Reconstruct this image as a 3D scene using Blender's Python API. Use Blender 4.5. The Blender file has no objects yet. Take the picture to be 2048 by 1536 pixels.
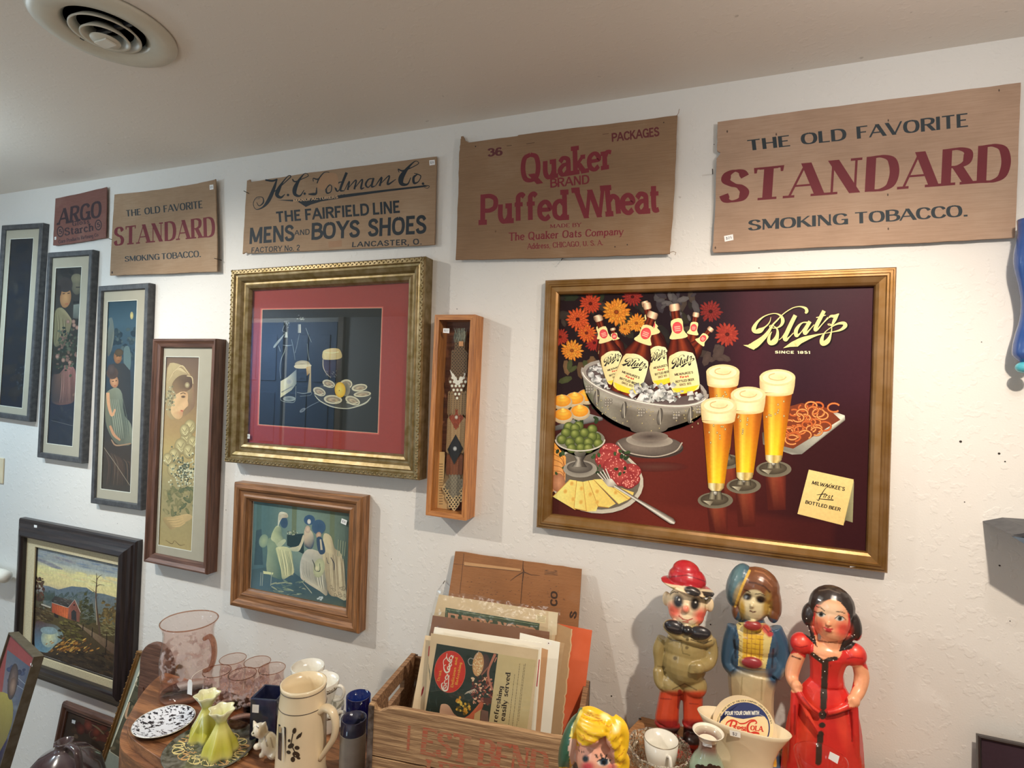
import bpy, bmesh, math, random
import numpy as np
from mathutils import Vector, Matrix
random.seed(7)
SC = bpy.context.scene
COL = SC.collection
# ------------------------------------------------------------------ camera
FPX = 1083.75                       # focal length in pixels of the 2048 px wide frame
CAM_M = ((0.93510866, 0.35247105, 0.03655065), (-0.03071696, -0.02213162, 0.99928307), (-0.35302728, 0.93556098, 0.00986864))
CAM_Z = 1.6
WALL_Y = 1.5
CEIL_Z = 2.4195
FZ = -.35
ORG = Vector((0, 0, CAM_Z))
cam = bpy.data.objects.new('camera', bpy.data.cameras.new('camera'))
COL.objects.link(cam)
r_, u_, f_ = [Vector(v) for v in CAM_M]
cam.matrix_world = Matrix(((r_.x, u_.x, -f_.x, 0), (r_.y, u_.y, -f_.y, 0), (r_.z, u_.z, -f_.z, CAM_Z), (0, 0, 0, 1)))
cam.data.sensor_fit = 'HORIZONTAL'
cam.data.sensor_width = 36
cam.data.lens = FPX / 2048 * 36
cam.data.clip_start = .01
SC.camera = cam
# ------------------------------------------------------------------ view, world, lights
SC.view_settings.view_transform = 'Standard'
SC.view_settings.look = 'None'
SC.view_settings.exposure = -0.12
SC.view_settings.gamma = 1
SC.view_settings.use_curve_mapping = False
W = bpy.data.worlds.new('world')
SC.world = W
W.use_nodes = True
W.node_tree.nodes['Background'].inputs[0].default_value = (.6, .75, 1, 1)
W.node_tree.nodes['Background'].inputs[1].default_value = .6


def light(name, kind, loc, aim, power, col, size=.1, spot=None, blend=.3, size_y=None):
    d = bpy.data.lights.new(name, kind)
    d.energy = power
    d.color = col
    if kind == 'AREA':
        d.size = size
        if size_y:
            d.shape = 'RECTANGLE'
            d.size_y = size_y
    else:
        d.shadow_soft_size = size
    if kind == 'SPOT':
        d.spot_size = math.radians(spot)
        d.spot_blend = blend
    o = bpy.data.objects.new(name, d)
    o.location = loc
    o.rotation_euler = (Vector(aim) - Vector(loc)).to_track_quat('-Z', 'Y').to_euler()
    COL.objects.link(o)
    return o


light('cool_fill', 'AREA', (-2.14, -2.5, 1.45), (-2.6, 1.5, 1.3), 14, (.62, .84, 1), .55, size_y=1.3)  # cool fill added behind the camera, standing for daylight
light('ceiling_lamp_a', 'SPOT', (-3.3, .45, 2.37), (-3.0, 1.5, .55), 74, (.64, .86, 1), .022, 112, .8)
light('ceiling_lamp_b', 'SPOT', (-2.25, .40, 2.37), (-1.3, 1.5, .45), 86, (1, .94, .84), .022, 104, .8)
light('ceiling_lamp_c', 'SPOT', (.45, .40, 2.37), (-.05, 1.5, .4), 98, (1, .85, .69), .022, 104, .8)
light('ceiling_lamp_d', 'POINT', (.50, .80, 2.22), (.5, 1.5, 1), 7.5, (1, .92, .86), .04)
light('ceiling_lamp_e', 'POINT', (-2.55, .70, 2.1), (.5, 1.5, 1), 8.5, (.74, .91, 1), .04)
light('door_fill', 'AREA', (-5.5, -1.7, 2.38), (-5.3, -2.6, .9), 85, (.72, .87, 1), .5)  # added light that brightens the door for its reflection in the glass
light('ceiling_fill', 'AREA', (-.6, -1.2, 1.1), (-.6, -1.1, 2.4), 14, (1, .96, .88), .5)  # added upward fill to lighten the ceiling, no lamp body

# ------------------------------------------------------------------ helpers


def lin(c):
    c = c / 255
    return c / 12.92 if c <= .04045 else ((c + .055) / 1.055) ** 2.4


def K(r, g=None, b=None, k=1.25):
    """paint colour from 0-255 values (or 'rrggbb')"""
    if isinstance(r, str):
        r, g, b = int(r[0:2], 16), int(r[2:4], 16), int(r[4:6], 16)
    return tuple(min(lin(x) * k, .95) for x in (r, g, b)) + (1,)


def mix(a, b, t):
    return tuple(a[i] * (1 - t) + b[i] * t for i in range(3)) + (1,)


def nodes(name):
    m = bpy.data.materials.new(name)
    m.use_nodes = True
    n = m.node_tree.nodes
    return m, n, m.node_tree.links, n['Principled BSDF']


def coords(n, l, scale=(1, 1, 1)):
    tc = n.new('ShaderNodeTexCoord')
    mp = n.new('ShaderNodeMapping')
    mp.inputs['Scale'].default_value = scale
    l.new(tc.outputs['Object'], mp.inputs['Vector'])
    return mp.outputs['Vector']


def noise(n, l, vec, scale, detail=3, rough=.5):
    t = n.new('ShaderNodeTexNoise')
    t.inputs['Scale'].default_value = scale
    t.inputs['Detail'].default_value = detail
    t.inputs['Roughness'].default_value = rough
    l.new(vec, t.inputs['Vector'])
    return t.outputs['Fac']


def ramp(n, l, fac, stops):
    r = n.new('ShaderNodeValToRGB')
    e = r.color_ramp.elements
    while len(e) < len(stops):
        e.new(.5)
    for i, (p, c) in enumerate(stops):
        e[i].position = p
        e[i].color = c if len(c) == 4 else tuple(c) + (1,)
    l.new(fac, r.inputs['Fac'])
    return r.outputs['Color']


def bump(n, l, b, h, dist, strength=1):
    bp = n.new('ShaderNodeBump')
    bp.inputs['Distance'].default_value = dist
    bp.inputs['Strength'].default_value = strength
    l.new(h, bp.inputs['Height'])
    l.new(bp.outputs['Normal'], b.inputs['Normal'])


def mulcol(n, l, a, b, fac=1, mode='MULTIPLY'):
    m = n.new('ShaderNodeMix')
    m.data_type = 'RGBA'
    m.blend_type = mode
    m.inputs[0].default_value = fac
    for s, x in ((6, a), (7, b)):
        if isinstance(x, tuple):
            m.inputs[s].default_value = x
        else:
            l.new(x, m.inputs[s])
    return m.outputs[2]


def plain(name, col, rough=.5, metal=0, var=.12, vs=40, bmp=0, bs=200, coat=0, spec=.5):
    m, n, l, b = nodes(name)
    v = coords(n, l)
    f = noise(n, l, v, vs)
    c = ramp(n, l, f, [(.3, mix(col, (0, 0, 0), var)), (.7, mix(col, (1, 1, 1), var * .3))])
    l.new(c, b.inputs['Base Color'])
    b.inputs['Roughness'].default_value = rough
    b.inputs['Metallic'].default_value = metal
    b.inputs['Coat Weight'].default_value = coat
    b.inputs['Specular IOR Level'].default_value = spec
    if bmp:
        bump(n, l, b, noise(n, l, v, bs), bmp)
    return m


def wood(name, c1, c2, rough=.45, g=14, stretch=(1.2, 22, 22), bmp=.0006, coat=0, metal=0):
    m, n, l, b = nodes(name)
    v = coords(n, l, stretch)
    f1 = noise(n, l, v, g * .35, 6, .65)
    c = ramp(n, l, f1, [(.28, mix(c1, (0, 0, 0), .35)), (.45, c1), (.6, c2), (.78, mix(c2, c1, .6))])
    v2 = coords(n, l, (3, 160, 160))
    f2 = noise(n, l, v2, 3.0, 3, .6)
    c = mulcol(n, l, c, ramp(n, l, f2, [(.35, (.62, .58, .55)), (.55, (1, 1, 1))]), .7)
    l.new(c, b.inputs['Base Color'])
    b.inputs['Roughness'].default_value = rough
    b.inputs['Coat Weight'].default_value = coat
    b.inputs['Metallic'].default_value = metal
    bump(n, l, b, f2, bmp)
    return m


def painted(name, rough=.5, var=.15, vs=60, bmp=0, bs=300, coat=0, metal=0, spec=.5):
    """colour comes from the colour attribute (paint or print), with a little grain"""
    m, n, l, b = nodes(name)
    a = n.new('ShaderNodeAttribute')
    a.attribute_name = 'Col'
    v = coords(n, l)
    f = noise(n, l, v, vs, 4)
    c = mulcol(n, l, a.outputs['Color'], ramp(n, l, f, [(.3, (1 - var,) * 3), (.7, (1, 1, 1))]))
    l.new(c, b.inputs['Base Color'])
    b.inputs['Roughness'].default_value = rough
    b.inputs['Coat Weight'].default_value = coat
    b.inputs['Metallic'].default_value = metal
    b.inputs['Specular IOR Level'].default_value = spec
    if bmp:
        bump(n, l, b, noise(n, l, v, bs), bmp)
    return m


def thin_glass(name, tint, refl=1.0, rough=.02, ior=1.5, etch=None):
    """thin clear glass: what is behind shows through tinted, with a fresnel reflection on top"""
    m, n, l, b = nodes(name)
    n.remove(b)
    out = [x for x in n if x.type == 'OUTPUT_MATERIAL'][0]
    tr = n.new('ShaderNodeBsdfTransparent')
    tr.inputs[0].default_value = tint
    gl = n.new('ShaderNodeBsdfGlossy')
    gl.inputs['Roughness'].default_value = rough
    fr = n.new('ShaderNodeFresnel')
    fr.inputs['IOR'].default_value = ior
    mu = n.new('ShaderNodeMath')
    mu.operation = 'MULTIPLY'
    mu.inputs[1].default_value = refl
    l.new(fr.outputs[0], mu.inputs[0])
    ge = n.new('ShaderNodeNewGeometry')
    inv = n.new('ShaderNodeMath')
    inv.operation = 'SUBTRACT'
    inv.inputs[0].default_value = 1
    l.new(ge.outputs['Backfacing'], inv.inputs[1])
    m0 = n.new('ShaderNodeMath')
    m0.operation = 'MULTIPLY'
    l.new(mu.outputs[0], m0.inputs[0])
    l.new(inv.outputs[0], m0.inputs[1])
    mu = m0
    mx = n.new('ShaderNodeMixShader')
    l.new(mu.outputs[0], mx.inputs[0])
    src = tr.outputs[0]
    if etch:
        df = n.new('ShaderNodeBsdfDiffuse')
        df.inputs[0].default_value = etch[0]
        v = coords(n, l)
        f = noise(n, l, v, etch[1], 3)
        fc = ramp(n, l, f, [(.5, (0, 0, 0)), (.58, (etch[2],) * 3)])
        # etched only in a band of heights
        sp = n.new('ShaderNodeSeparateXYZ')
        tc = n.new('ShaderNodeTexCoord')
        l.new(tc.outputs['Object'], sp.inputs[0])
        bd = n.new('ShaderNodeMapRange')
        bd.inputs[1].default_value, bd.inputs[2].default_value = etch[3], etch[3] + .01
        l.new(sp.outputs[2], bd.inputs[0])
        be = n.new('ShaderNodeMapRange')
        be.inputs[1].default_value, be.inputs[2].default_value = etch[4], etch[4] - .01
        l.new(sp.outputs[2], be.inputs[0])
        m1 = n.new('ShaderNodeMath'); m1.operation = 'MULTIPLY'
        m2 = n.new('ShaderNodeMath'); m2.operation = 'MULTIPLY'
        l.new(bd.outputs[0], m1.inputs[0]); l.new(be.outputs[0], m1.inputs[1])
        l.new(m1.outputs[0], m2.inputs[0]); l.new(fc, m2.inputs[1])
        mm = n.new('ShaderNodeMixShader')
        l.new(m2.outputs[0], mm.inputs[0])
        l.new(tr.outputs[0], mm.inputs[1])
        l.new(df.outputs[0], mm.inputs[2])
        src = mm.outputs[0]
    l.new(src, mx.inputs[1])
    l.new(gl.outputs[0], mx.inputs[2])
    l.new(mx.outputs[0], out.inputs[0])
    return m


def ray(px, py):
    return r_ * ((px - 1024) / FPX) + u_ * (-(py - 768) / FPX) + f_


def at(px, py, y):
    d = ray(px, py)
    return ORG + d * (y / d.y)


def atz(px, py, z):
    d = ray(px, py)
    return ORG + d * ((z - CAM_Z) / d.z)


class MB:
    """collects shapes; build() links them as one mesh object"""

    def __init__(s):
        s.v, s.f, s.c = [], [], []

    def add(s, v, f, c=None):
        o = len(s.v)
        s.v += [tuple(p) for p in v]
        s.f += [tuple(i + o for i in q) for q in f]
        if c is None:
            c = (1, 1, 1, 1)
        if isinstance(c, list):
            s.c += c
        else:
            s.c += [c] * len(v)
        return s

    def box(s, a, b, c=None):
        (x0, y0, z0), (x1, y1, z1) = a, b
        return s.add([(x0, y0, z0), (x1, y0, z0), (x1, y1, z0), (x0, y1, z0), (x0, y0, z1), (x1, y0, z1), (x1, y1, z1), (x0, y1, z1)],
                     [(3, 2, 1, 0), (4, 5, 6, 7), (0, 1, 5, 4), (1, 2, 6, 5), (2, 3, 7, 6), (3, 0, 4, 7)], c)

    def prism(s, poly, z0, z1, c=None, axis='z'):
        n = len(poly)
        f3 = (lambda p, z: (p[0], p[1], z)) if axis == 'z' else ((lambda p, z: (p[0], z, p[1])) if axis == 'y' else (lambda p, z: (z, p[0], p[1])))
        v = [f3(p, z0) for p in poly] + [f3(p, z1) for p in poly]
        return s.add(v, [tuple(range(n))[::-1], tuple(range(n, 2 * n))] + [(i, (i + 1) % n, n + (i + 1) % n, n + i) for i in range(n)], c)

    def tube(s, pts, r, n=8, c=None, cap=True, flat=1.0):
        pts = [Vector(p) for p in pts]
        rs = r if isinstance(r, (list, tuple)) else [r] * len(pts)
        V, F = [], []
        up = None
        for i, p in enumerate(pts):
            d = (pts[min(i + 1, len(pts) - 1)] - pts[max(i - 1, 0)]).normalized()
            if up is None:
                up = Vector((0, 0, 1)) if abs(d.z) < .8 else Vector((0, 1, 0))
            a = d.cross(up).normalized()
            b = a.cross(d)
            up = b
            for k in range(n):
                t = 2 * math.pi * k / n
                V.append(p + a * (math.cos(t) * rs[i]) + b * (math.sin(t) * rs[i] * flat))
        for i in range(len(pts) - 1):
            for k in range(n):
                F.append((i * n + k, i * n + (k + 1) % n, (i + 1) * n + (k + 1) % n, (i + 1) * n + k))
        if cap:
            F.append(tuple(range(n))[::-1])
            F.append(tuple(range((len(pts) - 1) * n, len(pts) * n)))
        if isinstance(c, list) and len(c) == len(pts):
            c = [q for q in c for _ in range(n)]
        return s.add(V, F, c)

    def lathe(s, prof, n=48, c=None, o=(0, 0, 0), sx=1, sy=1, wave=None):
        """prof: list of (r, z). c may be one colour per profile point. wave(i, angle) scales the radius"""
        V, F = [], []
        for i, (r, z) in enumerate(prof):
            for k in range(n):
                t = 2 * math.pi * k / n
                w = wave(i, t) if wave else 1
                V.append((o[0] + r * w * math.cos(t) * sx, o[1] + r * w * math.sin(t) * sy, o[2] + z))
        for i in range(len(prof) - 1):
            for k in range(n):
                F.append((i * n + k, i * n + (k + 1) % n, (i + 1) * n + (k + 1) % n, (i + 1) * n + k))
        ring = prof[0] == prof[-1]
        if prof[0][0] > 1e-5 and not ring:
            F.append(tuple(range(n))[::-1])
        if prof[-1][0] > 1e-5 and not ring:
            F.append(tuple(range((len(prof) - 1) * n, len(prof) * n)))
        if isinstance(c, list) and len(c) == len(prof):
            c = [q for q in c for _ in range(n)]
        return s.add(V, F, c)

    def ball(s, o, r, n=16, m=10, c=None, rot=None):
        """ellipsoid; r is a number or three radii"""
        R3 = (r, r, r) if not isinstance(r, (tuple, list)) else r
        V, F = [], []
        for i in range(m + 1):
            ph = math.pi * i / m
            for k in range(n):
                t = 2 * math.pi * k / n
                p = Vector((R3[0] * math.sin(ph) * math.cos(t), R3[1] * math.sin(ph) * math.sin(t), R3[2] * math.cos(ph)))
                if rot is not None:
                    p = rot @ p
                V.append(Vector(o) + p)
        for i in range(m):
            for k in range(n):
                F.append((i * n + k, (i + 1) * n + k, (i + 1) * n + (k + 1) % n, i * n + (k + 1) % n))
        return s.add(V, F, c)

    def build(s, name, m, parent=None, smooth=False, kind=None, bevel=0, sub=0, angle=None):
        me = bpy.data.meshes.new(name)
        me.from_pydata(s.v, [], s.f)
        ca = me.color_attributes.new('Col', 'FLOAT_COLOR', 'POINT')
        ca.data.foreach_set('color', np.array(s.c, dtype=np.float32).reshape(-1))
        bm = bmesh.new()
        bm.from_mesh(me)
        bmesh.ops.remove_doubles(bm, verts=bm.verts, dist=1e-7)
        bmesh.ops.recalc_face_normals(bm, faces=bm.faces)
        bm.to_mesh(me)
        bm.free()
        if smooth:
            me.polygons.foreach_set('use_smooth', [True] * len(me.polygons))
            if angle:
                me.set_sharp_from_angle(angle=math.radians(angle))
        return put(name, me, m, parent, kind, bevel, sub)


def put(name, me, m, parent=None, kind=None, bevel=0, sub=0):
    me.materials.append(m)
    o = bpy.data.objects.new(name, me)
    COL.objects.link(o)
    if parent:
        o.parent = parent
    if kind:
        o['kind'] = kind
    if bevel:
        b = o.modifiers.new('bevel', 'BEVEL')
        b.width = bevel
        b.segments = 2
        b.limit_method = 'ANGLE'
    if sub:
        d = o.modifiers.new('sub', 'SUBSURF')
        d.levels = d.render_levels = sub
    return o


def tag(o, label, cat, group=None):
    o['label'] = label
    o['category'] = cat
    if group:
        o['group'] = group
    return o


def thing(name, label, cat, loc=(0, 0, 0), rz=0, group=None, mat=None):
    o = bpy.data.objects.new(name, None)
    o.empty_display_size = .05
    COL.objects.link(o)
    if mat is not None:
        o.matrix_world = mat
    else:
        o.location = loc
        o.rotation_euler = (0, 0, rz)
    return tag(o, label, cat, group)


def copy_tree(o, parent=None):
    c = o.copy()
    COL.objects.link(c)
    c.parent = parent
    for ch in [x for x in COL.objects if x.parent == o]:
        copy_tree(ch, c)
    return c


def catmull(pts, n=8, closed=False):
    P = [np.array(p, float) for p in pts]
    m = len(P)
    out = []
    segs = m if closed else m - 1
    for i in range(segs):
        p1, p2 = P[i], P[(i + 1) % m]
        p0 = P[(i - 1) % m] if closed or i > 0 else 2 * p1 - p2
        p3 = P[(i + 2) % m] if closed or i + 2 < m else 2 * p2 - p1
        for k in range(n):
            t = k / n
            out.append(.5 * (2 * p1 + (p2 - p0) * t + (2 * p0 - 5 * p1 + 4 * p2 - p3) * t * t + (3 * p1 - p0 - 3 * p2 + p3) * t ** 3))
    if not closed:
        out.append(P[-1])
    return out


def wall_frame_matrix(q, y):
    """place of a hung rectangle from its four front corners (TL TR BR BL, measured on the photograph) at depth y"""
    a = [at(px, py, y) for px, py in q]
    c = sum(a, Vector()) / 4
    ex = (a[1] - a[0] + a[2] - a[3]) / 2
    ez = (a[0] - a[3] + a[1] - a[2]) / 2
    th = math.atan2(ex.z, ex.x) * .5 + math.atan2(-ez.x, ez.z) * .5
    w, h = ex.length, ez.length
    X = Vector((math.cos(th), 0, math.sin(th)))
    Y = Vector((-math.sin(th), 0, math.cos(th)))
    Z = Vector((0, -1, 0))
    M = Matrix(((X.x, Y.x, Z.x, c.x), (X.y, Y.y, Z.y, WALL_Y), (X.z, Y.z, Z.z, c.z), (0, 0, 0, 1)))
    return M, w, h


def quad_matrix(q):
    """local frame (x right, y up, z towards the viewer) of a free standing rectangle from four 3-D corners TL TR BR BL"""
    a = [Vector(p) for p in q]
    c = sum(a, Vector()) / 4
    X = ((a[1] - a[0]) + (a[2] - a[3])).normalized()
    Y = ((a[0] - a[3]) + (a[1] - a[2]))
    Z = X.cross(Y).normalized()
    Y = Z.cross(X)
    w = ((a[1] - a[0]).length + (a[2] - a[3]).length) / 2
    h = ((a[0] - a[3]).length + (a[1] - a[2]).length) / 2
    return Matrix(((X.x, Y.x, Z.x, c.x), (X.y, Y.y, Z.y, c.y), (X.z, Y.z, Z.z, c.z), (0, 0, 0, 1))), w, h


class Art:
    """flat print or lettering: coloured pieces laid on a plane of a thing's local frame (z = z0).
    Points are read off the photograph and projected onto the real plane; pieces that overlap are stacked 15 microns apart."""

    def __init__(s, mat, z0, step=1.6e-5, grid=96):
        s.m, s.inv, s.z0, s.step = mat, mat.inverted(), z0, step
        s.v, s.f, s.c = [], [], []
        s.view(1, 0, 0)
        s.G = np.zeros((grid, grid), int)
        s.o = s.inv @ ORG
        s.bb = None
        s.force = None

    def view(s, scale, ox, oy):
        s.t = (scale, ox, oy)
        return s

    def map(s, p):
        sc, ox, oy = s.t
        d = ray(p[0] / sc + ox, p[1] / sc + oy)
        d = s.inv.to_3x3() @ d
        k = (s.z0 - s.o.z) / d.z
        return (s.o.x + d.x * k, s.o.y + d.y * k)

    def extent(s, w, h):
        s.bb = (w, h)
        return s

    def level(s, P):
        if s.force is not None:
            return s.z0 + s.force * s.step
        w, h = s.bb
        n = s.G.shape[0]
        xs = [p[0] for p in P]
        ys = [p[1] for p in P]
        i0, i1 = [max(0, min(n - 1, int((x / w + .5) * n))) for x in (min(xs), max(xs))]
        j0, j1 = [max(0, min(n - 1, int((y / h + .5) * n))) for y in (min(ys), max(ys))]
        L = s.G[i0:i1 + 1, j0:j1 + 1].max() + 1
        s.G[i0:i1 + 1, j0:j1 + 1] = L
        return s.z0 + L * s.step

    def raw(s, P, F, C, lift=None):
        z = s.level(P)
        o = len(s.v)
        s.v += [(p[0], p[1], z + (lift[i] if lift else 0)) for i, p in enumerate(P)]
        s.f += [tuple(i + o for i in q) for q in F]
        s.c += C if isinstance(C, list) else [C] * len(P)

    def clipw(s, P):
        if not s.bb:
            return P
        w, h = s.bb[0] / 2, s.bb[1] / 2
        return [(max(-w, min(w, x)), max(-h, min(h, y))) for x, y in P]

    def poly(s, pts, col, smooth=0):
        """col: one colour or a list (one for each point)"""
        if smooth:
            if isinstance(col, list):
                q = catmull([tuple(p) + tuple(c) for p, c in zip(pts, col)], smooth, True)
                pts = [p[:2] for p in q]
                col = [tuple(np.clip(p[2:6], 0, 1)) for p in q]
            else:
                pts = catmull(pts, smooth, True)
        P = s.clipw([s.map(p) for p in pts])
        # star shaped fans would break concave outlines, so leave an n-gon for Blender to triangulate
        s.raw(P, [tuple(range(len(P)))], col)

    def ell(s, cx, cy, rx, ry, ci, co=None, rot=0, hx=0, hy=0, n=28, mid=None, a0=0, a1=360):
        """ellipse shaded from ci (at the offset hx,hy, in radii) to co at the rim"""
        co = co or ci
        ca, sa = math.cos(math.radians(rot)), math.sin(math.radians(rot))
        full = a1 - a0 >= 360
        A = [math.radians(a0 + (a1 - a0) * k / (n if full else n - 1)) for k in range(n)]

        def pt(t, r):
            x = (hx * (1 - r) + math.cos(t) * r) * rx
            y = (hy * (1 - r) + math.sin(t) * r) * ry
            return (cx + x * ca - y * sa, cy + x * sa + y * ca)
        rings = [(1, co)] if mid is None else [(mid[0], mid[1]), (1, co)]
        P, C = [pt(0, 0)], [ci]
        for r, c in rings:
            P += [pt(t, r) for t in A]
            C += [c] * n
        F = []
        K_ = n if full else n - 1
        for k in range(K_):
            F.append((0, 1 + k, 1 + (k + 1) % n))
            for j in range(1, len(rings)):
                a, b = 1 + (j - 1) * n, 1 + j * n
                F.append((a + k, b + k, b + (k + 1) % n, a + (k + 1) % n))
        s.raw(s.clipw([s.map(p) for p in P]), F, C)

    def line(s, pts, w, col, smooth=0, taper=False):
        """ribbon; w in view units: a number or one per point (pts may also carry the width as third value)"""
        if len(pts[0]) == 3:
            w = [p[2] for p in pts]
            pts = [p[:2] for p in pts]
        if not isinstance(w, (list, tuple)):
            w = [w] * len(pts)
        if smooth:
            q = catmull([(p[0], p[1], a) for p, a in zip(pts, w)], smooth)
            pts = [(p[0], p[1]) for p in q]
            w = [max(p[2], 0) for p in q]
        n = len(pts)
        if taper:
            w = [a * (1 - i / (n - 1)) for i, a in enumerate(w)]
        L, R_ = [], []
        for i in range(n):
            a, b = pts[max(0, i - 1)], pts[min(n - 1, i + 1)]
            dx, dy = b[0] - a[0], b[1] - a[1]
            d = math.hypot(dx, dy) or 1
            ox, oy = -dy / d * w[i] / 2, dx / d * w[i] / 2
            L.append((pts[i][0] + ox, pts[i][1] + oy))
            R_.append((pts[i][0] - ox, pts[i][1] - oy))
        P = s.clipw([s.map(p) for p in L + R_])
        s.raw(P, [(i, i + 1, n + i + 1, n + i) for i in range(n - 1)], col, [i / n * 1.2e-5 for i in range(n)] * 2)

    def shaft(s, p0, p1, prof, cols):
        """turned shape painted flat: prof = [(t along p0-p1, half width)], cols = colours across, or a function of t giving them"""
        dx, dy = p1[0] - p0[0], p1[1] - p0[1]
        d = math.hypot(dx, dy)
        nx, ny = -dy / d, dx / d
        rows = []
        for t, hw in prof:
            cc = cols(t) if callable(cols) else cols
            n = len(cc)
            rows.append([(p0[0] + dx * t - nx * hw * (2 * i / (n - 1) - 1), p0[1] + dy * t - ny * hw * (2 * i / (n - 1) - 1), c) for i, c in enumerate(cc)])
        s.strips(rows)

    def strips(s, rows):
        """gradient sheet: rows of [(x, y, colour), ...] with equal counts"""
        P = [s.map(p[:2]) for r in rows for p in r]
        C = [p[2] for r in rows for p in r]
        n = len(rows[0])
        F = [(i * n + k, i * n + k + 1, (i + 1) * n + k + 1, (i + 1) * n + k) for i in range(len(rows) - 1) for k in range(n - 1)]
        s.raw(s.clipw(P), F, C)

    def ground(s, fn, nx=40, ny=40):
        """whole picture plane filled; fn(u, v) with u, v in 0..1 (v upward) gives the colour"""
        w, h = s.bb
        P, C = [], []
        for j in range(ny + 1):
            for i in range(nx + 1):
                u, v = i / nx, j / ny
                P.append(((u - .5) * w, (v - .5) * h))
                C.append(fn(u, v))
        n = nx + 1
        F = [(j * n + i, j * n + i + 1, (j + 1) * n + i + 1, (j + 1) * n + i) for j in range(ny) for i in range(nx)]
        s.raw(P, F, C)

    def blobs(s, n, region, size, cols, squash=.6, rnd=None, rot=None):
        """n dabs of paint scattered over region(rnd) -> (x, y)"""
        rnd = rnd or random.Random(3)
        for _ in range(n):
            x, y = region(rnd)
            r = rnd.uniform(size[0], size[1])
            c = rnd.choice(cols)
            s.ell(x, y, r, r * squash, c, mix(c, (0, 0, 0), .25), rot=rnd.uniform(0, 180) if rot is None else rot + rnd.uniform(-15, 15), n=7)

    def text(s, st, quad, col, style='sans', wt=.16, wn=None, ser=0, gap=.16, space=.4, slant=0, lvl=True):
        """quad: BL, BR, TL, TR of the line of lettering in view units (baseline to capital height)"""
        P, F, wtot, lift = letters(st, style, wt, wn, ser, gap, space, slant)
        (ax, ay), (bx, by), (cx, cy), (dx, dy) = quad
        Q = []
        for x, y in P:
            u = x / wtot
            v = y
            Q.append(((ax * (1 - u) + bx * u) * (1 - v) + (cx * (1 - u) + dx * u) * v, (ay * (1 - u) + by * u) * (1 - v) + (cy * (1 - u) + dy * u) * v))
        s.raw([s.map(p) for p in Q], F, col, lift)

    def arc_text(s, st, cx, cy, rx, ry, a0, a1, hgt, col, wt=.16, rot=0, gap=.2, **kw):
        """lettering round an arc; angles in degrees, clockwise from the left over the top on the picture"""
        P, F, wtot, lift = letters(st, 'sans', wt, None, 0, gap, .45, 0)
        Q = []
        for x, y in P:
            t = math.radians(a0 + (a1 - a0) * x / wtot)
            k = 1 + y * hgt
            X, Y = -math.cos(t) * rx * k, -math.sin(t) * ry * k
            r = math.radians(rot)
            Q.append((cx + X * math.cos(r) - Y * math.sin(r), cy + X * math.sin(r) + Y * math.cos(r)))
        s.raw([s.map(p) for p in Q], F, col, lift)

    def build(s, name, m, parent, flipok=True):
        me = bpy.data.meshes.new(name)
        me.from_pydata(s.v, [], s.f)
        ca = me.color_attributes.new('Col', 'FLOAT_COLOR', 'POINT')
        ca.data.foreach_set('color', np.array([tuple(c[:3]) + (1,) for c in s.c], dtype=np.float32).reshape(-1))
        bm = bmesh.new()
        bm.from_mesh(me)
        bm.normal_update()
        flip = [f for f in bm.faces if f.normal.z < 0]
        bmesh.ops.reverse_faces(bm, faces=flip)
        bm.to_mesh(me)
        bm.free()
        return put(name, me, m, parent)


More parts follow.
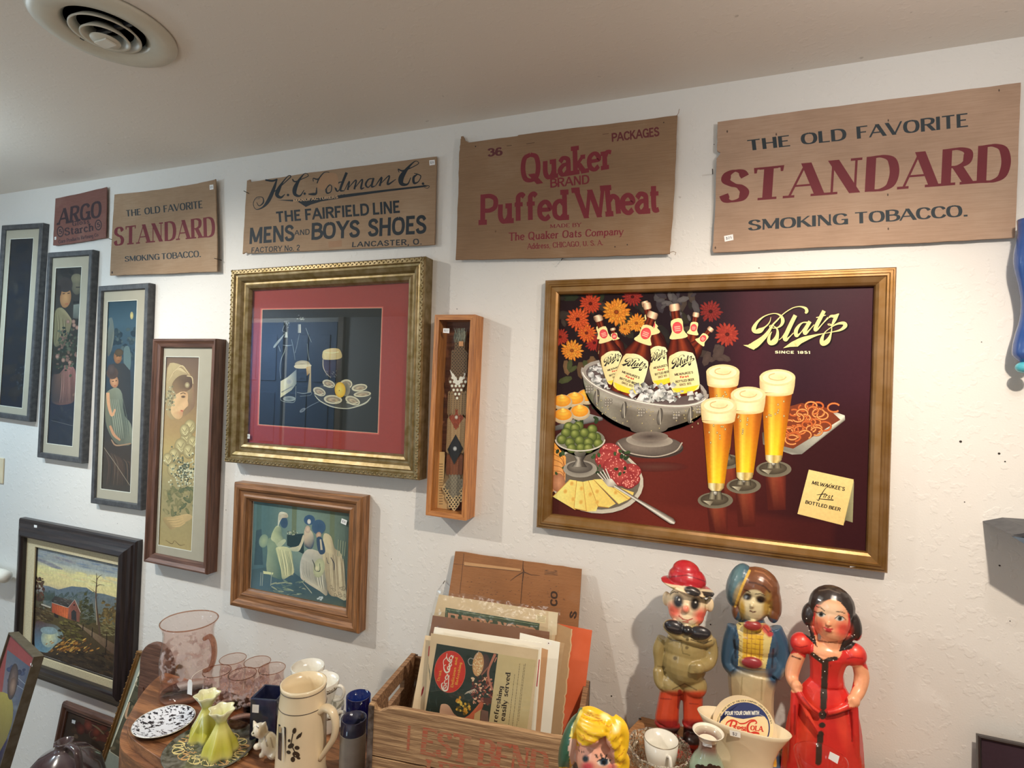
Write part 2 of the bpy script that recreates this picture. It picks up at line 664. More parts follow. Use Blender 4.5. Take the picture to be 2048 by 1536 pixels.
# ------------------------------------------------------------------ drawn alphabet: t thick line, k thin line, c curve; caps 1 high, small letters .66
GL = {
    'A': (.76, 'k0,0 .38,1;t.38,1 .76,0;k.14,.33 .64,.33'), 'B': (.62, 't.08,0 .08,1;c.08,1 .36,1 .55,.88 .53,.64 .36,.54 .08,.54;c.08,.54 .4,.54 .62,.4 .6,.14 .38,0 .08,0'),
    'C': (.68, 'c.66,.76 .55,.94 .36,1 .14,.88 .06,.5 .14,.12 .36,0 .55,.06 .67,.25'), 'D': (.68, 't.08,0 .08,1;c.08,1 .36,1 .58,.86 .66,.5 .58,.14 .36,0 .08,0'),
    'E': (.54, 't.08,0 .08,1;k.08,1 .54,1;k.08,.52 .46,.52;k.08,0 .56,0'), 'F': (.52, 't.08,0 .08,1;k.08,1 .54,1;k.08,.5 .46,.5'),
    'G': (.72, 'c.66,.78 .55,.94 .36,1 .14,.88 .06,.5 .14,.12 .36,0 .56,.06 .66,.2;t.66,0 .66,.44;k.42,.44 .66,.44'), 'H': (.7, 't.08,0 .08,1;t.62,0 .62,1;k.08,.52 .62,.52'),
    'I': (.16, 't.08,0 .08,1'), 'J': (.5, 'c.42,1 .42,.3 .34,.04 .14,.02 .04,.22'), 'K': (.68, 't.08,0 .08,1;k.08,.36 .6,1;t.26,.58 .66,0'), 'L': (.52, 't.08,0 .08,1;k.08,0 .54,0'),
    'M': (.86, 'k.08,0 .08,1;t.08,1 .43,.1;k.43,.1 .78,1;t.78,0 .78,1'), 'N': (.72, 'k.08,0 .08,1;t.08,1 .64,0;k.64,0 .64,1'), 'O': (.76, 'c.38,1 .14,.88 .06,.5 .14,.12 .38,0 .62,.12 .7,.5 .62,.88 .38,1'),
    'P': (.6, 't.08,0 .08,1;c.08,1 .38,1 .58,.86 .56,.58 .36,.46 .08,.46'), 'Q': (.8, 'c.38,1 .14,.88 .06,.5 .14,.12 .38,0 .62,.12 .7,.5 .62,.88 .38,1;t.4,.28 .76,-.1'),
    'R': (.66, 't.08,0 .08,1;c.08,1 .38,1 .58,.88 .56,.62 .36,.5 .08,.5;t.34,.5 .64,0'), 'S': (.58, 'c.53,.78 .43,.95 .26,1 .1,.9 .08,.7 .24,.55 .42,.46 .54,.28 .48,.07 .28,0 .12,.05 .04,.24'),
    'T': (.64, 't.32,0 .32,1;k0,1 .64,1'), 'U': (.68, 'c.08,1 .08,.3 .18,.04 .34,0 .5,.04 .6,.3 .6,1'), 'V': (.74, 't0,1 .37,0;k.37,0 .74,1'), 'W': (1.06, 't0,1 .28,0;k.28,0 .53,.9;t.53,.9 .8,0;k.8,0 1.06,1'),
    'X': (.7, 't0,1 .7,0;k0,0 .7,1'), 'Y': (.7, 't0,1 .35,.46;k.35,.46 .7,1;t.35,0 .35,.46'), 'Z': (.62, 'k.04,1 .58,1;t.58,1 .04,0;k.04,0 .6,0'),
    'a': (.5, 'c.06,.52 .2,.67 .38,.6 .41,.44;t.41,0 .41,.46;c.41,.4 .2,.38 .05,.2 .14,.02 .28,.03 .41,.16'), 'b': (.52, 't.08,0 .08,1;c.08,.5 .28,.66 .46,.52 .46,.14 .28,0 .08,.12'),
    'c': (.46, 'c.42,.52 .26,.66 .07,.5 .07,.16 .26,0 .44,.13'), 'd': (.52, 't.44,0 .44,1;c.44,.5 .26,.66 .06,.52 .06,.14 .26,0 .44,.14'), 'e': (.5, 'c.07,.36 .44,.38 .4,.58 .25,.66 .07,.5 .07,.16 .26,0 .44,.12'),
    'f': (.38, 'c.4,.9 .3,1 .18,.92 .16,.75 .16,0;k.02,.62 .34,.62'), 'g': (.52, 't.44,.66 .44,.0;c.44,.5 .26,.66 .06,.52 .06,.18 .26,.04 .44,.18;c.44,0 .4,-.22 .22,-.27 .06,-.18'),
    'h': (.52, 't.08,0 .08,1;c.08,.46 .26,.66 .42,.56 .44,.4 .44,0'), 'i': (.18, 't.09,0 .09,.66;t.09,.84 .09,.97'), 'j': (.2, 't.1,-.15 .1,.66;t.1,.84 .1,.97'), 'k': (.5, 't.08,0 .08,1;k.08,.24 .44,.66;t.2,.38 .48,0'), 'l': (.18, 't.09,0 .09,1'),
    'm': (.78, 't.08,0 .08,.66;c.08,.46 .22,.66 .37,.56 .39,.4 .39,0;c.39,.46 .53,.66 .68,.56 .7,.4 .7,0'), 'n': (.52, 't.08,0 .08,.66;c.08,.46 .26,.66 .42,.56 .44,.4 .44,0'), 'o': (.52, 'c.26,.66 .06,.52 .06,.14 .26,0 .46,.14 .46,.52 .26,.66'),
    'p': (.52, 't.08,-.28 .08,.66;c.08,.5 .28,.66 .46,.52 .46,.14 .28,0 .08,.12'), 'q': (.52, 't.44,-.28 .44,.66;c.44,.5 .26,.66 .06,.52 .06,.14 .26,0 .44,.14'), 'r': (.36, 't.08,0 .08,.66;c.08,.44 .2,.64 .36,.6'),
    's': (.42, 'c.37,.54 .24,.66 .09,.56 .13,.4 .3,.3 .38,.17 .25,0 .1,.03 .04,.15'), 't': (.34, 'c.15,.92 .15,.2 .22,.02 .35,.06;k.02,.64 .34,.64'), 'u': (.52, 'c.08,.66 .08,.2 .2,0 .36,.08 .44,.26;t.44,0 .44,.66'), 'v': (.5, 't0,.66 .25,0;k.25,0 .5,.66'),
    'w': (.74, 't0,.66 .2,0;k.2,0 .37,.6;t.37,.6 .55,0;k.55,0 .74,.66'), 'x': (.48, 't0,.66 .48,0;k0,0 .48,.66'), 'y': (.5, 't0,.66 .26,0;k.5,.66 .2,-.28 .04,-.26'), 'z': (.46, 'k.04,.66 .42,.66;t.42,.66 .04,0;k.04,0 .44,0'),
    '0': (.58, 'c.29,1 .1,.85 .06,.5 .1,.15 .29,0 .48,.15 .52,.5 .48,.85 .29,1'), '1': (.3, 't.2,0 .2,1;k.04,.8 .2,1'), '2': (.56, 'c.06,.74 .14,.94 .3,1 .48,.9 .48,.66 .3,.38 .06,0;k.06,0 .54,0'),
    '3': (.56, 'c.06,.8 .16,.97 .32,1 .48,.88 .46,.64 .24,.54;c.24,.54 .48,.48 .52,.22 .38,.02 .2,0 .05,.18'), '5': (.56, 'k.12,1 .5,1;t.12,.52 .12,1;c.12,.52 .32,.62 .52,.46 .52,.16 .3,0 .05,.14'),
    '4': (.56, 't.4,0 .4,1;k.4,1 .02,.3;k.02,.3 .54,.3'), '6': (.56, 'c.5,.86 .36,1 .16,.9 .06,.5 .1,.14 .28,0 .48,.1 .5,.42 .3,.58 .08,.4'), '8': (.56, 'c.28,1 .1,.9 .1,.64 .28,.54 .46,.64 .46,.9 .28,1;c.28,.54 .07,.42 .07,.12 .28,0 .49,.12 .49,.42 .28,.54'),
    '7': (.54, 'k.04,1 .52,1;t.52,1 .2,0'), '9': (.56, 'c.06,.14 .2,0 .4,.1 .5,.5 .46,.86 .28,1 .08,.88 .08,.58 .28,.44 .48,.6'), '.': (.18, 't.09,0 .09,.15'), ',': (.18, 'k.05,-.16 .11,.13'), ':': (.18, 't.09,.08 .09,.23;t.09,.42 .09,.57'),
    "'": (.16, 'k.08,.74 .08,1'), '#': (.6, 'k.05,.3 .58,.3;k.05,.68 .58,.68;k.2,.0 .24,1;k.4,0 .44,1'), '$': (.58, 'c.53,.78 .43,.95 .26,1 .1,.9 .08,.7 .24,.55 .42,.46 .54,.28 .48,.07 .28,0 .12,.05 .04,.24;k.3,-.1 .3,1.1'), '-': (.36, 't.04,.42 .32,.42'),
}


def letters(st, style, wt, wn, ser, gap, space, slant):
    wn = wn if wn is not None else (wt * .92 if style == 'sans' else wt * .38)
    P, F, lift = [], [], []
    x0 = 0

    def quadrib(pts, ws, horiz):
        n = len(pts)
        L, R_ = [], []
        for i in range(n):
            a, b = pts[max(0, i - 1)], pts[min(n - 1, i + 1)]
            dx, dy = b[0] - a[0], b[1] - a[1]
            d = math.hypot(dx, dy) or 1
            if horiz and abs(dy / d) > .35:
                o = (ws[i] / 2 / max(abs(dy / d), .5), 0)
                if dy > 0:
                    o = (-o[0], 0)
            else:
                o = (-dy / d * ws[i] / 2, dx / d * ws[i] / 2)
            L.append((pts[i][0] + o[0], pts[i][1] + o[1]))
            R_.append((pts[i][0] - o[0], pts[i][1] - o[1]))
        b0 = len(P)
        P.extend(L + R_)
        lift.extend([(len(F) * 7 % 53) * 4e-7 + i / n * 2e-6 for i in range(n)] * 2)
        F.extend([(b0 + i, b0 + i + 1, b0 + n + i + 1, b0 + n + i) for i in range(n - 1)])

    for ch in st:
        if ch == ' ':
            x0 += space
            continue
        w, d = GL[ch]
        strokes = []
        for q in d.split(';'):
            strokes.append((q[0], [tuple(float(a) for a in p.split(',')) for p in q[1:].split(' ')]))
        vx = [p[0][0] for k, p in strokes if k in 'tk' and abs(p[0][0] - p[-1][0]) < .02]
        ends = {}
        for k, p in strokes:
            for e in (p[0], p[-1]):
                ends[e] = ends.get(e, 0) + 1
        for k, p in strokes:
            if k == 'c':
                q = catmull([(a, wn / 2 + b * (1 - wn)) if b >= 0 else (a, b) for a, b in p], 6)
                ws = []
                for i in range(len(q)):
                    a, b = q[max(0, i - 1)], q[min(len(q) - 1, i + 1)]
                    t = abs(b[1] - a[1]) / (math.hypot(b[0] - a[0], b[1] - a[1]) or 1)
                    ws.append(wn + (wt - wn) * t ** 1.2)
                quadrib([(x0 + a[0], a[1]) for a in q], ws, False)
            else:
                wd = wt if k == 't' else wn
                q = [list(a) for a in p]
                if len(q) == 2 and abs(q[0][1] - q[1][1]) < .01 and abs(q[0][0] - q[1][0]) > .03:
                    y = wn / 2 + q[0][1] * (1 - wn)
                    for e in (0, 1):
                        q[e][1] = y
                        if any(abs(q[e][0] - x) < .02 for x in vx):
                            q[e][0] += (wt / 2) * (-1 if q[e][0] < q[1 - e][0] else 1)
                        elif ser and p[e][1] in (0, 1):      # beak on the free end of an arm
                            s_ = -1 if p[e][1] == 1 else 1
                            quadrib([(x0 + q[e][0], q[e][1] - s_ * wn / 2), (x0 + q[e][0], q[e][1] + s_ * ser * 1.3)], [wn * 1.6, wn], True)
                quadrib([(x0 + a[0], a[1]) for a in q], [wd] * len(q), True)
                if ser and abs(q[0][1] - q[-1][1]) > .3:
                    for e in (p[0], p[-1]):
                        if ends[e] == 1 and (e[1] in (0, 1, .66, -.28)):
                            y = e[1] + (wn * .6 if e[1] <= 0 else -wn * .6)
                            quadrib([(x0 + e[0] - wd / 2 - ser, y), (x0 + e[0] + wd / 2 + (ser if e[1] != .66 else 0), y)], [wn * 1.2] * 2, False)
        x0 += w + gap
    wtot = x0 - gap
    if slant:
        P = [(x + y * slant, y) for x, y in P]
    return P, F, wtot, lift



# ------------------------------------------------------------------ materials
M = {}


def mat_wall(name, col, bscale=.0006):
    m, n, l, b = nodes(name)
    v = coords(n, l)
    f = noise(n, l, v, 3, 4)
    c = ramp(n, l, f, [(.3, mix(col, (.7, .66, .6), .10)), (.65, col)])
    sp = noise(n, l, v, 34, 2, .5)
    sc = ramp(n, l, sp, [(.22, (.55, .52, .5)), (.25, (1, 1, 1))])
    c = mulcol(n, l, c, sc, .5)
    l.new(c, b.inputs['Base Color'])
    b.inputs['Roughness'].default_value = .55
    b.inputs['Specular IOR Level'].default_value = .3
    h1 = ramp(n, l, noise(n, l, v, 55, 2, .5), [(.56, (0, 0, 0)), (.66, (1, 1, 1))])
    h2 = noise(n, l, v, 260, 2, .5)
    h = mulcol(n, l, h1, h2, .35, 'MIX')
    bump(n, l, b, h, bscale)
    return m


M['wall'] = mat_wall('wall_paint', (.80, .785, .75))
M['ceil'] = mat_wall('ceiling_paint', (.80, .745, .68), .0003)
M['wall_b'] = plain('wall_paint_plain', (.78, .765, .73), .6, 0, .03, 3)
M['floor'] = wood('floor_boards', K(150, 130, 106), K(176, 154, 128))
M['print'] = painted('print', .6, .08, 90, 0, spec=.15)
M['varnish'] = painted('varnished_print', .42, .10, 160, spec=.12)
M['oil'] = painted('oil_paint', .45, .25, 90, .0004, 160)
M['paper'] = painted('paper', .7, .06, 60)
M['glass'] = thin_glass('picture_glass', (.97, .985, .98, 1), .55, 0)
M['glass_b'] = thin_glass('reflective_picture_glass', (.96, .98, .98, 1), 2.2, 0)
M['dark_frame'] = plain('dark_slate_frame', K(58, 60, 64), .45, 0, .15, 60)
M['mat_grey'] = plain('grey_mat_board', K(170, 160, 144), .8, 0, .04, 30)
M['mat_edge'] = plain('white_mat_core', K(225, 222, 212), .8)
M['brown_frame'] = wood('reddish_brown_wood', K(86, 60, 50), K(110, 78, 64), .45)
M['pine'] = wood('honey_pine_wood', K(116, 80, 50), K(156, 110, 70), .4, coat=.15)
M['oak'] = wood('golden_oak_wood', K(160, 102, 54), K(190, 130, 74), .4, g=20)
M['gold'] = plain('antique_gold_leaf', K(128, 108, 62), .42, .65, .3, 40, .0002, 120)
M['gold2'] = plain('warm_gilt_wood', K(132, 94, 40), .36, .55, .2, 20, .0001, 90)
M['gold_dark'] = plain('dark_gilt_edge', K(104, 78, 48), .4, .45, .25, 40)
M['black_wood'] = wood('black_brown_wood', K(34, 28, 30), K(48, 39, 38), .35, coat=.2)
M['nail'] = plain('dark_iron', K(52, 46, 42), .5, .6)


def cardboard(name, col, lines=0, stain=.25):
    m, n, l, b = nodes(name)
    v = coords(n, l)
    f = noise(n, l, v, 5, 5, .6)
    c = ramp(n, l, f, [(.25, mix(col, (.12, .07, .04), stain)), (.55, col), (.8, mix(col, (.8, .7, .55), .12))])
    f2 = noise(n, l, coords(n, l, (2, 40, 2)), 9, 3)
    c = mulcol(n, l, c, ramp(n, l, f2, [(.35, (.88, .86, .84)), (.6, (1, 1, 1))]), .8)
    l.new(c, b.inputs['Base Color'])
    b.inputs['Roughness'].default_value = .75
    b.inputs['Specular IOR Level'].default_value = .25
    if lines:
        w = n.new('ShaderNodeTexWave')
        w.bands_direction = 'Y'
        w.inputs['Scale'].default_value = lines
        w.inputs['Distortion'].default_value = .6
        l.new(v, w.inputs['Vector'])
        bump(n, l, b, w.outputs['Fac'], .0006, .5)
    else:
        bump(n, l, b, noise(n, l, v, 14, 4), .002, .6)
    return m


# ------------------------------------------------------------------ the room


def structure(name, a, b, m):
    o = MB().box(a, b).build(name, m)
    o['kind'] = 'structure'
    return o


X0, X1, Y0 = -6.6, 2.6, -2.6
wall = structure('wall_back', (X0, WALL_Y, FZ), (X1, WALL_Y + .1, CEIL_Z), M['wall'])
structure('wall_left', (X0 - .1, Y0, FZ), (X0, WALL_Y + .1, CEIL_Z), M['wall_b'])
structure('wall_right', (X1, Y0, FZ), (X1 + .1, WALL_Y + .1, CEIL_Z), M['wall_b'])
structure('wall_front', (X0, Y0 - .1, FZ), (X1, Y0, CEIL_Z), M['wall_b'])
structure('ceiling', (X0, Y0, CEIL_Z), (X1, WALL_Y + .1, CEIL_Z + .1), M['ceil'])
structure('floor', (X0, Y0, FZ - .1), (X1, WALL_Y + .1, FZ), M['floor'])
structure('baseboard_back', (X0, WALL_Y - .015, FZ), (X1, WALL_Y, FZ + .1), M['mat_edge'])

# behind the camera: a double door of blue panels (seen in the picture glass), and an added, unseen window frame by the cool fill
M['blue_paint'] = plain('blue_grey_paint', K(96, 124, 160), .5, 0, .06, 8)
for i_, (xa, xb) in enumerate(((-6.05, -5.28), (-5.20, -4.43))):
    d_ = MB().box((xa, Y0, FZ), (xb, Y0 + .04, 2.36)).build('door_%d' % (i_ + 1), M['blue_paint'])
    d_['kind'] = 'structure'
    for (za, zb) in ((-.1, .6), (.8, 1.45), (1.6, 2.2)):
        for k_ in (0, 1):
            x_ = xa + .09 + k_ * .34
            pb = MB()
            pb.box((x_, Y0 + .04, za), (x_ + .25, Y0 + .052, zb))
            pb.build('door_panel', M['blue_paint'], d_, bevel=.01)
structure('trim_1', (-6.15, Y0, FZ), (-6.07, Y0 + .05, 2.42), M['floor'])
structure('trim_2', (-4.41, Y0, FZ), (-4.33, Y0 + .05, 2.42), M['floor'])
wn = MB()
for q_ in ((-2.5, -2.44, .72, 2.18), (-1.84, -1.78, .72, 2.18), (-2.44, -1.84, .72, .78), (-2.44, -1.84, 2.12, 2.18), (-2.44, -1.84, 1.43, 1.47)):
    wn.box((q_[0], Y0, q_[2]), (q_[1], Y0 + .05, q_[3]))
wn.build('added_window_1', M['mat_edge'])['kind'] = 'structure'

# small dark nail holes and dents left in the wall: shallow plugs that follow the wall
holes = [(1921, 883, 3.4), (1998, 907, 3), (2010, 923, 2), (1999, 1131, 2.4), (1929, 1004, 1.6), (1223, 1392, 2.6), (1421, 1249, 2.4), (1435, 1295, 2), (783, 1118, 1.8), (100, 960, 1.8), (235, 1047, 1.6), (452, 1020, 2),
         (914, 618, 1.8), (862, 608, 1.6), (1428, 289, 1.5), (590, 24, 3), (1232, 47, 2), (1518, 536, 1.6), (2020, 1242, 1.4), (1963, 684, 1.4)]
hm = MB().prism([(math.cos(k * .785) * .0026, math.sin(k * .785) * .0026) for k in range(8)], -.001, .0015, axis='y').build('nail_hole', M['nail'], wall)
hm.location = at(*holes[0][:2], WALL_Y)
for i, (x, y, r) in enumerate(holes[1:]):
    if y < 60:
        continue
    h = hm.copy()
    h.scale = (r / 3.4,) * 3
    h.location = at(x, y, WALL_Y)
    COL.objects.link(h)

# ------------------------------------------------------------------ things hung on the wall


def rect_local(mat, q, z):
    """a rectangle read off the photograph, in the thing's own plane z: x0, x1, y0, y1"""
    A = Art(mat, z)
    p = [A.map(c) for c in q]
    return (p[0][0] + p[3][0]) / 2, (p[1][0] + p[2][0]) / 2, (p[2][1] + p[3][1]) / 2, (p[0][1] + p[1][1]) / 2


def rails(root, w, h, prof, m, name='frame_rail', ctr=(0, 0)):
    """four mitred rails; prof = [(inset from the outer edge, height)]"""
    for k in range(4):
        L, o = (w, h) if k % 2 == 0 else (h, w)
        b = MB()
        n = len(prof)
        V = [(-L / 2 + d, d, z) for d, z in prof] + [(L / 2 - d, d, z) for d, z in prof]
        F = [(i, i + 1, n + i + 1, n + i) for i in range(n - 1)] + [(n - 1, 0, n, 2 * n - 1), tuple(range(n))[::-1], tuple(range(n, 2 * n))]
        b.add(V, F)
        r = b.build(name, m, root)
        a = k * math.pi / 2
        r.rotation_euler = (0, 0, a)
        r.location = (ctr[0] + math.sin(a) * o / 2, ctr[1] - math.cos(a) * o / 2, 0)


def window_board(root, name, outer, inner, z, m, t=.0015, bevel_m=None):
    """mat board with a window cut in it"""
    b = MB()
    x0, x1, y0, y1 = outer
    a0, a1, c0, c1 = inner
    for bx in ((x0, x1, c1, y1), (x0, x1, y0, c0), (x0, a0, c0, c1), (a1, x1, c0, c1)):
        b.box((bx[0], bx[2], z), (bx[1], bx[3], z + t))
    return b.build(name, m, root)


def pane(root, r, z, name='glass', m=None):
    return MB().box((r[0], r[2], z), (r[1], r[3], z + .0015)).build(name, m or M['glass'], root)


def sticker(root, mat, q, z, st='$25', name='price_sticker', ink=K(90, 90, 95)):
    """small white price label with pen marks; q = TL TR BR BL on the photograph"""
    A = Art(mat, z)
    A.force = 6
    A.poly(q, K(232, 232, 235))
    A.force = 12
    (ax, ay), (bx, by), (cx, cy), (dx, dy) = q

    def P(u, v):
        return ((dx * (1 - u) + cx * u) * (1 - v) + (ax * (1 - u) + bx * u) * v, (dy * (1 - u) + cy * u) * (1 - v) + (ay * (1 - u) + by * u) * v)
    A.text(st, (P(.18, .3), P(.82, .3), P(.18, .72), P(.82, .72)), ink, wt=.14)
    return A.build(name, M['paper'], root)



def picture(name, label, cat, outer, depth, prof, fm, sight, pic, zmat, matm, group=None, zpic=None, glass=True, rail='frame_rail'):
    mat, w, h = wall_frame_matrix(outer, WALL_Y - depth)
    t = thing(name, label, cat, mat=mat, group=group)
    rails(t, w, h, prof, fm, rail)
    lip = prof[-1][0]
    s = rect_local(mat, sight, zmat)
    p = rect_local(mat, pic, zpic or zmat - .0035)
    full = (-w / 2 + lip - .004, w / 2 - lip + .004, -h / 2 + lip - .004, h / 2 - lip + .004)
    MB().box((full[0], full[2], .002), (full[1], full[3], (zpic or zmat - .0035) - .0005)).build('backing_board', M['mat_edge'], t)
    if matm:
        mbd = window_board(t, 'mat_board', full, p, zmat - .0015, matm)
        e = .0016
        window_board(mbd, 'mat_bevel', (p[0] - e, p[1] + e, p[2] - e, p[3] + e), (p[0] + .0006, p[1] - .0006, p[2] + .0006, p[3] - .0006), zmat - .0012, M['mat_edge'], .0015)
    art = Art(mat, zpic or zmat - .0035)
    art.extent(p[1] - p[0] if False else 2 * max(abs(p[0]), abs(p[1])), 2 * max(abs(p[2]), abs(p[3])))
    art.rect = p
    if glass:
        pane(t, full, zmat + .003, m=M['glass_b'] if cat == 'picture' and 'gilt' in name else None)
    return t, mat, art, (w, h, full)


DK = [(0, 0), (0, .024), (.003, .027), (.020, .027), (.0235, .022), (.0235, .004)]
YARD = 'dark slate frame with grey mat'
f1, m1, A1, _ = picture('framed_print', 'tall narrow slate-framed print, nearly black, at the left edge of the wall', 'picture', ((1.7, 451), (81, 445), (62, 848), (-21, 829)), .027, DK, M['dark_frame'],
                        ((8.3, 461.7), (75, 456.7), (57.3, 836.7), (-15, 817)), ((19, 480), (65, 476), (50, 815.7), (4, 811.7)), .018, M['mat_grey'], 'tall narrow framed prints')
f2, m2, A2, _ = picture('framed_print', 'tall narrow slate-framed print of a couple with roses and a pink skirt', 'picture', ((95.7, 505), (185, 499), (163, 927), (72.7, 915)), .027, DK, M['dark_frame'],
                        ((103.3, 515), (177.7, 510.7), (155.7, 916), (81.7, 906.7)), ((114, 536.7), (165.7, 534), (146, 892.7), (95, 886)), .018, M['mat_grey'], 'tall narrow framed prints')
f3, m3, A3, _ = picture('framed_print', 'tall narrow slate-framed print of a moonlit couple in blue night', 'picture', ((196.7, 571.7), (297, 566), (282, 1021), (180, 1006.7)), .027, DK, M['dark_frame'],
                        ((205, 583.3), (290, 578.3), (274, 1010.6), (188.8, 996.9)), ((217.7, 603.3), (276.7, 601), (261.5, 985), (203.3, 977)), .018, M['mat_grey'], 'tall narrow framed prints')
BR = [(0, 0), (0, .04), (.003, .045), (.008, .045), (.018, .036), (.030, .033), (.034, .026), (.034, .004)]
f4, m4, A4, _ = picture('framed_print', 'tall reddish-brown framed sepia print of a veiled woman in profile', 'picture', ((306, 676.7), (431, 677.5), (413, 1149.5), (285, 1124.7)), .045, BR, M['brown_frame'],
                        ((320, 692.3), (416, 692.7), (396.4, 1131.4), (302, 1113.7)), ((334.3, 714), (400, 714), (384.2, 1101.9), (317.3, 1089.3)), .022, M['mat_grey'], 'tall narrow framed prints')
GP = [(0, 0), (0, .044), (.004, .05), (.016, .05), (.020, .043), (.026, .042), (.030, .046), (.040, .040), (.046, .030), (.052, .030), (.058, .034), (.066, .030), (.072, .018), (.072, .004)]
gf, mg, AG, gd = picture('gilt_framed_picture', 'large gilt-framed picture of oysters and bottles with a red mat', 'picture', ((461, 537), (848, 515), (838.5, 962), (449, 924)), .05, GP, M['gold'],
                         ((487.5, 578.8), (803, 570.3), (790.6, 912), (480.3, 887.5)), ((525, 619.4), (763.8, 616.3), (755.3, 866), (517.8, 848.4)), .016, None)
WP = [(0, 0), (0, .036), (.005, .042), (.016, .044), (.024, .040), (.028, .034), (.040, .033), (.046, .036), (.052, .034), (.058, .024), (.064, .020), (.064, .004)]
wf, mw, AW, _ = picture('framed_print', 'honey pine framed print of three seated women in pale blue-green tones', 'picture', ((466, 968), (727, 991), (711, 1268), (456.7, 1213)), .044, WP, M['pine'],
                        ((508.3, 1005), (700, 1027.3), (691.7, 1216), (501, 1176.7)), ((508.3, 1005), (700, 1027.3), (691.7, 1216), (501, 1176.7)), .016, None)
BP = [(0, 0), (0, .02), (.003, .024), (.006, .024), (.008, .027), (.013, .027), (.016, .030), (.020, .030), (.022, .027), (.034, .024), (.040, .02), (.042, .016), (.042, .004)]
bf, mb_, AB, _ = picture('framed_advertising_poster', 'large gilt-framed beer poster with glasses, bottles on ice and snacks', 'poster', ((1087, 562), (1796, 529), (1777.5, 1155), (1072.5, 1051.6)), .03, BP, M['gold2'],
                         ((1115.9, 591), (1753, 568), (1737.5, 1110), (1102, 1023)), ((1115.9, 591), (1753, 568), (1737.5, 1110), (1102, 1023)), .012, None, glass=False)
LP = [(0, 0), (0, .02), (.006, .026), (.016, .026), (.020, .032), (.034, .036), (.044, .046), (.060, .05), (.066, .048), (.070, .04), (.070, .004)]
lf, ml, AL, ld = picture('framed_painting', 'black-framed landscape painting of a red covered bridge by a pond', 'painting', ((47, 1031), (284, 1081), (272, 1427), (41, 1329)), .0, LP, M['black_wood'],
                         ((61, 1079.5), (238, 1127), (230, 1374), (58, 1294)), ((73.5, 1091), (237, 1133), (231, 1362.6), (70, 1300.9)), .02, None, glass=False)


def sign(name, label, outline, y, thick, m, q=None):
    """board cut to its measured outline, hung flat on the wall"""
    qq = q or outline
    mat, w, h = wall_frame_matrix(qq, y)
    t = thing(name, label, 'sign', mat=mat)
    A = Art(mat, WALL_Y - y)
    P = [A.map(p) for p in outline]
    b = MB().prism(P, WALL_Y - y - thick, WALL_Y - y).build('board', m, t)
    A.extent(w * 1.05, h * 1.1)
    return t, mat, A


def rough_edge(pts, n=14, amp=.7, seed=1):
    rd = random.Random(seed)
    out = []
    for i, p in enumerate(pts):
        q = pts[(i + 1) % len(pts)]
        for k in range(n):
            t = k / n
            a = amp if k else 0
            out.append((p[0] + (q[0] - p[0]) * t + rd.uniform(-a, a), p[1] + (q[1] - p[1]) * t + rd.uniform(-a, a)))
    return out


RED = K(100, 29, 39)
INK = K(36, 46, 52)
M['card_a'] = cardboard('kraft_card_pinkish', K(162, 136, 116))
M['card_b'] = cardboard('kraft_card_tan', K(150, 126, 102))
M['card_c'] = cardboard('corrugated_kraft', K(140, 113, 88), 180)
M['card_d'] = cardboard('red_card', K(118, 82, 76), 0, .3)
# --- right tobacco sign
q = ((1435.4, 244), (2041.8, 165), (2029.7, 475), (1425.3, 505))
out = [(1435.4, 244), (1640, 216.5), (1850, 190), (2041.8, 165), (2038, 260), (2035, 360), (2029.7, 475), (1830, 486), (1620, 495), (1427, 505), (1425.3, 500), (1427, 470), (1431, 410), (1433, 330), (1433, 318), (1439, 310), (1441, 305), (1434, 301)]
s1, ms, A = sign('cardboard_sign', 'widest tan tobacco sign on the wall above the framed beer poster', rough_edge(out, 6, .5, 2), 1.487, .005, M['card_a'], q)
V = lambda *p: tuple(p)
A.view(3.16, 1400, 100)
A.text('THE OLD FAVORITE', ((305, 637), (1692, 485), (297, 570), (1690, 398)), INK, 'roman', .2, .1, 0, .12, .5)
A.text('STANDARD', ((135, 968), (1935, 828), (150, 765), (1945, 588)), RED, 'roman', .235, .06, .11, .2)
A.text('SMOKING TOBACCO.', ((308, 1142), (1690, 1052), (310, 1075), (1685, 975)), INK, 'roman', .2, .1, 0, .1, .3)
for x, y in ((172, 515), (482, 533), (1190, 445), (1187, 915), (1190, 1130), (1890, 255), (97, 1250)):
    A.ell(x, y, 5, 9, K(60, 45, 40), K(95, 75, 60), n=8)
for x, y, rx, ry, c in ((205, 590, 50, 120, (150, 118, 94)), (1170, 660, 60, 50, (150, 118, 96)), (1800, 940, 110, 20, (150, 120, 100)), (930, 700, 90, 60, (160, 130, 104))):
    pass
A.build('lettering', M['paper'], s1)
sticker(s1, ms, ((1448, 472), (1466, 468.5), (1467, 480), (1449.5, 483.5)), .0132, '$25')
# --- puffed cereal carton panel
q = ((921, 285), (1354.9, 230.5), (1339.6, 507), (911, 519.5))
out = [(921, 283), (922, 273), (926, 272), (930, 281), (938, 285), (1035, 272), (1037, 270), (1130, 258), (1240, 245), (1354.9, 230.5), (1352, 300), (1349, 380), (1344, 450), (1339.6, 507), (1270, 510), (1180, 513), (1080, 516), (990, 518), (911, 519.5), (914, 450), (917, 370), (918, 310)]
s2, ms, A = sign('cardboard_sign', 'brown corrugated cereal carton panel with dark red lettering', rough_edge(out, 5, .5, 4), 1.484, .006, M['card_c'], q)
A.view(3.938, 880, 200)
DR = K(116, 36, 46)
A.text('36', ((378, 447), (487, 437), (376, 382), (486, 371)), K(92, 44, 48), 'roman', .24, .16, .02, .14)
A.text('PACKAGES', ((1355, 330), (1725, 285), (1352, 262), (1722, 210)), K(96, 40, 44), wt=.2, gap=.1)
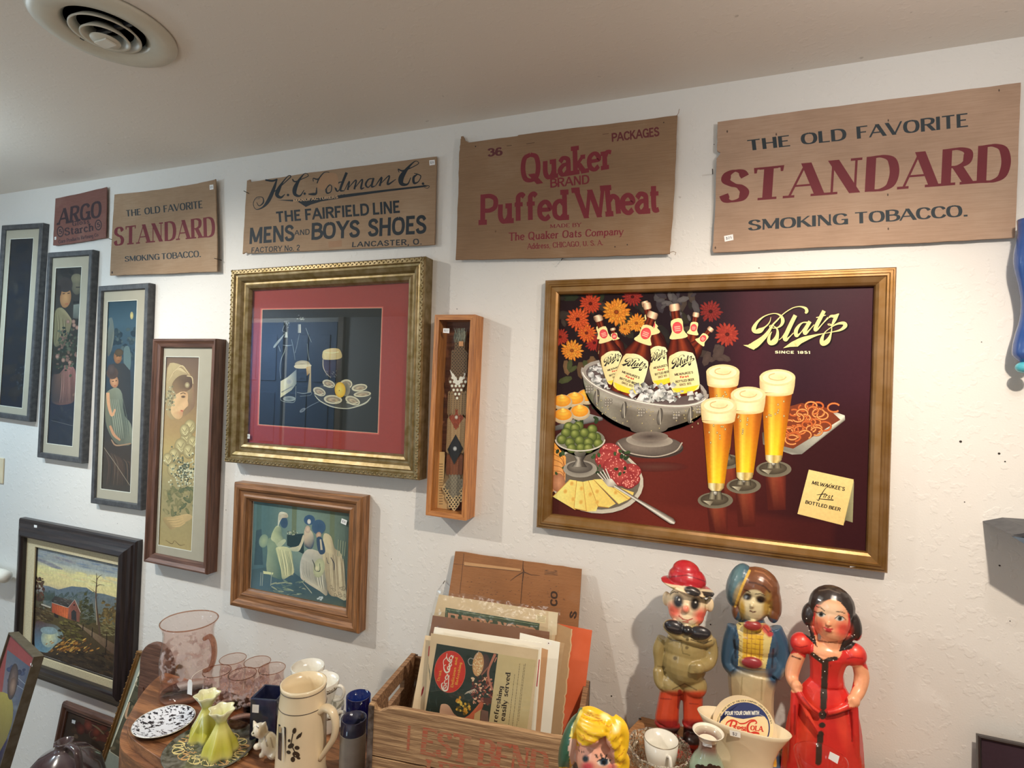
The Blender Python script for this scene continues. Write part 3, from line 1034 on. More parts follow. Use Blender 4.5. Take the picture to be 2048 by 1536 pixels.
A.text('Quaker', ((645, 660), (1352, 540), (640, 425), (1345, 322)), DR, 'roman', .2, .13, .07, .12)
A.text('BRAND', ((870, 692), (1172, 660), (868, 620), (1170, 588)), DR, 'roman', .19, .15, 0, .12)
A.text('Puffed', ((320, 985), (1000, 945), (322, 745), (995, 705)), DR, 'roman', .19, .14, .07, .1)
A.text('Wheat', ((1100, 935), (1722, 890), (1065, 690), (1720, 640)), DR, 'roman', .2, .14, .06, .06)
A.text('MADE BY', ((868, 1008), (1110, 998), (868, 980), (1110, 966)), DR, 'roman', .18, .1, .08, .2)
A.text('The Quaker Oats Company', ((545, 1110), (1440, 1062), (540, 1045), (1440, 1005)), DR, 'roman', .17, .11, .03, .12, .4, .08)
A.text('Address, CHICAGO, U. S. A.', ((690, 1175), (1285, 1143), (688, 1130), (1282, 1102)), DR, 'roman', .18, .1, .04, .12, .4)
for x, y in ((280, 366), (1762, 177), (1475, 1140), (1378, 1156)):
    A.ell(x, y, 5, 6, K(50, 38, 32), n=8)
A.line([(525, 362), (565, 357)], 4, K(70, 52, 40))
A.line([(680, 345), (745, 336)], 4, K(80, 58, 42))
A.line([(1280, 270), (1330, 264)], 4, K(90, 60, 46))
A.ell(438, 1035, 10, 14, K(78, 52, 36), K(140, 108, 78), n=10)
A.build('lettering', M['paper'], s2)
for q_ in ([at(1353, 232, 1.484), at(1357, 226, 1.478), at(1358.5, 218, 1.48)], [at(1339, 505, 1.484), at(1347, 503, 1.476), at(1352, 505, 1.474), at(1350, 510, 1.476)]):
    wr = MB().tube(q_, .0007, 5).build('loose_thread', M['card_c'])
    wr.parent = s2
    wr.matrix_parent_inverse = ms.inverted()
# --- shoe sign
q = ((494, 361), (873, 313), (869, 489), (485, 507.7))
out = [(494, 361), (500, 359), (501, 364), (620, 345), (750, 328.5), (873, 313), (871, 400), (869, 489), (740, 496), (610, 502), (494, 506.5), (494, 503), (485, 507.7), (489, 440)]
s3, ms, A = sign('cardboard_sign', 'long tan shoe-maker sign with black script across its top', rough_edge(out, 6, .4, 5), 1.486, .005, M['card_b'], q)
A.view(3, 430, 280)
BK = K(26, 36, 44)
A.text('THE FAIRFIELD LINE', ((370, 495), (1108, 437), (365, 430), (1105, 362)), BK, wt=.2, wn=.18, gap=.13, space=.3)
A.text('MENS', ((207, 625), (472, 606), (212, 527), (470, 507)), BK, wt=.2, wn=.18, gap=.13)
A.text('AND', ((478, 572), (566, 568), (478, 542), (566, 533)), BK, wt=.16, gap=.16)
A.text('BOYS SHOES', ((580, 600), (1262, 562), (583, 498), (1265, 448)), BK, wt=.2, wn=.18, gap=.13, space=.5)
A.text('FACTORY No. 2', ((218, 677), (508, 663), (220, 645), (508, 628)), BK, wt=.17, gap=.16, space=.35)
A.text('LANCASTER, O.', ((822, 643), (1240, 627), (825, 612), (1238, 590)), BK, wt=.18, gap=.18, space=.4)
# sweeping script name and banner
A.poly([(372, 360), (480, 358), (640, 345), (830, 320), (1000, 300), (1250, 272), (1278, 280), (1010, 312), (780, 345), (640, 368), (575, 388), (545, 402), (500, 372)], BK)
A.text('MANUFACTURERS', ((470, 372), (738, 349), (470, 357), (735, 333)), K(190, 158, 122), wt=.18, gap=.14)
A.text('OF', ((750, 343), (780, 340), (750, 328), (780, 325)), BK, wt=.18)
A.line([(1250, 272, 6), (1285, 276, 4), (1275, 290, 3), (1255, 285, 2)], 0, BK, 6)
for pts in (
    [(302, 240, 10), (345, 245, 12), (375, 235, 8)],                                             # H first bar
    [(372, 235, 7), (350, 300, 20), (320, 365, 22), (285, 405, 10), (245, 415, 4), (230, 380, 4), (250, 345, 4), (285, 345, 5), (290, 375, 9), (265, 395, 5), (250, 375, 4)],
    [(330, 330, 5), (380, 290, 5), (430, 245, 6), (455, 220, 6), (440, 215, 5), (405, 255, 10), (380, 300, 24), (372, 330, 22), (395, 345, 14), (420, 325, 4)],
    [(470, 250, 4), (465, 235, 6), (480, 250, 8), (520, 235, 5), (560, 215, 5), (540, 200, 4), (505, 240, 14), (480, 290, 26), (480, 325, 20), (510, 335, 10), (535, 300, 4)],   # C
    [(590, 250, 4), (590, 230, 6), (615, 235, 8), (660, 215, 5), (685, 195, 4), (655, 195, 5), (625, 230, 8), (612, 260, 6)],   # worn G
    [(560, 325, 6), (590, 325, 16), (607, 320, 12), (610, 285, 5)],
    [(690, 268, 6), (668, 290, 10), (672, 318, 10), (695, 310, 6), (700, 280, 6), (690, 268, 4)],                        # o
    [(790, 195, 16), (768, 250, 15), (752, 300, 13), (775, 305, 5)],                                                    # d
    [(765, 250, 5), (740, 258, 8), (724, 285, 12), (735, 308, 8), (757, 285, 4)],
    [(775, 305, 4), (806, 248, 8), (796, 300, 12)], [(800, 288, 4), (846, 240, 8), (836, 296, 12)], [(840, 286, 4), (884, 236, 8), (876, 290, 12), (896, 286, 4)],   # m
    [(950, 232, 5), (922, 236, 8), (904, 266, 12), (920, 284, 7), (948, 252, 4)], [(952, 228, 12), (940, 278, 12), (962, 276, 4)],   # a
    [(962, 276, 4), (1000, 224, 10), (988, 276, 12)], [(992, 264, 4), (1046, 214, 8), (1036, 266, 12), (1085, 236, 4)],   # n
    [(1105, 195, 4), (1100, 175, 6), (1125, 185, 9), (1180, 165, 6), (1222, 140, 5), (1200, 128, 5), (1155, 170, 16), (1118, 225, 32), (1120, 262, 24), (1155, 265, 10), (1175, 225, 4)],   # C
    [(1215, 205, 6), (1192, 225, 14), (1195, 258, 14), (1220, 250, 6), (1235, 218, 6), (1215, 205, 6), (1195, 200, 4)],   # o
):
    A.line(pts, 0, BK, 6)
for x, y in ((438, 330), (538, 322), (1248, 262)):
    A.ell(x, y, 8, 8, BK, n=10)
A.view(3, 430, 280)
A.text('THE', ((236, 362), (272, 354), (236, 352), (272, 344)), K(70, 70, 70), wt=.14)
A.poly([(640, 215), (700, 195), (735, 215), (735, 290), (690, 262), (655, 300), (615, 280)], K(158, 124, 94), 4)
A.poly([(680, 610), (760, 600), (762, 640), (682, 646)], K(146, 112, 84))
A.build('lettering', M['paper'], s3)
sticker(s3, ms, ((858.5, 320.5), (869.5, 319.5), (870, 329.5), (859, 331)), .0142, '$35')
# --- left tobacco sign
q = ((229, 389), (431, 363), (433, 543), (220, 550.7))
out = [(229, 389), (280, 384), (340, 376), (395, 367), (428, 359.5), (431, 358), (432, 420), (434, 480), (434, 543), (380, 544.5), (330, 547.5), (270, 549), (220, 551), (224, 470)]
s4, ms, A = sign('cardboard_sign', 'squarish tan tobacco sign between the dark red starch sign and the shoe sign', rough_edge(out, 5, .35, 7), 1.480, .004, M['card_b'], q)
A.view(3, 0, 0)
A.text('THE OLD FAVORITE', ((758, 1300), (1215, 1248), (755, 1262), (1212, 1203)), INK, 'roman', .2, .1, 0, .12, .45)
A.text('STANDARD', ((687, 1475), (1285, 1420), (690, 1365), (1280, 1300)), RED, 'roman', .235, .06, .11, .2)
A.view(3, 0, 420)
A.text('SMOKING TOBACCO.', ((750, 310), (1205, 282), (750, 278), (1203, 242)), INK, 'roman', .2, .1, 0, .1, .25)
A.line([(700, 205), (1285, 140)], .1, RED)
for x, y in ((673, 375), (820, 2000)):
    if y < 1000:
        A.ell(x, y, 5, 8, K(60, 45, 35), n=8)
A.build('lettering', M['paper'], s4)
sticker(s4, ms, ((419, 370), (426.5, 369), (427, 378.5), (419.5, 380)), .0202, '$25')
# --- starch sign
q = ((111, 397), (213.6, 374), (211.5, 475.5), (106, 490.5))
out = [(111, 397), (160, 387), (213.6, 374), (213, 420), (211.5, 475.5), (160, 484.5), (112, 491), (106, 490.5), (108, 450)]
s5, ms, A = sign('cardboard_sign', 'small dark red starch sign above the slate-framed prints', rough_edge(out, 5, .3, 9), 1.488, .003, M['card_d'], q)
A.view(3, 0, 0)
SI = K(52, 38, 44)
A.text('ARGO', ((350, 1350), (605, 1305), (358, 1255), (607, 1200)), SI, 'roman', .22, .12, .08, .14)
A.text('Gloss', ((435, 1357), (535, 1340), (435, 1330), (535, 1312)), SI, 'roman', .2, .12, .04, .25)
A.text('Starch', ((390, 1415), (560, 1386), (388, 1368), (558, 1338)), SI, 'roman', .19, .12, .05, .14)
for cx, cy in ((362, 1390), (590, 1350)):
    A.ell(cx, cy, 21, 33, SI)
    A.ell(cx, cy, 15, 25, K(120, 84, 76))
    A.text('5', ((cx - 9, cy + 16), (cx + 9, cy + 13), (cx - 9, cy - 14), (cx + 9, cy - 17)), SI, wt=.2)
A.text('Corn Products Refining Co', ((352, 1462), (590, 1418), (350, 1440), (588, 1398)), SI, 'roman', .2, .14, .05, .12)
A.build('lettering', M['paper'], s5)
sticker(s5, ms, ((109, 474), (112.5, 473.4), (112.3, 479), (109, 479.5)), .0122, '$9')


# --- nails that pin the signs
def nail(px, py, lean=(0, 0), y=1.5, ln=.02, lab=None):
    b = MB()
    p = at(px, py, 1.48)
    q2 = p + Vector((lean[0], -.012, lean[1]))
    b.tube([p + Vector((0, .02, 0)), q2], .0012, 6)
    o = b.build('nail', M['nail'])
    tag(o, lab or 'small dark nail pinning a cardboard sign to the wall', 'nail', None if lab else 'nails that pin the signs')
    return o


nail(1121, 514, (.006, -.012), lab='bent dark nail under the lower edge of the cereal carton panel')
nail(497, 387, (-.01, .006), lab='thin slanted nail at the upper left of the shoe sign')
nail(224, 479, lab='dark nail head at the left edge of the squarish tobacco sign')
nail(434, 518, lab='dark nail head at the right edge of the squarish tobacco sign')
nail(1425, 342, lab='nail beside the left edge of the widest tobacco sign')
nail(883, 1166, (.012, .004), lab='bent little nail left in the bare wall above the crate')

# ------------------------------------------------------------------ the prints and paintings themselves
rd = random.Random(11)


def k1(r, g, b):
    return K(r, g, b, 1.35)


def lerp3(stops, t):
    for (a, ca), (b, cb) in zip(stops, stops[1:]):
        if t <= b:
            return mix(ca, cb, max(0, (t - a) / (b - a)))
    return stops[-1][1]


def beer_logo(A, f, col):
    """the beer maker's script; f maps logo points (read in a 2048 x 1024 enlargement) to view units, returns (x, y, scale)"""
    def ln(pts):
        q = [f(x, y) for x, y, w in pts]
        A.line([(a[0], a[1], w * a[2]) for a, (x, y, w) in zip(q, pts)], 0, col, 5)
    ln([(612, 292, 8), (598, 360, 14), (560, 420, 22), (500, 470, 30), (430, 520, 84), (345, 540, 60), (320, 490, 74), (375, 385, 44), (480, 290, 22), (600, 240, 14), (700, 232, 16), (780, 270, 36), (815, 340, 60), (800, 410, 48), (740, 465, 24), (660, 480, 14), (600, 468, 14), (590, 440, 10), (630, 432, 10), (690, 465, 18), (725, 520, 34), (720, 610, 60), (680, 700, 96), (610, 735, 76), (575, 690, 56), (590, 610, 36), (628, 540, 10)])
    ln([(1200, 228, 30), (1225, 190, 56), (1200, 140, 44), (1110, 112, 18), (1000, 130, 14), (890, 190, 16), (800, 260, 16), (720, 345, 24), (640, 430, 30), (560, 560, 60), (470, 660, 84), (330, 770, 120), (235, 788, 60)])
    A.poly([f(*p)[:2] for p in ((140, 770), (250, 765), (400, 700), (420, 760), (320, 850))], col)
    ln([(750, 682, 10), (800, 640, 14), (850, 570, 20), (890, 500, 20), (1000, 290, 20)])
    ln([(1030, 260, 66), (960, 400, 70), (890, 550, 72), (850, 640, 70), (870, 680, 56), (930, 630, 18), (1000, 560, 14)])
    ln([(1240, 385, 30), (1160, 385, 18), (1090, 440, 44), (1040, 530, 66), (1050, 610, 56), (1110, 570, 20), (1180, 480, 16), (1240, 390, 20)])
    ln([(1280, 365, 60), (1220, 470, 62), (1185, 550, 60), (1210, 570, 44), (1280, 500, 18), (1350, 420, 14)])
    ln([(1520, 185, 64), (1450, 320, 66), (1385, 450, 68), (1370, 510, 56), (1410, 500, 30), (1490, 410, 16), (1590, 300, 30)])
    ln([(1385, 300, 14), (1460, 285, 18), (1550, 258, 12)])
    ln([(1600, 300, 20), (1640, 275, 40), (1700, 275, 50), (1775, 235, 16)])
    ln([(1760, 240, 30), (1710, 320, 60), (1670, 400, 40), (1650, 430, 20), (1600, 430, 12), (1585, 410, 10), (1640, 420, 14), (1650, 500, 16), (1630, 600, 34), (1580, 700, 80), (1500, 745, 76), (1480, 680, 64), (1530, 560, 20), (1620, 480, 12), (1740, 410, 30), (1850, 395, 56), (1880, 440, 70), (1800, 510, 36), (1640, 550, 12), (1500, 575, 14), (1350, 610, 40), (1150, 680, 90), (1020, 760, 80)])
    A.poly([f(*p)[:2] for p in ((820, 822), (960, 720), (1100, 650), (1190, 690), (1070, 795), (940, 800))], col)


# ---- beer poster
A = AB
A.step = 1.2e-5


def bg(u, v):
    top = lerp3([(0, k1(34, 20, 22)), (.3, k1(28, 17, 20)), (.55, k1(32, 20, 28)), (.66, k1(62, 28, 38)), (.8, k1(46, 24, 34)), (1, k1(58, 28, 38))], u)
    low = lerp3([(0, k1(58, 26, 22)), (.35, k1(94, 38, 30)), (.55, k1(82, 32, 28)), (.8, k1(52, 24, 26)), (1, k1(50, 22, 26))], u)
    t = min(1, max(0, (.56 - v + .06 * u) / .16))
    c = mix(top, low, t)
    if v < .1:
        c = mix(c, k1(110, 44, 34), .35 * (1 - abs(u - .5) * 1.6) if u < .9 else 0)
    return c


A.ground(bg, 48, 36)
A.view(2.56, 1060, 500)
A.blobs(46, lambda r: (r.uniform(150, 880), r.uniform(225, 520)), (22, 60), [k1(46, 42, 34), k1(58, 50, 44), k1(38, 34, 32), k1(66, 56, 50), k1(44, 50, 34)], .5, rd)
A.blobs(20, lambda r: (r.uniform(640, 860), r.uniform(225, 360)), (16, 40), [k1(74, 70, 72), k1(58, 52, 58), k1(88, 84, 84)], .45, rd)


def flower(cx, cy, r, c1, c2, cc, n=18):
    for ring, (q, w) in enumerate(((1, .2), (.72, .2), (.45, .2))):
        for k in range(n - ring * 3):
            a = 2 * math.pi * (k + ring * .5) / (n - ring * 3) + rd.uniform(-.1, .1)
            L = r * q * rd.uniform(.85, 1.05)
            A.ell(cx + math.cos(a) * L * .58, cy + math.sin(a) * L * .55, L * .45, r * w * .62, mix(c1, c2, rd.random()), mix(c1, (0, 0, 0), .45), rot=math.degrees(a), n=8, hx=.4)
    A.ell(cx, cy, r * .17, r * .15, cc, mix(cc, (0, 0, 0), .6), n=10)


OR, RO, DRD, YO = k1(222, 128, 44), k1(200, 80, 42), k1(136, 42, 38), k1(226, 160, 60)
flower(525, 240, 52, DRD, k1(150, 50, 40), k1(70, 20, 20))
flower(310, 275, 58, k1(178, 62, 40), RO, k1(90, 30, 20))
flower(155, 445, 46, k1(170, 58, 40), DRD, k1(90, 30, 20))
flower(330, 475, 50, k1(158, 44, 36), DRD, k1(80, 20, 20))
flower(290, 425, 52, RO, OR, k1(110, 40, 20))
flower(245, 355, 64, RO, k1(214, 104, 50), k1(70, 26, 22))
flower(545, 375, 52, OR, YO, k1(150, 80, 30))
flower(485, 405, 34, OR, YO, k1(150, 80, 30))
flower(443, 318, 74, OR, YO, k1(150, 70, 30), 22)
flower(215, 515, 60, OR, YO, k1(150, 80, 30), 20)
flower(925, 315, 62, k1(120, 40, 38), DRD, k1(60, 20, 20))
flower(1010, 432, 66, k1(168, 62, 48), DRD, k1(90, 30, 26))
A.blobs(10, lambda r: (r.uniform(160, 330), r.uniform(560, 680)), (26, 52), [k1(70, 74, 44), k1(92, 70, 50), k1(58, 60, 40), k1(110, 84, 58)], .45, rd)
A.blobs(8, lambda r: (r.uniform(850, 1000), r.uniform(480, 560)), (20, 50), [k1(60, 50, 46), k1(74, 60, 56)], .5, rd)
# tray of eggs
A.poly([(120, 905), (300, 838), (372, 858), (372, 872), (130, 925)], [k1(90, 90, 88), k1(150, 150, 145), k1(120, 120, 118), k1(60, 60, 60), k1(70, 70, 68)])
A.blobs(16, lambda r: (r.uniform(150, 350), r.uniform(800, 880)), (10, 20), [k1(44, 62, 36), k1(58, 80, 44)], .6, rd)
for x, y in ((290, 752), (230, 768), (165, 780), (255, 832), (170, 850)):
    A.ell(x, y, 52, 40, k1(240, 228, 196), k1(170, 150, 116), hy=-.3)
    A.ell(x, y - 8, 44, 30, k1(236, 170, 56), k1(206, 130, 40))
    A.ell(x, y - 16, 34, 20, k1(246, 190, 70), k1(214, 140, 44))
    A.ell(x, y - 25, 21, 12, k1(250, 204, 96), k1(222, 150, 50))
    A.ell(x - 2, y - 34, 10, 7, k1(252, 214, 120), k1(230, 166, 64))
# ice bowl: inside, ice, bottles, outside
RX, RY, BX, BY, RT = 326, 104, 588, 680, 12
A.ell(BX, BY, RX, RY, k1(70, 60, 58), k1(150, 144, 136), rot=RT)
A.ell(BX, BY + 4, RX - 18, RY - 14, k1(60, 44, 44), k1(92, 80, 78), rot=RT)


def ice(n, x0, x1, y0, y1):
    for _ in range(n):
        x, y, q = rd.uniform(x0, x1), rd.uniform(y0, y1), rd.uniform(10, 24)
        a = rd.uniform(0, 6)
        pts = [(x + math.cos(a + k * 1.4 + rd.uniform(-.3, .3)) * q, y + math.sin(a + k * 1.4) * q * .8) for k in range(4)]
        A.poly(pts, [rd.choice([k1(206, 206, 200), k1(120, 124, 122), k1(70, 66, 66), k1(168, 170, 166), k1(236, 238, 232)]) for _ in range(4)])


ice(46, 305, 430, 580, 700)


def bottle(p0, p1, w, lab=True, cap=k1(196, 160, 130)):
    G = [k1(40, 14, 12), k1(110, 40, 24), k1(60, 20, 16), k1(132, 54, 30), k1(70, 24, 18), k1(30, 10, 10)]
    A.shaft(p0, p1, [(0, w * .3), (.1, w * .3), (.26, w * .36), (.38, w * .62), (.5, w * .96), (.58, w), (1, w * .98)], G)
    A.shaft(p0, p1, [(-.035, w * .30), (-.02, w * .36), (.03, w * .37), (.045, w * .30)], [k1(90, 66, 50), cap, k1(240, 214, 180), cap, k1(80, 56, 44)])
    dx, dy = p1[0] - p0[0], p1[1] - p0[1]
    ang = math.degrees(math.atan2(dy, dx)) - 90

    def on(t, s_):
        d = math.hypot(dx, dy)
        return (p0[0] + dx * t + dy / d * s_ * w, p0[1] + dy * t - dx / d * s_ * w)
    # neck label with its pink seal
    A.poly([on(.15, -.36), on(.14, .36), on(.27, .4), on(.345, .62), on(.36, 0), on(.345, -.62), on(.27, -.4)], k1(226, 206, 146), 3)
    c = on(.235, 0)
    A.ell(c[0], c[1], w * .34, w * .4, k1(220, 92, 92), k1(196, 66, 72), rot=ang)
    for j in (-.1, .08, .26):
        e, g = on(.235 + j * .12, -.2), on(.235 + j * .12, .2)
        A.line([e, g], w * .06, k1(240, 170, 150))
    if lab:
        A.poly([on(.5, 0), on(.52, .5), on(.58, .9), on(.9, .96), on(.96, .5), on(.97, -.5), on(.9, -.96), on(.58, -.9), on(.52, -.5)], [k1(240, 226, 172)] * 4 + [k1(224, 196, 60)] * 2 + [k1(214, 196, 140)] * 3, 3)
        A.poly([on(.9, .93), on(.965, .5), on(.975, -.5), on(.9, -.93), on(.91, 0)], k1(226, 196, 52))
        return on
    return on


def label(on, w):
    def f(x, y):
        a = on(.615 + (y - 480) / 1024 * .2, (x - 1030) / 2048 * 1.95)
        return (a[0], a[1], w * 1.9 / 2048 * 1.25)
    beer_logo(A, f, k1(38, 34, 36))
    for t, c, s_, st in ((.765, k1(60, 40, 36), .62, "MILWAUKEE'S"), (.80, k1(190, 50, 40), .3, 'first'), (.845, k1(50, 36, 34), .62, 'BOTTLED BEER'), (.885, k1(120, 100, 70), .4, 'SINCE 1851')):
        A.text(st, (on(t, -s_), on(t, s_), on(t - .027, -s_), on(t - .027, s_)), c, wt=.22, gap=.12)


bottle((345, 345), (435, 640), 54, True)
bottle((425, 405), (455, 560), 40, False)
bottle((590, 275), (690, 640), 52, True)
bottle((850, 330), (800, 620), 48, False)
bottle((925, 405), (760, 610), 46, False)
on = bottle((352, 350), (460, 690), 60)
label(on, 60)
on = bottle((600, 285), (690, 700), 58)
label(on, 58)
on = bottle((628, 332), (480, 740), 76)
label(on, 76)
on = bottle((740, 292), (803, 745), 76)
label(on, 76)
ice(70, 520, 740, 690, 775)
ice(24, 640, 880, 720, 760)
# bowl outside
rows = []
SIL = [(0, k1(112, 108, 96)), (.06, k1(58, 62, 46)), (.16, k1(104, 106, 84)), (.3, k1(150, 146, 132)), (.42, k1(112, 104, 94)), (.55, k1(142, 134, 120)), (.7, k1(92, 84, 76)), (.82, k1(120, 108, 78)), (.93, k1(74, 58, 50)), (1, k1(110, 92, 80))]
ca, sa = math.cos(math.radians(RT)), math.sin(math.radians(RT))
for j in range(13):
    v = j / 12
    row = []
    for i in range(41):
        s_ = i / 40
        t = math.pi * (1 - s_)
        q = (1 - v ** 2.5 * .70)
        x = BX + (math.cos(t) * RX * q) * ca - math.sin(t) * RY * q * sa + 22 * v
        y = BY + math.sin(t) * RY * q * ca + math.cos(t) * RX * q * sa * (1 - v) + v ** .8 * 235 - 4
        c = mix(lerp3(SIL, s_), k1(30, 28, 22), .28)
        c = mix(c, k1(52, 44, 40), max(0, v - .35) * .95)
        c = mix(c, k1(206, 202, 190), .35 * max(0, 1 - abs(v - .06) * 9))
        row.append((x, y, c))
    rows.append(row)
A.strips(rows)
A.line([(BX + math.cos(t) * RX * ca - math.sin(t) * RY * sa, BY + math.sin(t) * RY * ca + math.cos(t) * RX * sa) for t in [math.pi * (1.03 - k / 30 * 1.06) for k in range(31)]], 15, k1(150, 142, 134))
A.line([(BX + math.cos(t) * RX * ca - math.sin(t) * RY * sa, BY - 3 + math.sin(t) * RY * ca + math.cos(t) * RX * sa) for t in [math.pi * (.95 - k / 30 * .9) for k in range(31)]], 5, k1(226, 216, 206))
for k in range(9):       # embossed fruit and leaves under the rim
    t = math.pi * (.9 - k * .1)
    x, y = BX + 6 + math.cos(t) * RX * .93 * ca - math.sin(t) * RY * sa, BY + 62 + math.sin(t) * RY * .95 + math.cos(t) * RX * sa * .8
    if k % 2:
        A.ell(x, y, 15, 44, k1(120, 116, 108), k1(70, 64, 58), rot=8, hx=-.4)
        A.line([(x, y - 40), (x + 3, y + 40)], 4, k1(176, 170, 156))
    else:
        for a in range(8):
            A.ell(x + (a % 3 - 1) * 13, y - 22 + (a // 3) * 14, 8, 8, k1(176, 170, 158), k1(84, 78, 72), hx=-.3, hy=-.3, n=9)
for _ in range(46):
    t = math.pi * rd.uniform(.08, .92)
    x, y = BX + 14 + math.cos(t) * RX * .86, BY + 40 + math.sin(t) * RY * .9 + rd.uniform(0, 110) + math.cos(t) * 50
    A.ell(x, y, 3.4, 4.4, k1(226, 206, 150), k1(92, 78, 60), n=7)
A.ell(610, 1010, 176, 58, k1(96, 84, 76), k1(60, 48, 44), rot=2)
A.ell(610, 1000, 172, 52, k1(124, 114, 104), k1(84, 76, 70), rot=2, hx=-.4, hy=.2)
A.ell(612, 975, 120, 34, k1(84, 74, 68), k1(150, 142, 130), rot=2)
A.ell(614, 955, 94, 26, k1(70, 60, 56), k1(120, 110, 100))
A.line([(450, 985), (490, 1030), (570, 1052), (660, 1056), (745, 1030), (780, 985)], 6, k1(170, 160, 146), 5)
A.ell(640, 1110, 170, 26, k1(88, 52, 44), k1(80, 32, 28))
# plate, olives, salami, cheese, fork
A.ell(340, 1175, 243, 172, k1(110, 104, 92), k1(186, 180, 164), rot=8)
A.ell(338, 1170, 226, 157, k1(84, 76, 66), k1(104, 96, 84), rot=8)
A.poly([(118, 975), (185, 1060), (182, 1180), (112, 1245)], [k1(226, 150, 50), k1(214, 150, 74), k1(206, 150, 100), k1(196, 140, 104)])
for k in range(6):
    A.line([(116, 1010 + k * 30), (165, 1050 + k * 22), (178, 1110 + k * 18)], 3, k1(150, 92, 50), 4)
A.ell(145, 1190, 36, 48, k1(196, 140, 104), k1(150, 98, 70))
for x, y, r in ((412, 1030, 56), (400, 1070, 66), (520, 1130, 50), (440, 1108, 64), (510, 1170, 54), (468, 1160, 62), (505, 1192, 36)):
    A.ell(x, y, r, r * .74, k1(172, 76, 70), k1(140, 48, 50), rot=8)
    A.line([(x + math.cos(t) * r, y + math.sin(t) * r * .74 + 2) for t in [k * .35 for k in range(-1, 11)]], 3, k1(120, 36, 40))
    for _ in range(26):
        a, q = rd.uniform(0, 6.28), r * .9 * math.sqrt(rd.random())
        A.ell(x + math.cos(a) * q, y + math.sin(a) * q * .7, 4.5, 3, k1(232, 166, 150), k1(216, 120, 110), n=6, rot=rd.uniform(0, 180))
A.blobs(30, lambda r: (r.choice([165, 345, 490, 460]) + r.uniform(-30, 30), r.choice([1130, 1105, 1045, 1040]) + r.uniform(-22, 22)), (7, 14), [k1(44, 60, 38), k1(62, 84, 50)], .7, rd)
CH = [[(205, 1175), (240, 1180), (232, 1330), (118, 1262)], [(240, 1182), (272, 1186), (300, 1338), (226, 1322)], [(272, 1186), (300, 1180), (352, 1300), (340, 1336), (290, 1338)], [(300, 1180), (326, 1176), (440, 1298), (404, 1318), (350, 1312)], [(326, 1174), (368, 1172), (510, 1275), (455, 1300)], [(368, 1172), (430, 1205), (533, 1240), (525, 1262), (505, 1276)]]
for k, q in enumerate(CH):
    A.poly(q, [k1(238, 206, 118), k1(232, 196, 110), k1(226, 188, 100), k1(242, 212, 128), k1(230, 194, 104)][:len(q)])
    A.line([q[-1], q[-2]] if k % 2 else [q[1], q[2]], 4, k1(176, 128, 58))
    A.line([q[0], q[-1]], 3, k1(190, 140, 66))
for x, y in ((215, 1195), (182, 1235), (265, 1220), (222, 1275), (345, 1235), (262, 1290), (345, 1290), (440, 1240), (310, 1250)):
    A.ell(x, y, 10, 12, k1(196, 150, 70), k1(222, 180, 96), rot=20, n=10)
A.ell(258, 1120, 86, 44, k1(90, 84, 76), k1(150, 144, 132))
A.ell(256, 1112, 66, 30, k1(120, 114, 104), k1(78, 72, 66), hx=-.4)
A.shaft((256, 1050), (254, 1110), [(0, 34), (.4, 18), (.7, 26), (1, 40)], [k1(60, 56, 52), k1(170, 164, 152), k1(84, 78, 70), k1(50, 44, 42)])
rows = []
for j in range(7):
    v = j / 6
    rows.append([(258 + math.cos(math.pi * (1 - i / 12)) * 126 * (1 - v ** 2 * .75), 970 + math.sin(math.pi * i / 12) * 58 * (1 - v * .5) + v * 62, mix(lerp3([(0, k1(90, 88, 80)), (.25, k1(152, 148, 136)), (.6, k1(76, 72, 62)), (1, k1(112, 104, 92))], i / 12), k1(40, 36, 34), v * .5)) for i in range(13)])
A.strips(rows)
A.ell(258, 968, 126, 56, k1(60, 66, 40), k1(120, 118, 104))
for x, y in ((200, 905), (250, 900), (320, 918), (232, 912), (186, 935), (280, 936), (232, 942), (340, 960), (165, 970), (320, 955), (205, 985), (255, 975), (300, 985), (350, 990), (215, 1015), (262, 1012), (300, 1015)):
    A.ell(x, y, 26, 25, k1(148, 156, 86), k1(58, 68, 32), hx=-.3, hy=-.4, mid=(.6, k1(96, 108, 50)), n=16)
A.line([(258 + math.cos(t) * 126, 970 + math.sin(t) * 58) for t in [math.pi * k / 16 for k in range(17)]], 7, k1(190, 186, 172))
for k in range(4):
    A.line([(346 + k * 14, 1142 - k * 8), (392 + k * 8, 1192 - k * 3)], 5, k1(206, 200, 190))
A.poly([(372, 1176), (420, 1170), (448, 1205), (430, 1216), (400, 1210)], [k1(120, 116, 108), k1(220, 214, 200), k1(150, 140, 130), k1(90, 84, 78), k1(180, 172, 160)])
A.shaft((432, 1206), (742, 1396), [(0, 7), (.4, 8), (.8, 15), (.95, 16), (1, 8)], [k1(96, 84, 76), k1(226, 220, 208), k1(140, 130, 120), k1(70, 58, 52)])
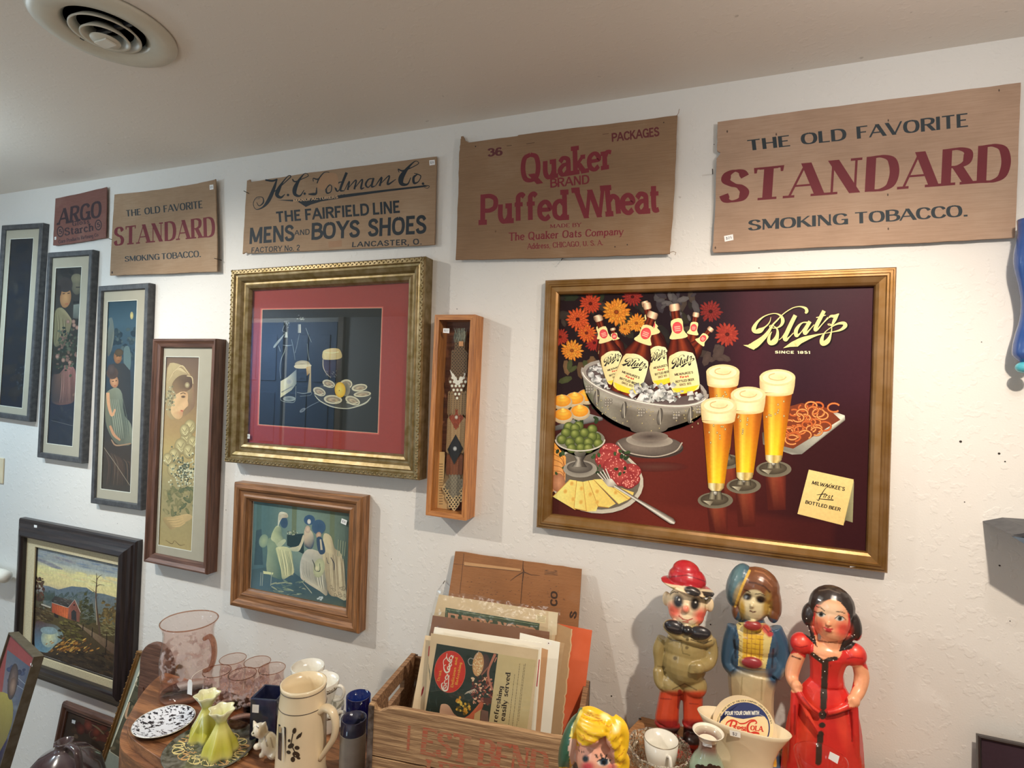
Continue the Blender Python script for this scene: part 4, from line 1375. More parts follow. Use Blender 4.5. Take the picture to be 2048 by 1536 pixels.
# pretzel tray
A.view(2.327, 1380, 500)
A.poly([(335, 850), (340, 905), (475, 952), (520, 950), (722, 792), (720, 770), (640, 740)], [k1(70, 60, 54), k1(110, 104, 92), k1(150, 150, 140), k1(120, 120, 112), k1(96, 90, 80), k1(206, 206, 190), k1(90, 70, 60)])
A.poly([(350, 760), (380, 900), (480, 925), (700, 790), (640, 735), (520, 712)], k1(112, 54, 34))
for _ in range(46):
    x, y = rd.uniform(455, 680), rd.uniform(725, 905)
    if y > 925 - (x - 460) * .62 or y < 760 - (x - 440) * .3:
        continue
    r, a0 = rd.uniform(20, 32), rd.uniform(0, 360)
    pts = [(x + math.cos(math.radians(a0 + k * 26)) * r, y + math.sin(math.radians(a0 + k * 26)) * r * .7) for k in range(12)]
    A.line(pts, 10, k1(140, 66, 36))
    A.line(pts, 5, rd.choice([k1(206, 120, 66), k1(188, 98, 52), k1(222, 146, 86)]))


def beer(p0, p1, w0, w1, foam, ft):
    """p0 rim centre, p1 bottom of the cone, half widths, share of foam"""
    def cols(t):
        e = lerp3([(0, k1(120, 60, 26)), (.45, k1(176, 96, 24)), (1, k1(212, 146, 22))], t)
        m = lerp3([(0, k1(186, 104, 44)), (.5, k1(224, 146, 40)), (1, k1(252, 206, 44))], t)
        h = lerp3([(0, k1(214, 140, 74)), (.5, k1(244, 184, 66)), (1, k1(255, 226, 70))], t)
        return [mix(e, (0, 0, 0), .35), e, h, m, m, e, mix(e, (0, 0, 0), .3)]
    # foot and its glow on the table
    fx, fy = ft
    A.shaft((fx + 8, fy + 10), (fx + 14, fy + 190), [(0, w0 * .6), (1, w0 * .5)], lambda t: [mix(c, k1(74, 30, 26), .45 + .55 * t) for c in (k1(74, 30, 26), k1(170, 86, 56), k1(160, 70, 48), k1(74, 30, 26))])
    A.ell(fx, fy, w0 * 1.0, w0 * .46, k1(74, 70, 58), k1(112, 106, 90), hx=-.2)
    A.ell(fx - 4, fy - 4, w0 * .8, w0 * .34, k1(96, 88, 72), k1(66, 58, 48), hx=.4)
    A.poly([(fx - w0 * .7, fy + 2), (fx - w0 * .3, fy + 24), (fx - 8, fy + 4)], [k1(196, 190, 166), k1(140, 132, 112), k1(92, 84, 70)])
    A.shaft((p1[0], p1[1] - 6), (fx, fy - 4), [(0, w1 * .9), (.4, w1 * .62), (.7, w1 * .8), (1, w1 * .9)], [k1(46, 40, 34), k1(150, 144, 122), k1(60, 52, 44), k1(130, 122, 100), k1(40, 34, 30)])
    A.ell((p1[0] + fx) / 2 - 2, (p1[1] + fy) / 2, 11, 12, k1(226, 220, 206), k1(66, 58, 48), hx=-.3, hy=-.3, n=12)
    pr_ = [(i / 10, w0 + (w1 - w0) * (i / 10) ** .9) for i in range(11)]
    A.shaft(p0, p1, pr_, cols)
    A.shaft((p1[0], p1[1] - 10), (p1[0] - 1, p1[1] + 26), [(0, w1), (.6, w1 * .96), (1, w1 * .6)], [k1(150, 120, 70), k1(240, 226, 180), k1(170, 140, 70), k1(216, 190, 120), k1(110, 92, 60)])
    FO = [k1(186, 160, 112), k1(236, 216, 168), k1(244, 226, 180), k1(232, 210, 160), k1(196, 170, 122)]
    A.shaft(p0, p1, [(0, w0 * 1.02), (foam * .5, w0 * 1.0), (foam, w0 * (1 - foam * .35))], FO)
    q = (p0[0] + (p1[0] - p0[0]) * foam, p0[1] + (p1[1] - p0[1]) * foam)
    A.ell(q[0], q[1], w0 * (1 - foam * .38), w0 * .2, k1(236, 216, 168), k1(206, 176, 120), a0=0, a1=180)
    A.ell(p0[0], p0[1] + 4, w0 * 1.02, w0 * .48, k1(232, 212, 162), k1(214, 190, 140))
    A.ell(p0[0], p0[1] + 4, w0 * .84, w0 * .36, k1(218, 194, 142), k1(238, 220, 176), hx=.3)
    A.line([(p0[0] + math.cos(t) * w0 * .5, p0[1] + math.sin(t) * w0 * .2) for t in (0, .8, 1.6, 2.6, 3.6, 4.4)], 5, k1(196, 170, 116), 4)
    for _ in range(9):
        t, s_ = rd.uniform(foam + .05, .5), rd.uniform(-.7, .7)
        x, y = p0[0] + (p1[0] - p0[0]) * t + s_ * w0 * .8, p0[1] + (p1[1] - p0[1]) * t
        A.ell(x, y, 4.5, 6.5, k1(250, 214, 140), k1(120, 58, 24), n=8)


beer((153, 565), (150, 930), 76, 36, .17, (165, 985))
beer((407, 590), (390, 965), 82, 39, .2, (390, 1020))
beer((271, 670), (255, 1045), 80, 39, .21, (250, 1098))
beer((134, 720), (122, 1095), 82, 38, .2, (118, 1165))
# tent card
A.poly([(716, 1275), (724, 1258), (757, 1268), (763, 1080), (760, 1068)], [k1(96, 92, 66), k1(110, 106, 80), k1(140, 136, 104), k1(150, 146, 112), k1(196, 176, 120)])
A.poly([(553, 1022), (762, 1068), (714, 1282), (500, 1228)], [k1(226, 200, 134), k1(222, 196, 130), k1(214, 186, 120), k1(220, 192, 128)])
NB = k1(36, 26, 28)
A.text("MILWAUKEE'S", ((566, 1090), (718, 1122), (572, 1074), (722, 1104)), NB, wt=.2, gap=.14)
A.line([(660, 1086, 2), (630, 1110, 3), (605, 1150, 5), (598, 1166, 4), (590, 1160, 2)], 0, NB, 4)
A.line([(590, 1140, 2), (625, 1136, 4), (640, 1140, 2)], 0, NB, 4)
A.text('irst', ((618, 1152), (660, 1160), (622, 1130), (664, 1138)), NB, wt=.14, slant=.25)
A.line([(600, 1158, 3), (668, 1164, 5)], 0, NB)
A.text('BOTTLED BEER', ((536, 1180), (698, 1216), (540, 1164), (702, 1200)), NB, wt=.2, gap=.14)


def LG(x, y):
    return (x / 8.533 * 2.327 + (1470 - 1380) * 2.327, y / 8.533 * 2.327 + (600 - 500) * 2.327, 2.327 / 8.533)


def LGs(x, y):
    a = LG(x + 16, y + 18)
    return (a[0], a[1], a[2] * 1.25)


beer_logo(A, LGs, k1(20, 12, 14))
beer_logo(A, LG, k1(232, 204, 138))
A.text('SINCE 1851', (LG(685, 912)[:2], LG(1280, 920)[:2], LG(685, 866)[:2], LG(1280, 872)[:2]), k1(236, 220, 176), wt=.2, gap=.22, space=.5)
A.view(2.327, 1380, 500)
A.text('Printed in U.S.A.', ((340, 1352), (440, 1366), (340, 1345), (440, 1359)), k1(80, 42, 40), wt=.14)
A.line([(590, 1385, 4), (620, 1390, 5), (660, 1392, 2), (720, 1402, 1)], 0, k1(24, 14, 16), 4)
A.build('print', M['varnish'], bf)
sticker(bf, mb_, ((1699, 1121), (1721, 1120), (1722, 1133), (1700, 1134.5)), .0245, '$450')
# ---- oysters and bottles
A = AG
x0, x1, y0, y1 = gd[2]
A.extent(gd[0] - .13, gd[1] - .13)
A.ground(lambda u, v: k1(150, 60, 54), 1, 1)
A.view(1, 0, 0)
A.poly([(521, 616.5), (766.5, 613), (758, 869.5), (514, 851)], k1(196, 92, 82))
A.poly([(523.6, 618.4), (764.8, 615.2), (756.3, 867), (516.6, 849.4)], k1(226, 170, 140))
A.poly([(525, 619.4), (763.8, 616.3), (755.3, 866), (517.8, 848.4)], [k1(34, 38, 40), k1(26, 30, 30), k1(30, 34, 34), k1(36, 40, 44)])
A.view(6.983, 540, 620)
LB, CR, GY = k1(150, 158, 152), k1(214, 200, 164), k1(96, 104, 104)
for pts in ([(200, 215, 8), (175, 290, 6), (215, 310, 4)], [(205, 330, 5), (160, 390, 22), (110, 450, 30), (60, 515, 26), (55, 530, 4)], [(120, 500, 4), (145, 580, 6)], [(220, 510, 4), (200, 590, 10), (160, 680, 8), (140, 820, 5), (150, 960, 4)],
            [(300, 410, 4), (330, 560, 5), (350, 700, 3)], [(410, 330, 3), (380, 480, 4), (350, 600, 4)], [(500, 250, 4), (540, 360, 6), (580, 450, 4)], [(520, 470, 3), (530, 600, 6), (550, 700, 5)], [(180, 490, 6), (240, 498, 10), (310, 490, 4)]):
    A.line(pts, 0, LB, 4)
A.poly([(215, 310), (240, 305), (245, 385), (205, 385)], k1(190, 194, 186))
for _ in range(22):
    x, y = rd.gauss(425, 36), rd.gauss(128, 18)
    A.line([(x, y, 2), (x + rd.uniform(-18, 18), y + rd.uniform(-12, 16), 5)], 0, k1(206, 206, 196))
    x, y = rd.gauss(230, 18), rd.gauss(185, 22)
    A.line([(x, y, 2), (x + rd.uniform(-14, 14), y + rd.uniform(-14, 14), 5)], 0, k1(176, 182, 176))
A.poly([(390, 200), (430, 200), (432, 320), (388, 320)], [k1(120, 128, 128), k1(206, 204, 190), k1(210, 204, 184), k1(130, 136, 134)])
A.poly([(148, 995), (250, 935), (370, 830), (370, 1030), (300, 1120), (145, 1225)], [k1(214, 208, 180), k1(196, 194, 174), k1(110, 120, 120), k1(120, 128, 124), k1(176, 174, 152), k1(222, 212, 176)])
A.ell(275, 1000, 45, 40, k1(150, 150, 150), k1(178, 176, 164))
A.line([(160, 1150), (320, 1060)], 16, k1(130, 130, 124))
A.ell(270, 1240, 88, 36, k1(84, 94, 96), k1(150, 156, 150))
A.line([(145, 1225, 4), (160, 1265, 6), (260, 1290, 8), (350, 1270, 5), (362, 1060, 4)], 0, LB, 4)
A.ell(455, 760, 108, 56, CR, k1(170, 156, 122))
A.ell(450, 760, 80, 18, k1(140, 126, 96), k1(190, 176, 140))
A.poly([(352, 770), (562, 760), (560, 800), (480, 818), (360, 812)], CR, 3)
A.poly([(505, 800), (572, 780), (575, 1150), (520, 1160), (555, 880), (515, 920)], [k1(216, 180, 120), k1(206, 180, 128), k1(150, 140, 110), k1(120, 118, 100), k1(180, 156, 110), k1(150, 120, 84)])
A.line([(375, 1150, 4), (470, 1165, 8), (575, 1150, 4), (560, 1190, 3), (420, 1205, 4)], 0, LB, 4)
A.poly([(735, 690), (1000, 690), (985, 800), (940, 900), (870, 945), (800, 900), (750, 820)], [k1(58, 48, 60), k1(36, 34, 36), k1(30, 28, 30), k1(36, 32, 34), k1(44, 38, 40), k1(56, 48, 58), k1(70, 58, 72)])
A.line([(740, 690, 10), (745, 800, 12), (790, 890, 6), (850, 945, 4)], 0, k1(190, 176, 150), 4)
A.poly([(735, 600), (760, 560), (850, 535), (950, 540), (990, 580), (1005, 660), (930, 690), (800, 695), (735, 680)], [k1(206, 186, 130), k1(226, 206, 152), k1(214, 190, 136), k1(196, 170, 112), k1(180, 156, 104), k1(170, 146, 98), k1(196, 172, 118), k1(220, 200, 146), k1(196, 180, 130)], 3)
A.line([(770, 590), (860, 600), (960, 585)], 8, k1(236, 220, 170), 4)
A.poly([(850, 940), (950, 940), (950, 1030), (850, 1030)], k1(22, 22, 22))
for _ in range(14):
    x, y = rd.uniform(770, 950), rd.uniform(840, 930)
    A.line([(x, y, 2), (x + rd.uniform(-20, 25), y + rd.uniform(5, 30), 5)], 0, k1(150, 140, 124))
A.ell(1015, 1190, 400, 175, k1(44, 46, 46), k1(70, 70, 66), rot=5)
A.line([(625, 1190, 8), (700, 1270, 14), (850, 1345, 14), (1020, 1375, 12), (1150, 1365, 14), (1330, 1300, 20), (1410, 1220, 8)], 0, k1(196, 192, 172), 5)
for x, y, rx, ry, ro in ((820, 1030, 90, 52, 20), (1060, 1040, 90, 70, -10), (1250, 1085, 110, 52, -8), (1290, 1175, 122, 40, -5), (690, 1140, 92, 56, 25), (880, 1250, 128, 62, 5), (1155, 1265, 108, 58, 22)):
    A.ell(x, y, rx, ry, k1(120, 112, 100), k1(206, 196, 166), rot=ro)
    A.ell(x + 4, y + 4, rx * .78, ry * .68, k1(206, 184, 150), k1(120, 108, 92), rot=ro, hx=-.2)
    A.ell(x + 12, y + 10, rx * .42, ry * .3, k1(112, 96, 82), k1(190, 164, 130), rot=ro)
    A.line([(x - rx * .8, y + ry * .5), (x, y + ry * .8), (x + rx * .7, y + ry * .4)], 8, k1(220, 212, 184), 4)
A.ell(1060, 1110, 60, 96, k1(96, 92, 84), k1(130, 122, 104))
A.ell(980, 1115, 76, 108, k1(226, 188, 84), k1(206, 160, 52), rot=-4)
A.ell(980, 1115, 64, 94, k1(232, 198, 100), k1(214, 172, 66), rot=-4)
A.ell(968, 1125, 7, 9, k1(120, 84, 30), n=8)
A.line([(690, 1275, 5), (560, 1340, 8), (490, 1385, 6)], 0, k1(120, 126, 130), 3)
A.ell(455, 1400, 46, 22, k1(70, 76, 84), k1(130, 136, 140), rot=-35)
A.build('print', M['print'], gf)
sticker(gf, mg, ((490.5, 867.5), (500, 868.5), (499.6, 877.5), (490, 877)), .0195, '$65')
# ---- three seated women
A = AW
A.view(6.678, 490, 995)


def bgw(u, v):
    c = lerp3([(0, k1(92, 120, 124)), (.15, k1(84, 110, 112)), (.5, k1(122, 142, 134)), (.8, k1(110, 126, 114)), (1, k1(84, 98, 92))], u)
    return mix(k1(72, 98, 112), c, min(1, max(0, (v - .12) / .35)))


A.ground(bgw, 24, 16)
for x, c in ((190, k1(70, 96, 98)), (660, k1(112, 118, 84)), (1170, k1(108, 112, 78))):
    A.poly([(x - 30, 80), (x + 34, 90), (x + 20, 640), (x - 40, 640)], mix(c, k1(100, 122, 118), .35))
A.poly([(150, 440), (220, 420), (240, 900), (120, 900)], k1(64, 86, 96))
A.poly([(560, 500), (780, 480), (790, 760), (560, 640)], k1(44, 64, 70))
A.poly([(100, 960), (500, 900), (760, 1080), (1350, 1330), (1350, 1480), (90, 1220)], [k1(70, 92, 100), k1(76, 98, 104), k1(64, 88, 102), k1(66, 84, 86), k1(84, 94, 84), k1(84, 108, 120)])
PALE = [k1(196, 196, 162), k1(170, 176, 150), k1(206, 204, 172), k1(150, 162, 142)]
A.poly([(300, 560), (420, 560), (470, 900), (500, 1080), (410, 1080), (290, 980), (300, 720)], [k1(120, 140, 122), k1(130, 148, 126), k1(96, 120, 112), k1(84, 108, 102), k1(76, 104, 104), k1(150, 160, 134), k1(140, 156, 134)], 3)
A.poly([(420, 665), (560, 660), (620, 720), (640, 860), (655, 1000), (590, 1050), (500, 1090), (480, 960), (430, 760)], [k1(200, 200, 158), k1(206, 202, 164), k1(176, 178, 142), k1(150, 152, 122), k1(196, 190, 150), k1(190, 186, 146), k1(150, 156, 130), k1(206, 202, 160), k1(190, 190, 150)], 3)
for k in range(9):
    A.line([(450 + k * 18, 690 + k * 4, 3), (490 + k * 18, 900, 9), (510 + k * 16, 1040, 4)], 0, rd.choice([k1(140, 146, 122), k1(214, 208, 170), k1(120, 130, 112)]), 3)
A.poly([(360, 480), (420, 380), (480, 400), (500, 520), (530, 600), (440, 660), (400, 600), (350, 560)], [k1(166, 176, 140), k1(190, 194, 156), k1(120, 136, 120), k1(110, 128, 116), k1(150, 160, 134), k1(160, 170, 142), k1(176, 182, 150), k1(186, 190, 156)], 3)
A.poly([(430, 620), (520, 555), (545, 590), (470, 660)], k1(176, 182, 154), 3)
A.ell(250, 580, 62, 90, k1(160, 172, 140), k1(120, 140, 126), rot=12)
A.ell(520, 330, 52, 80, k1(58, 80, 104), k1(66, 88, 112), rot=-8)
A.poly([(440, 330), (450, 220), (490, 190), (560, 210), (575, 265), (500, 275), (460, 340), (440, 400)], [k1(206, 200, 186), k1(190, 184, 164), k1(222, 214, 196), k1(196, 184, 160), k1(170, 160, 140), k1(206, 194, 176), k1(216, 208, 196), k1(196, 200, 186)], 3)
for k in range(4):
    A.line([(455, 250 + k * 18), (500, 225 + k * 16), (560, 235 + k * 12)], 5, k1(150, 128, 104), 3)
A.poly([(600, 670), (720, 640), (775, 500), (790, 560), (740, 690), (700, 720), (620, 710)], [k1(190, 186, 160), k1(196, 186, 160), k1(206, 190, 166), k1(190, 180, 156), k1(206, 196, 170), k1(180, 180, 156), k1(170, 174, 150)], 3)
for k in range(26):
    x, y = rd.uniform(565, 700), rd.uniform(425, 500)
    A.ell(x, y, 9, 6, rd.choice([k1(196, 196, 170), k1(76, 84, 84), k1(110, 116, 108)]), n=7, rot=rd.uniform(0, 90))
# middle and right figures
A.poly([(800, 720), (900, 690), (1060, 780), (1100, 1000), (1100, 1300), (1000, 1250), (780, 1110), (740, 1040), (740, 860)], [k1(190, 182, 170), k1(196, 186, 172), k1(180, 172, 150), k1(140, 140, 130), k1(150, 140, 126), k1(196, 186, 164), k1(190, 176, 156), k1(206, 198, 184), k1(180, 178, 172)], 3)
for k in range(22):
    x = 770 + k * 16
    A.line([(x - 10, 820 + k * 8, 3), (x - 6, 980 + k * 8, 9), (x + 16, 1080 + k * 9, 3)], 0, rd.choice([k1(150, 146, 136), k1(220, 212, 196), k1(128, 128, 122)]), 3)
A.poly([(790, 560), (800, 420), (880, 440), (920, 520), (920, 620), (880, 690), (800, 650)], [k1(190, 170, 150), k1(206, 182, 156), k1(214, 196, 166), k1(150, 146, 140), k1(66, 84, 104), k1(60, 80, 100), k1(56, 76, 96)], 3)
A.poly([(1060, 480), (1150, 520), (1200, 680), (1290, 760), (1340, 1150), (1350, 1370), (1240, 1330), (1120, 1280), (1070, 1000), (1040, 800), (1040, 620)], [k1(200, 186, 152), k1(196, 178, 146), k1(150, 136, 114), k1(200, 184, 152), k1(190, 172, 142), k1(196, 184, 156), k1(190, 172, 144), k1(150, 134, 112), k1(176, 160, 132), k1(196, 180, 146), k1(206, 192, 158)], 3)
for k in range(26):
    x = 1070 + k * 10
    A.line([(x, 720 + k * 4, 3), (x + 12, 960, 8), (x + 30, 1240, 3)], 0, rd.choice([k1(150, 136, 116), k1(216, 202, 172), k1(166, 150, 126)]), 3)
for k in range(14):
    x, y = rd.uniform(1120, 1340), rd.uniform(1190, 1330)
    A.ell(x, y, 28, 16, k1(206, 190, 160), k1(130, 116, 98), rot=rd.uniform(20, 90), n=9)
A.ell(860, 300, 74, 68, k1(60, 84, 116), k1(66, 92, 122))
A.ell(856, 322, 24, 34, k1(226, 216, 206), k1(190, 184, 176))
A.ell(838, 425, 36, 50, k1(216, 190, 166), k1(180, 156, 140))
A.ell(985, 395, 92, 100, k1(62, 86, 114), k1(70, 94, 120))
A.ell(985, 500, 34, 42, k1(206, 176, 148), k1(170, 140, 120), rot=20)
A.poly([(960, 540), (1030, 540), (1075, 720), (1010, 760), (970, 680)], k1(60, 80, 104), 3)
A.poly([(1000, 560), (1020, 555), (1040, 700), (1010, 700)], k1(190, 180, 160))
A.ell(990, 940, 76, 130, k1(196, 196, 158), k1(166, 166, 136), rot=10)
A.line([(900, 830, 6), (930, 900, 14), (940, 970, 10), (1000, 980, 12), (1000, 880, 6)], 0, k1(80, 84, 84), 4)
A.ell(962, 945, 26, 36, k1(216, 208, 174), k1(190, 184, 152))
A.line([(1150, 800, 8), (1190, 880, 12), (1192, 970, 8)], 0, k1(56, 62, 76), 4)
A.line([(1090, 800, 6), (1105, 870, 8), (1130, 880, 3)], 0, k1(64, 70, 80), 4)
for k in range(4):
    A.line([(1250 + k * 32, 560 + k * 10), (1240 + k * 30, 780)], 10, k1(140, 146, 124))
A.poly([(240, 980), (380, 1005), (370, 1030), (250, 1020)], k1(206, 206, 160))
for x in (215, 240, 355):
    A.line([(x, 1000), (x - 12, 1180)], 8, k1(150, 158, 150))
for k in range(40):
    x, y = rd.uniform(370, 800), rd.uniform(1120, 1300)
    A.ell(x, y, 50, 10, rd.choice([k1(120, 136, 120), k1(96, 116, 112), k1(150, 156, 134), k1(70, 92, 100)]), rot=rd.uniform(-20, 40), n=8)
A.line([(760, 1120, 5), (880, 1260, 12), (890, 1280, 4)], 0, k1(170, 170, 150), 3)
for k in range(7):
    A.ell(1010 + rd.uniform(-36, 36), 1350 + rd.uniform(-24, 24), 18, 12, k1(206, 212, 212), k1(170, 180, 180), n=9)
A.build('print', M['print'], wf)
sticker(wf, mw, ((683.5, 1036.5), (694.5, 1041), (692, 1050.5), (681.5, 1046)), .0195, '$30')
# ---- landscape with the covered bridge
A = AL
A.view(5.297, 60, 1080)
A.ground(lambda u, v: lerp3([(0, k1(56, 46, 38)), (.35, k1(72, 62, 46)), (.55, k1(84, 84, 66)), (.6, k1(150, 150, 150)), (.66, k1(206, 190, 140)), (.78, k1(216, 206, 146)), (.88, k1(160, 168, 164)), (1, k1(110, 134, 156))], v), 10, 40)
for _ in range(60):
    x = rd.uniform(60, 940)
    A.ell(x, 120 + x * .2 + rd.uniform(-60, 60), rd.uniform(60, 150), rd.uniform(10, 26), rd.choice([k1(122, 132, 146), k1(136, 142, 150), k1(106, 124, 146)]), k1(150, 156, 152), rot=12, n=12)
for _ in range(30):
    x = rd.uniform(90, 900)
    A.ell(x, 290 + x * .18 + rd.uniform(-40, 60), rd.uniform(50, 120), rd.uniform(8, 22), rd.choice([k1(222, 212, 146), k1(230, 220, 160), k1(216, 196, 140)]), k1(206, 196, 146), rot=12, n=12)
for x, y in ((150, 230), (260, 280), (200, 250), (120, 215), (330, 200), (400, 220)):
    A.ell(x, y, 95, 18, k1(108, 112, 130), k1(150, 150, 146), rot=18, n=14)
A.poly([(140, 480), (200, 490), (300, 525), (440, 490), (600, 505), (680, 560), (780, 570), (930, 615), (930, 900), (140, 760)], [k1(112, 124, 134), k1(104, 118, 128), k1(98, 114, 126), k1(94, 110, 122), k1(92, 108, 120), k1(96, 110, 118), k1(98, 112, 120), k1(104, 114, 118), k1(104, 108, 92), k1(92, 96, 82)])
A.blobs(60, lambda r: (r.uniform(150, 680), r.uniform(560, 660)), (20, 40), [k1(84, 102, 106), k1(96, 110, 108), k1(78, 94, 92)], .4, rd)
for x in range(145, 260, 16):
    A.line([(x, 640, 22), (x + 2, 560, 8), (x + 3, 530, 2)], 0, k1(66, 80, 74))
A.poly([(60, 700), (400, 820), (930, 900), (930, 1500), (50, 1180)], [k1(74, 62, 44), k1(88, 78, 48), k1(86, 74, 48), k1(48, 40, 36), k1(60, 48, 38)])
A.blobs(60, lambda r: (r.uniform(70, 150), r.uniform(400, 640)), (9, 22), [k1(84, 58, 50), k1(104, 70, 56), k1(70, 54, 46), k1(90, 74, 56)], .7, rd)
A.line([(92, 640, 6), (90, 430, 3)], 0, k1(60, 44, 38))
A.blobs(50, lambda r: (r.uniform(70, 260), r.uniform(690, 860)), (14, 36), [k1(96, 80, 50), k1(76, 60, 40), k1(120, 104, 76), k1(64, 50, 36)], .3, rd, rot=25)
A.line([(120, 680), (220, 715)], 16, k1(176, 170, 156))
A.poly([(60, 870), (170, 880), (290, 910), (350, 1000), (340, 1060), (270, 1110), (190, 1190), (110, 1180), (55, 1160)], [k1(84, 66, 66), k1(90, 76, 74), k1(96, 104, 100), k1(120, 140, 140), k1(130, 150, 144), k1(150, 164, 146), k1(110, 142, 152), k1(96, 138, 160), k1(92, 132, 156)], 3)
A.ell(210, 1030, 90, 110, k1(206, 206, 160), k1(140, 160, 156), rot=20)
A.ell(200, 960, 90, 40, k1(140, 164, 172), k1(130, 150, 152), rot=6)
A.blobs(120, lambda r: (r.uniform(310, 560), r.uniform(850, 1060)), (12, 30), [k1(96, 88, 44), k1(72, 64, 38), k1(120, 112, 60), k1(60, 52, 34)], .35, rd, rot=20)
A.blobs(130, lambda r: (r.gauss(430, 110), r.gauss(1140, 36)), (10, 26), [k1(176, 120, 54), k1(206, 146, 66), k1(150, 96, 44), k1(120, 80, 40), k1(226, 176, 90)], .3, rd, rot=-25)
A.blobs(160, lambda r: (r.uniform(240, 900), r.uniform(1180, 1440)), (16, 46), [k1(66, 54, 42), k1(50, 42, 36), k1(84, 66, 48), k1(44, 36, 34)], .3, rd, rot=20)
A.poly([(480, 870), (540, 900), (910, 1110), (915, 1230), (800, 1150), (640, 1010)], [k1(150, 130, 104), k1(140, 120, 94), k1(104, 84, 66), k1(84, 64, 54), k1(90, 70, 56), k1(120, 98, 76)])
A.blobs(50, lambda r: (r.uniform(740, 930), r.uniform(880, 1010)), (16, 40), [k1(120, 112, 74), k1(96, 88, 56), k1(140, 130, 92)], .3, rd, rot=18)
for cx, w, y0, y1, cs in ((590, 74, 560, 890, [k1(62, 66, 44), k1(76, 78, 50), k1(52, 54, 40)]), (650, 50, 680, 890, [k1(58, 60, 42), k1(70, 70, 46)]), (540, 40, 640, 880, [k1(84, 80, 52), k1(70, 70, 46)])):
    for k in range(50):
        t = rd.random()
        A.ell(cx + rd.uniform(-1, 1) * w * t, y0 + (y1 - y0) * t, 20, 7, rd.choice(cs), n=7, rot=rd.choice((-25, 25)))
A.blobs(110, lambda r: (r.gauss(850, 44), r.gauss(770, 60)), (12, 28), [k1(124, 104, 62), k1(104, 86, 54), k1(140, 120, 76), k1(90, 80, 54)], .6, rd)
A.poly([(232, 668), (410, 715), (400, 835), (232, 765)], [k1(176, 80, 52), k1(206, 104, 60), k1(210, 112, 66), k1(150, 64, 44)])
for k in range(9):
    A.line([(245 + k * 19, 680 + k * 5), (245 + k * 18.5, 765 + k * 8)], 2, k1(140, 62, 44))
A.poly([(255, 770), (300, 800), (300, 830), (258, 812)], k1(40, 34, 34))
A.poly([(410, 715), (475, 630), (535, 760), (525, 870), (405, 835)], [k1(150, 90, 76), k1(130, 78, 70), k1(120, 76, 64), k1(130, 84, 70), k1(140, 84, 68)])
A.poly([(440, 840), (440, 760), (465, 738), (492, 760), (495, 860)], k1(48, 50, 52))
A.poly([(228, 640), (265, 592), (455, 640), (405, 718), (240, 664)], [k1(56, 58, 58), k1(62, 62, 60), k1(84, 76, 70), k1(44, 46, 48), k1(48, 50, 50)])
for k in range(16):
    x, y = rd.uniform(250, 420), rd.uniform(610, 690)
    A.line([(x, y), (x + 26, y + 8)], 4, rd.choice([k1(96, 98, 96), k1(40, 42, 44), k1(120, 118, 112)]))
A.line([(235, 662, 5), (405, 717, 6), (476, 630, 6), (538, 765, 6)], 0, k1(196, 180, 164))
A.ell(470, 688, 9, 10, k1(40, 30, 30), n=8)
TR = k1(84, 66, 54)
for pts in ([(742, 1010, 22), (730, 880, 18), (705, 700, 15), (700, 560, 12), (708, 430, 8), (705, 350, 2)], [(706, 420, 6), (740, 380, 4), (775, 365, 1)], [(708, 490, 7), (740, 472, 5), (790, 478, 2)], [(700, 455, 5), (670, 435, 4), (640, 432, 1)], [(697, 560, 5), (660, 525, 3), (610, 490, 1)], [(703, 600, 4), (725, 570, 2)]):
    A.line(pts, 0, TR, 4)
A.line([(712, 900, 8), (700, 720, 5), (697, 620, 2)], 0, k1(176, 156, 130), 3)
for x, y0, y1 in ((565, 890, 960), (662, 925, 1030), (815, 985, 1130), (805, 1120, 1220)):
    A.line([(x, y0, 7), (x - 5, y1, 12)], 0, k1(40, 34, 32))
A.build('painting_surface', M['oil'], lf)
s_ = rect_local(ml, ((61, 1079.5), (238, 1127), (230, 1374), (58, 1294)), .02)
wb = AL.rect
M['linen'] = plain('cream_linen', K(196, 184, 150), .8, 0, .15, 160, .0002, 500)
window_board(lf, 'linen_liner', (ld[2][0], ld[2][1], ld[2][2], ld[2][3]), (wb[0] - .004, wb[1] + .004, wb[2] - .004, wb[3] + .004), .020, M['linen'], .006)
window_board(lf, 'inner_fillet', (wb[0] - .008, wb[1] + .008, wb[2] - .008, wb[3] + .008), wb, .0185, M['black_wood'], .003)
sticker(lf, ml, ((68, 1049.5), (74, 1050.5), (74, 1055.5), (68, 1054.8)), .0505, '', 'price_sticker')
# ---- shadow box with the feather band
SB = [(0, 0), (0, .06), (.0155, .06), (.0155, .052), (.0155, .004)]
M['feather'] = painted('feathers', .7, .2, 300)
M['box_back'] = wood('reddish_box_back', K(112, 66, 46), K(134, 84, 58), .5)
mat, w, h = wall_frame_matrix(((871, 629), (947.5, 629.5), (935, 1042), (850, 1030)), WALL_Y - .06)
sbx = thing('shadow_box', 'narrow oak shadow box with a band of feathers, left of the beer poster', 'shadow box', mat=mat)
rails(sbx, w, h, SB, M['oak'])
MB().box((-w / 2 + .006, -h / 2 + .006, .001), (w / 2 - .006, h / 2 - .006, .006)).build('back_panel', M['box_back'], sbx)
pane(sbx, (-w / 2 + .014, w / 2 - .014, -h / 2 + .014, h / 2 - .014), .0545)
A = Art(mat, .024, 7e-5)
A.extent(w, h)
A.view(3.2, 840, 600)


def cx_(y):
    return 270 - (y - 180) * .052


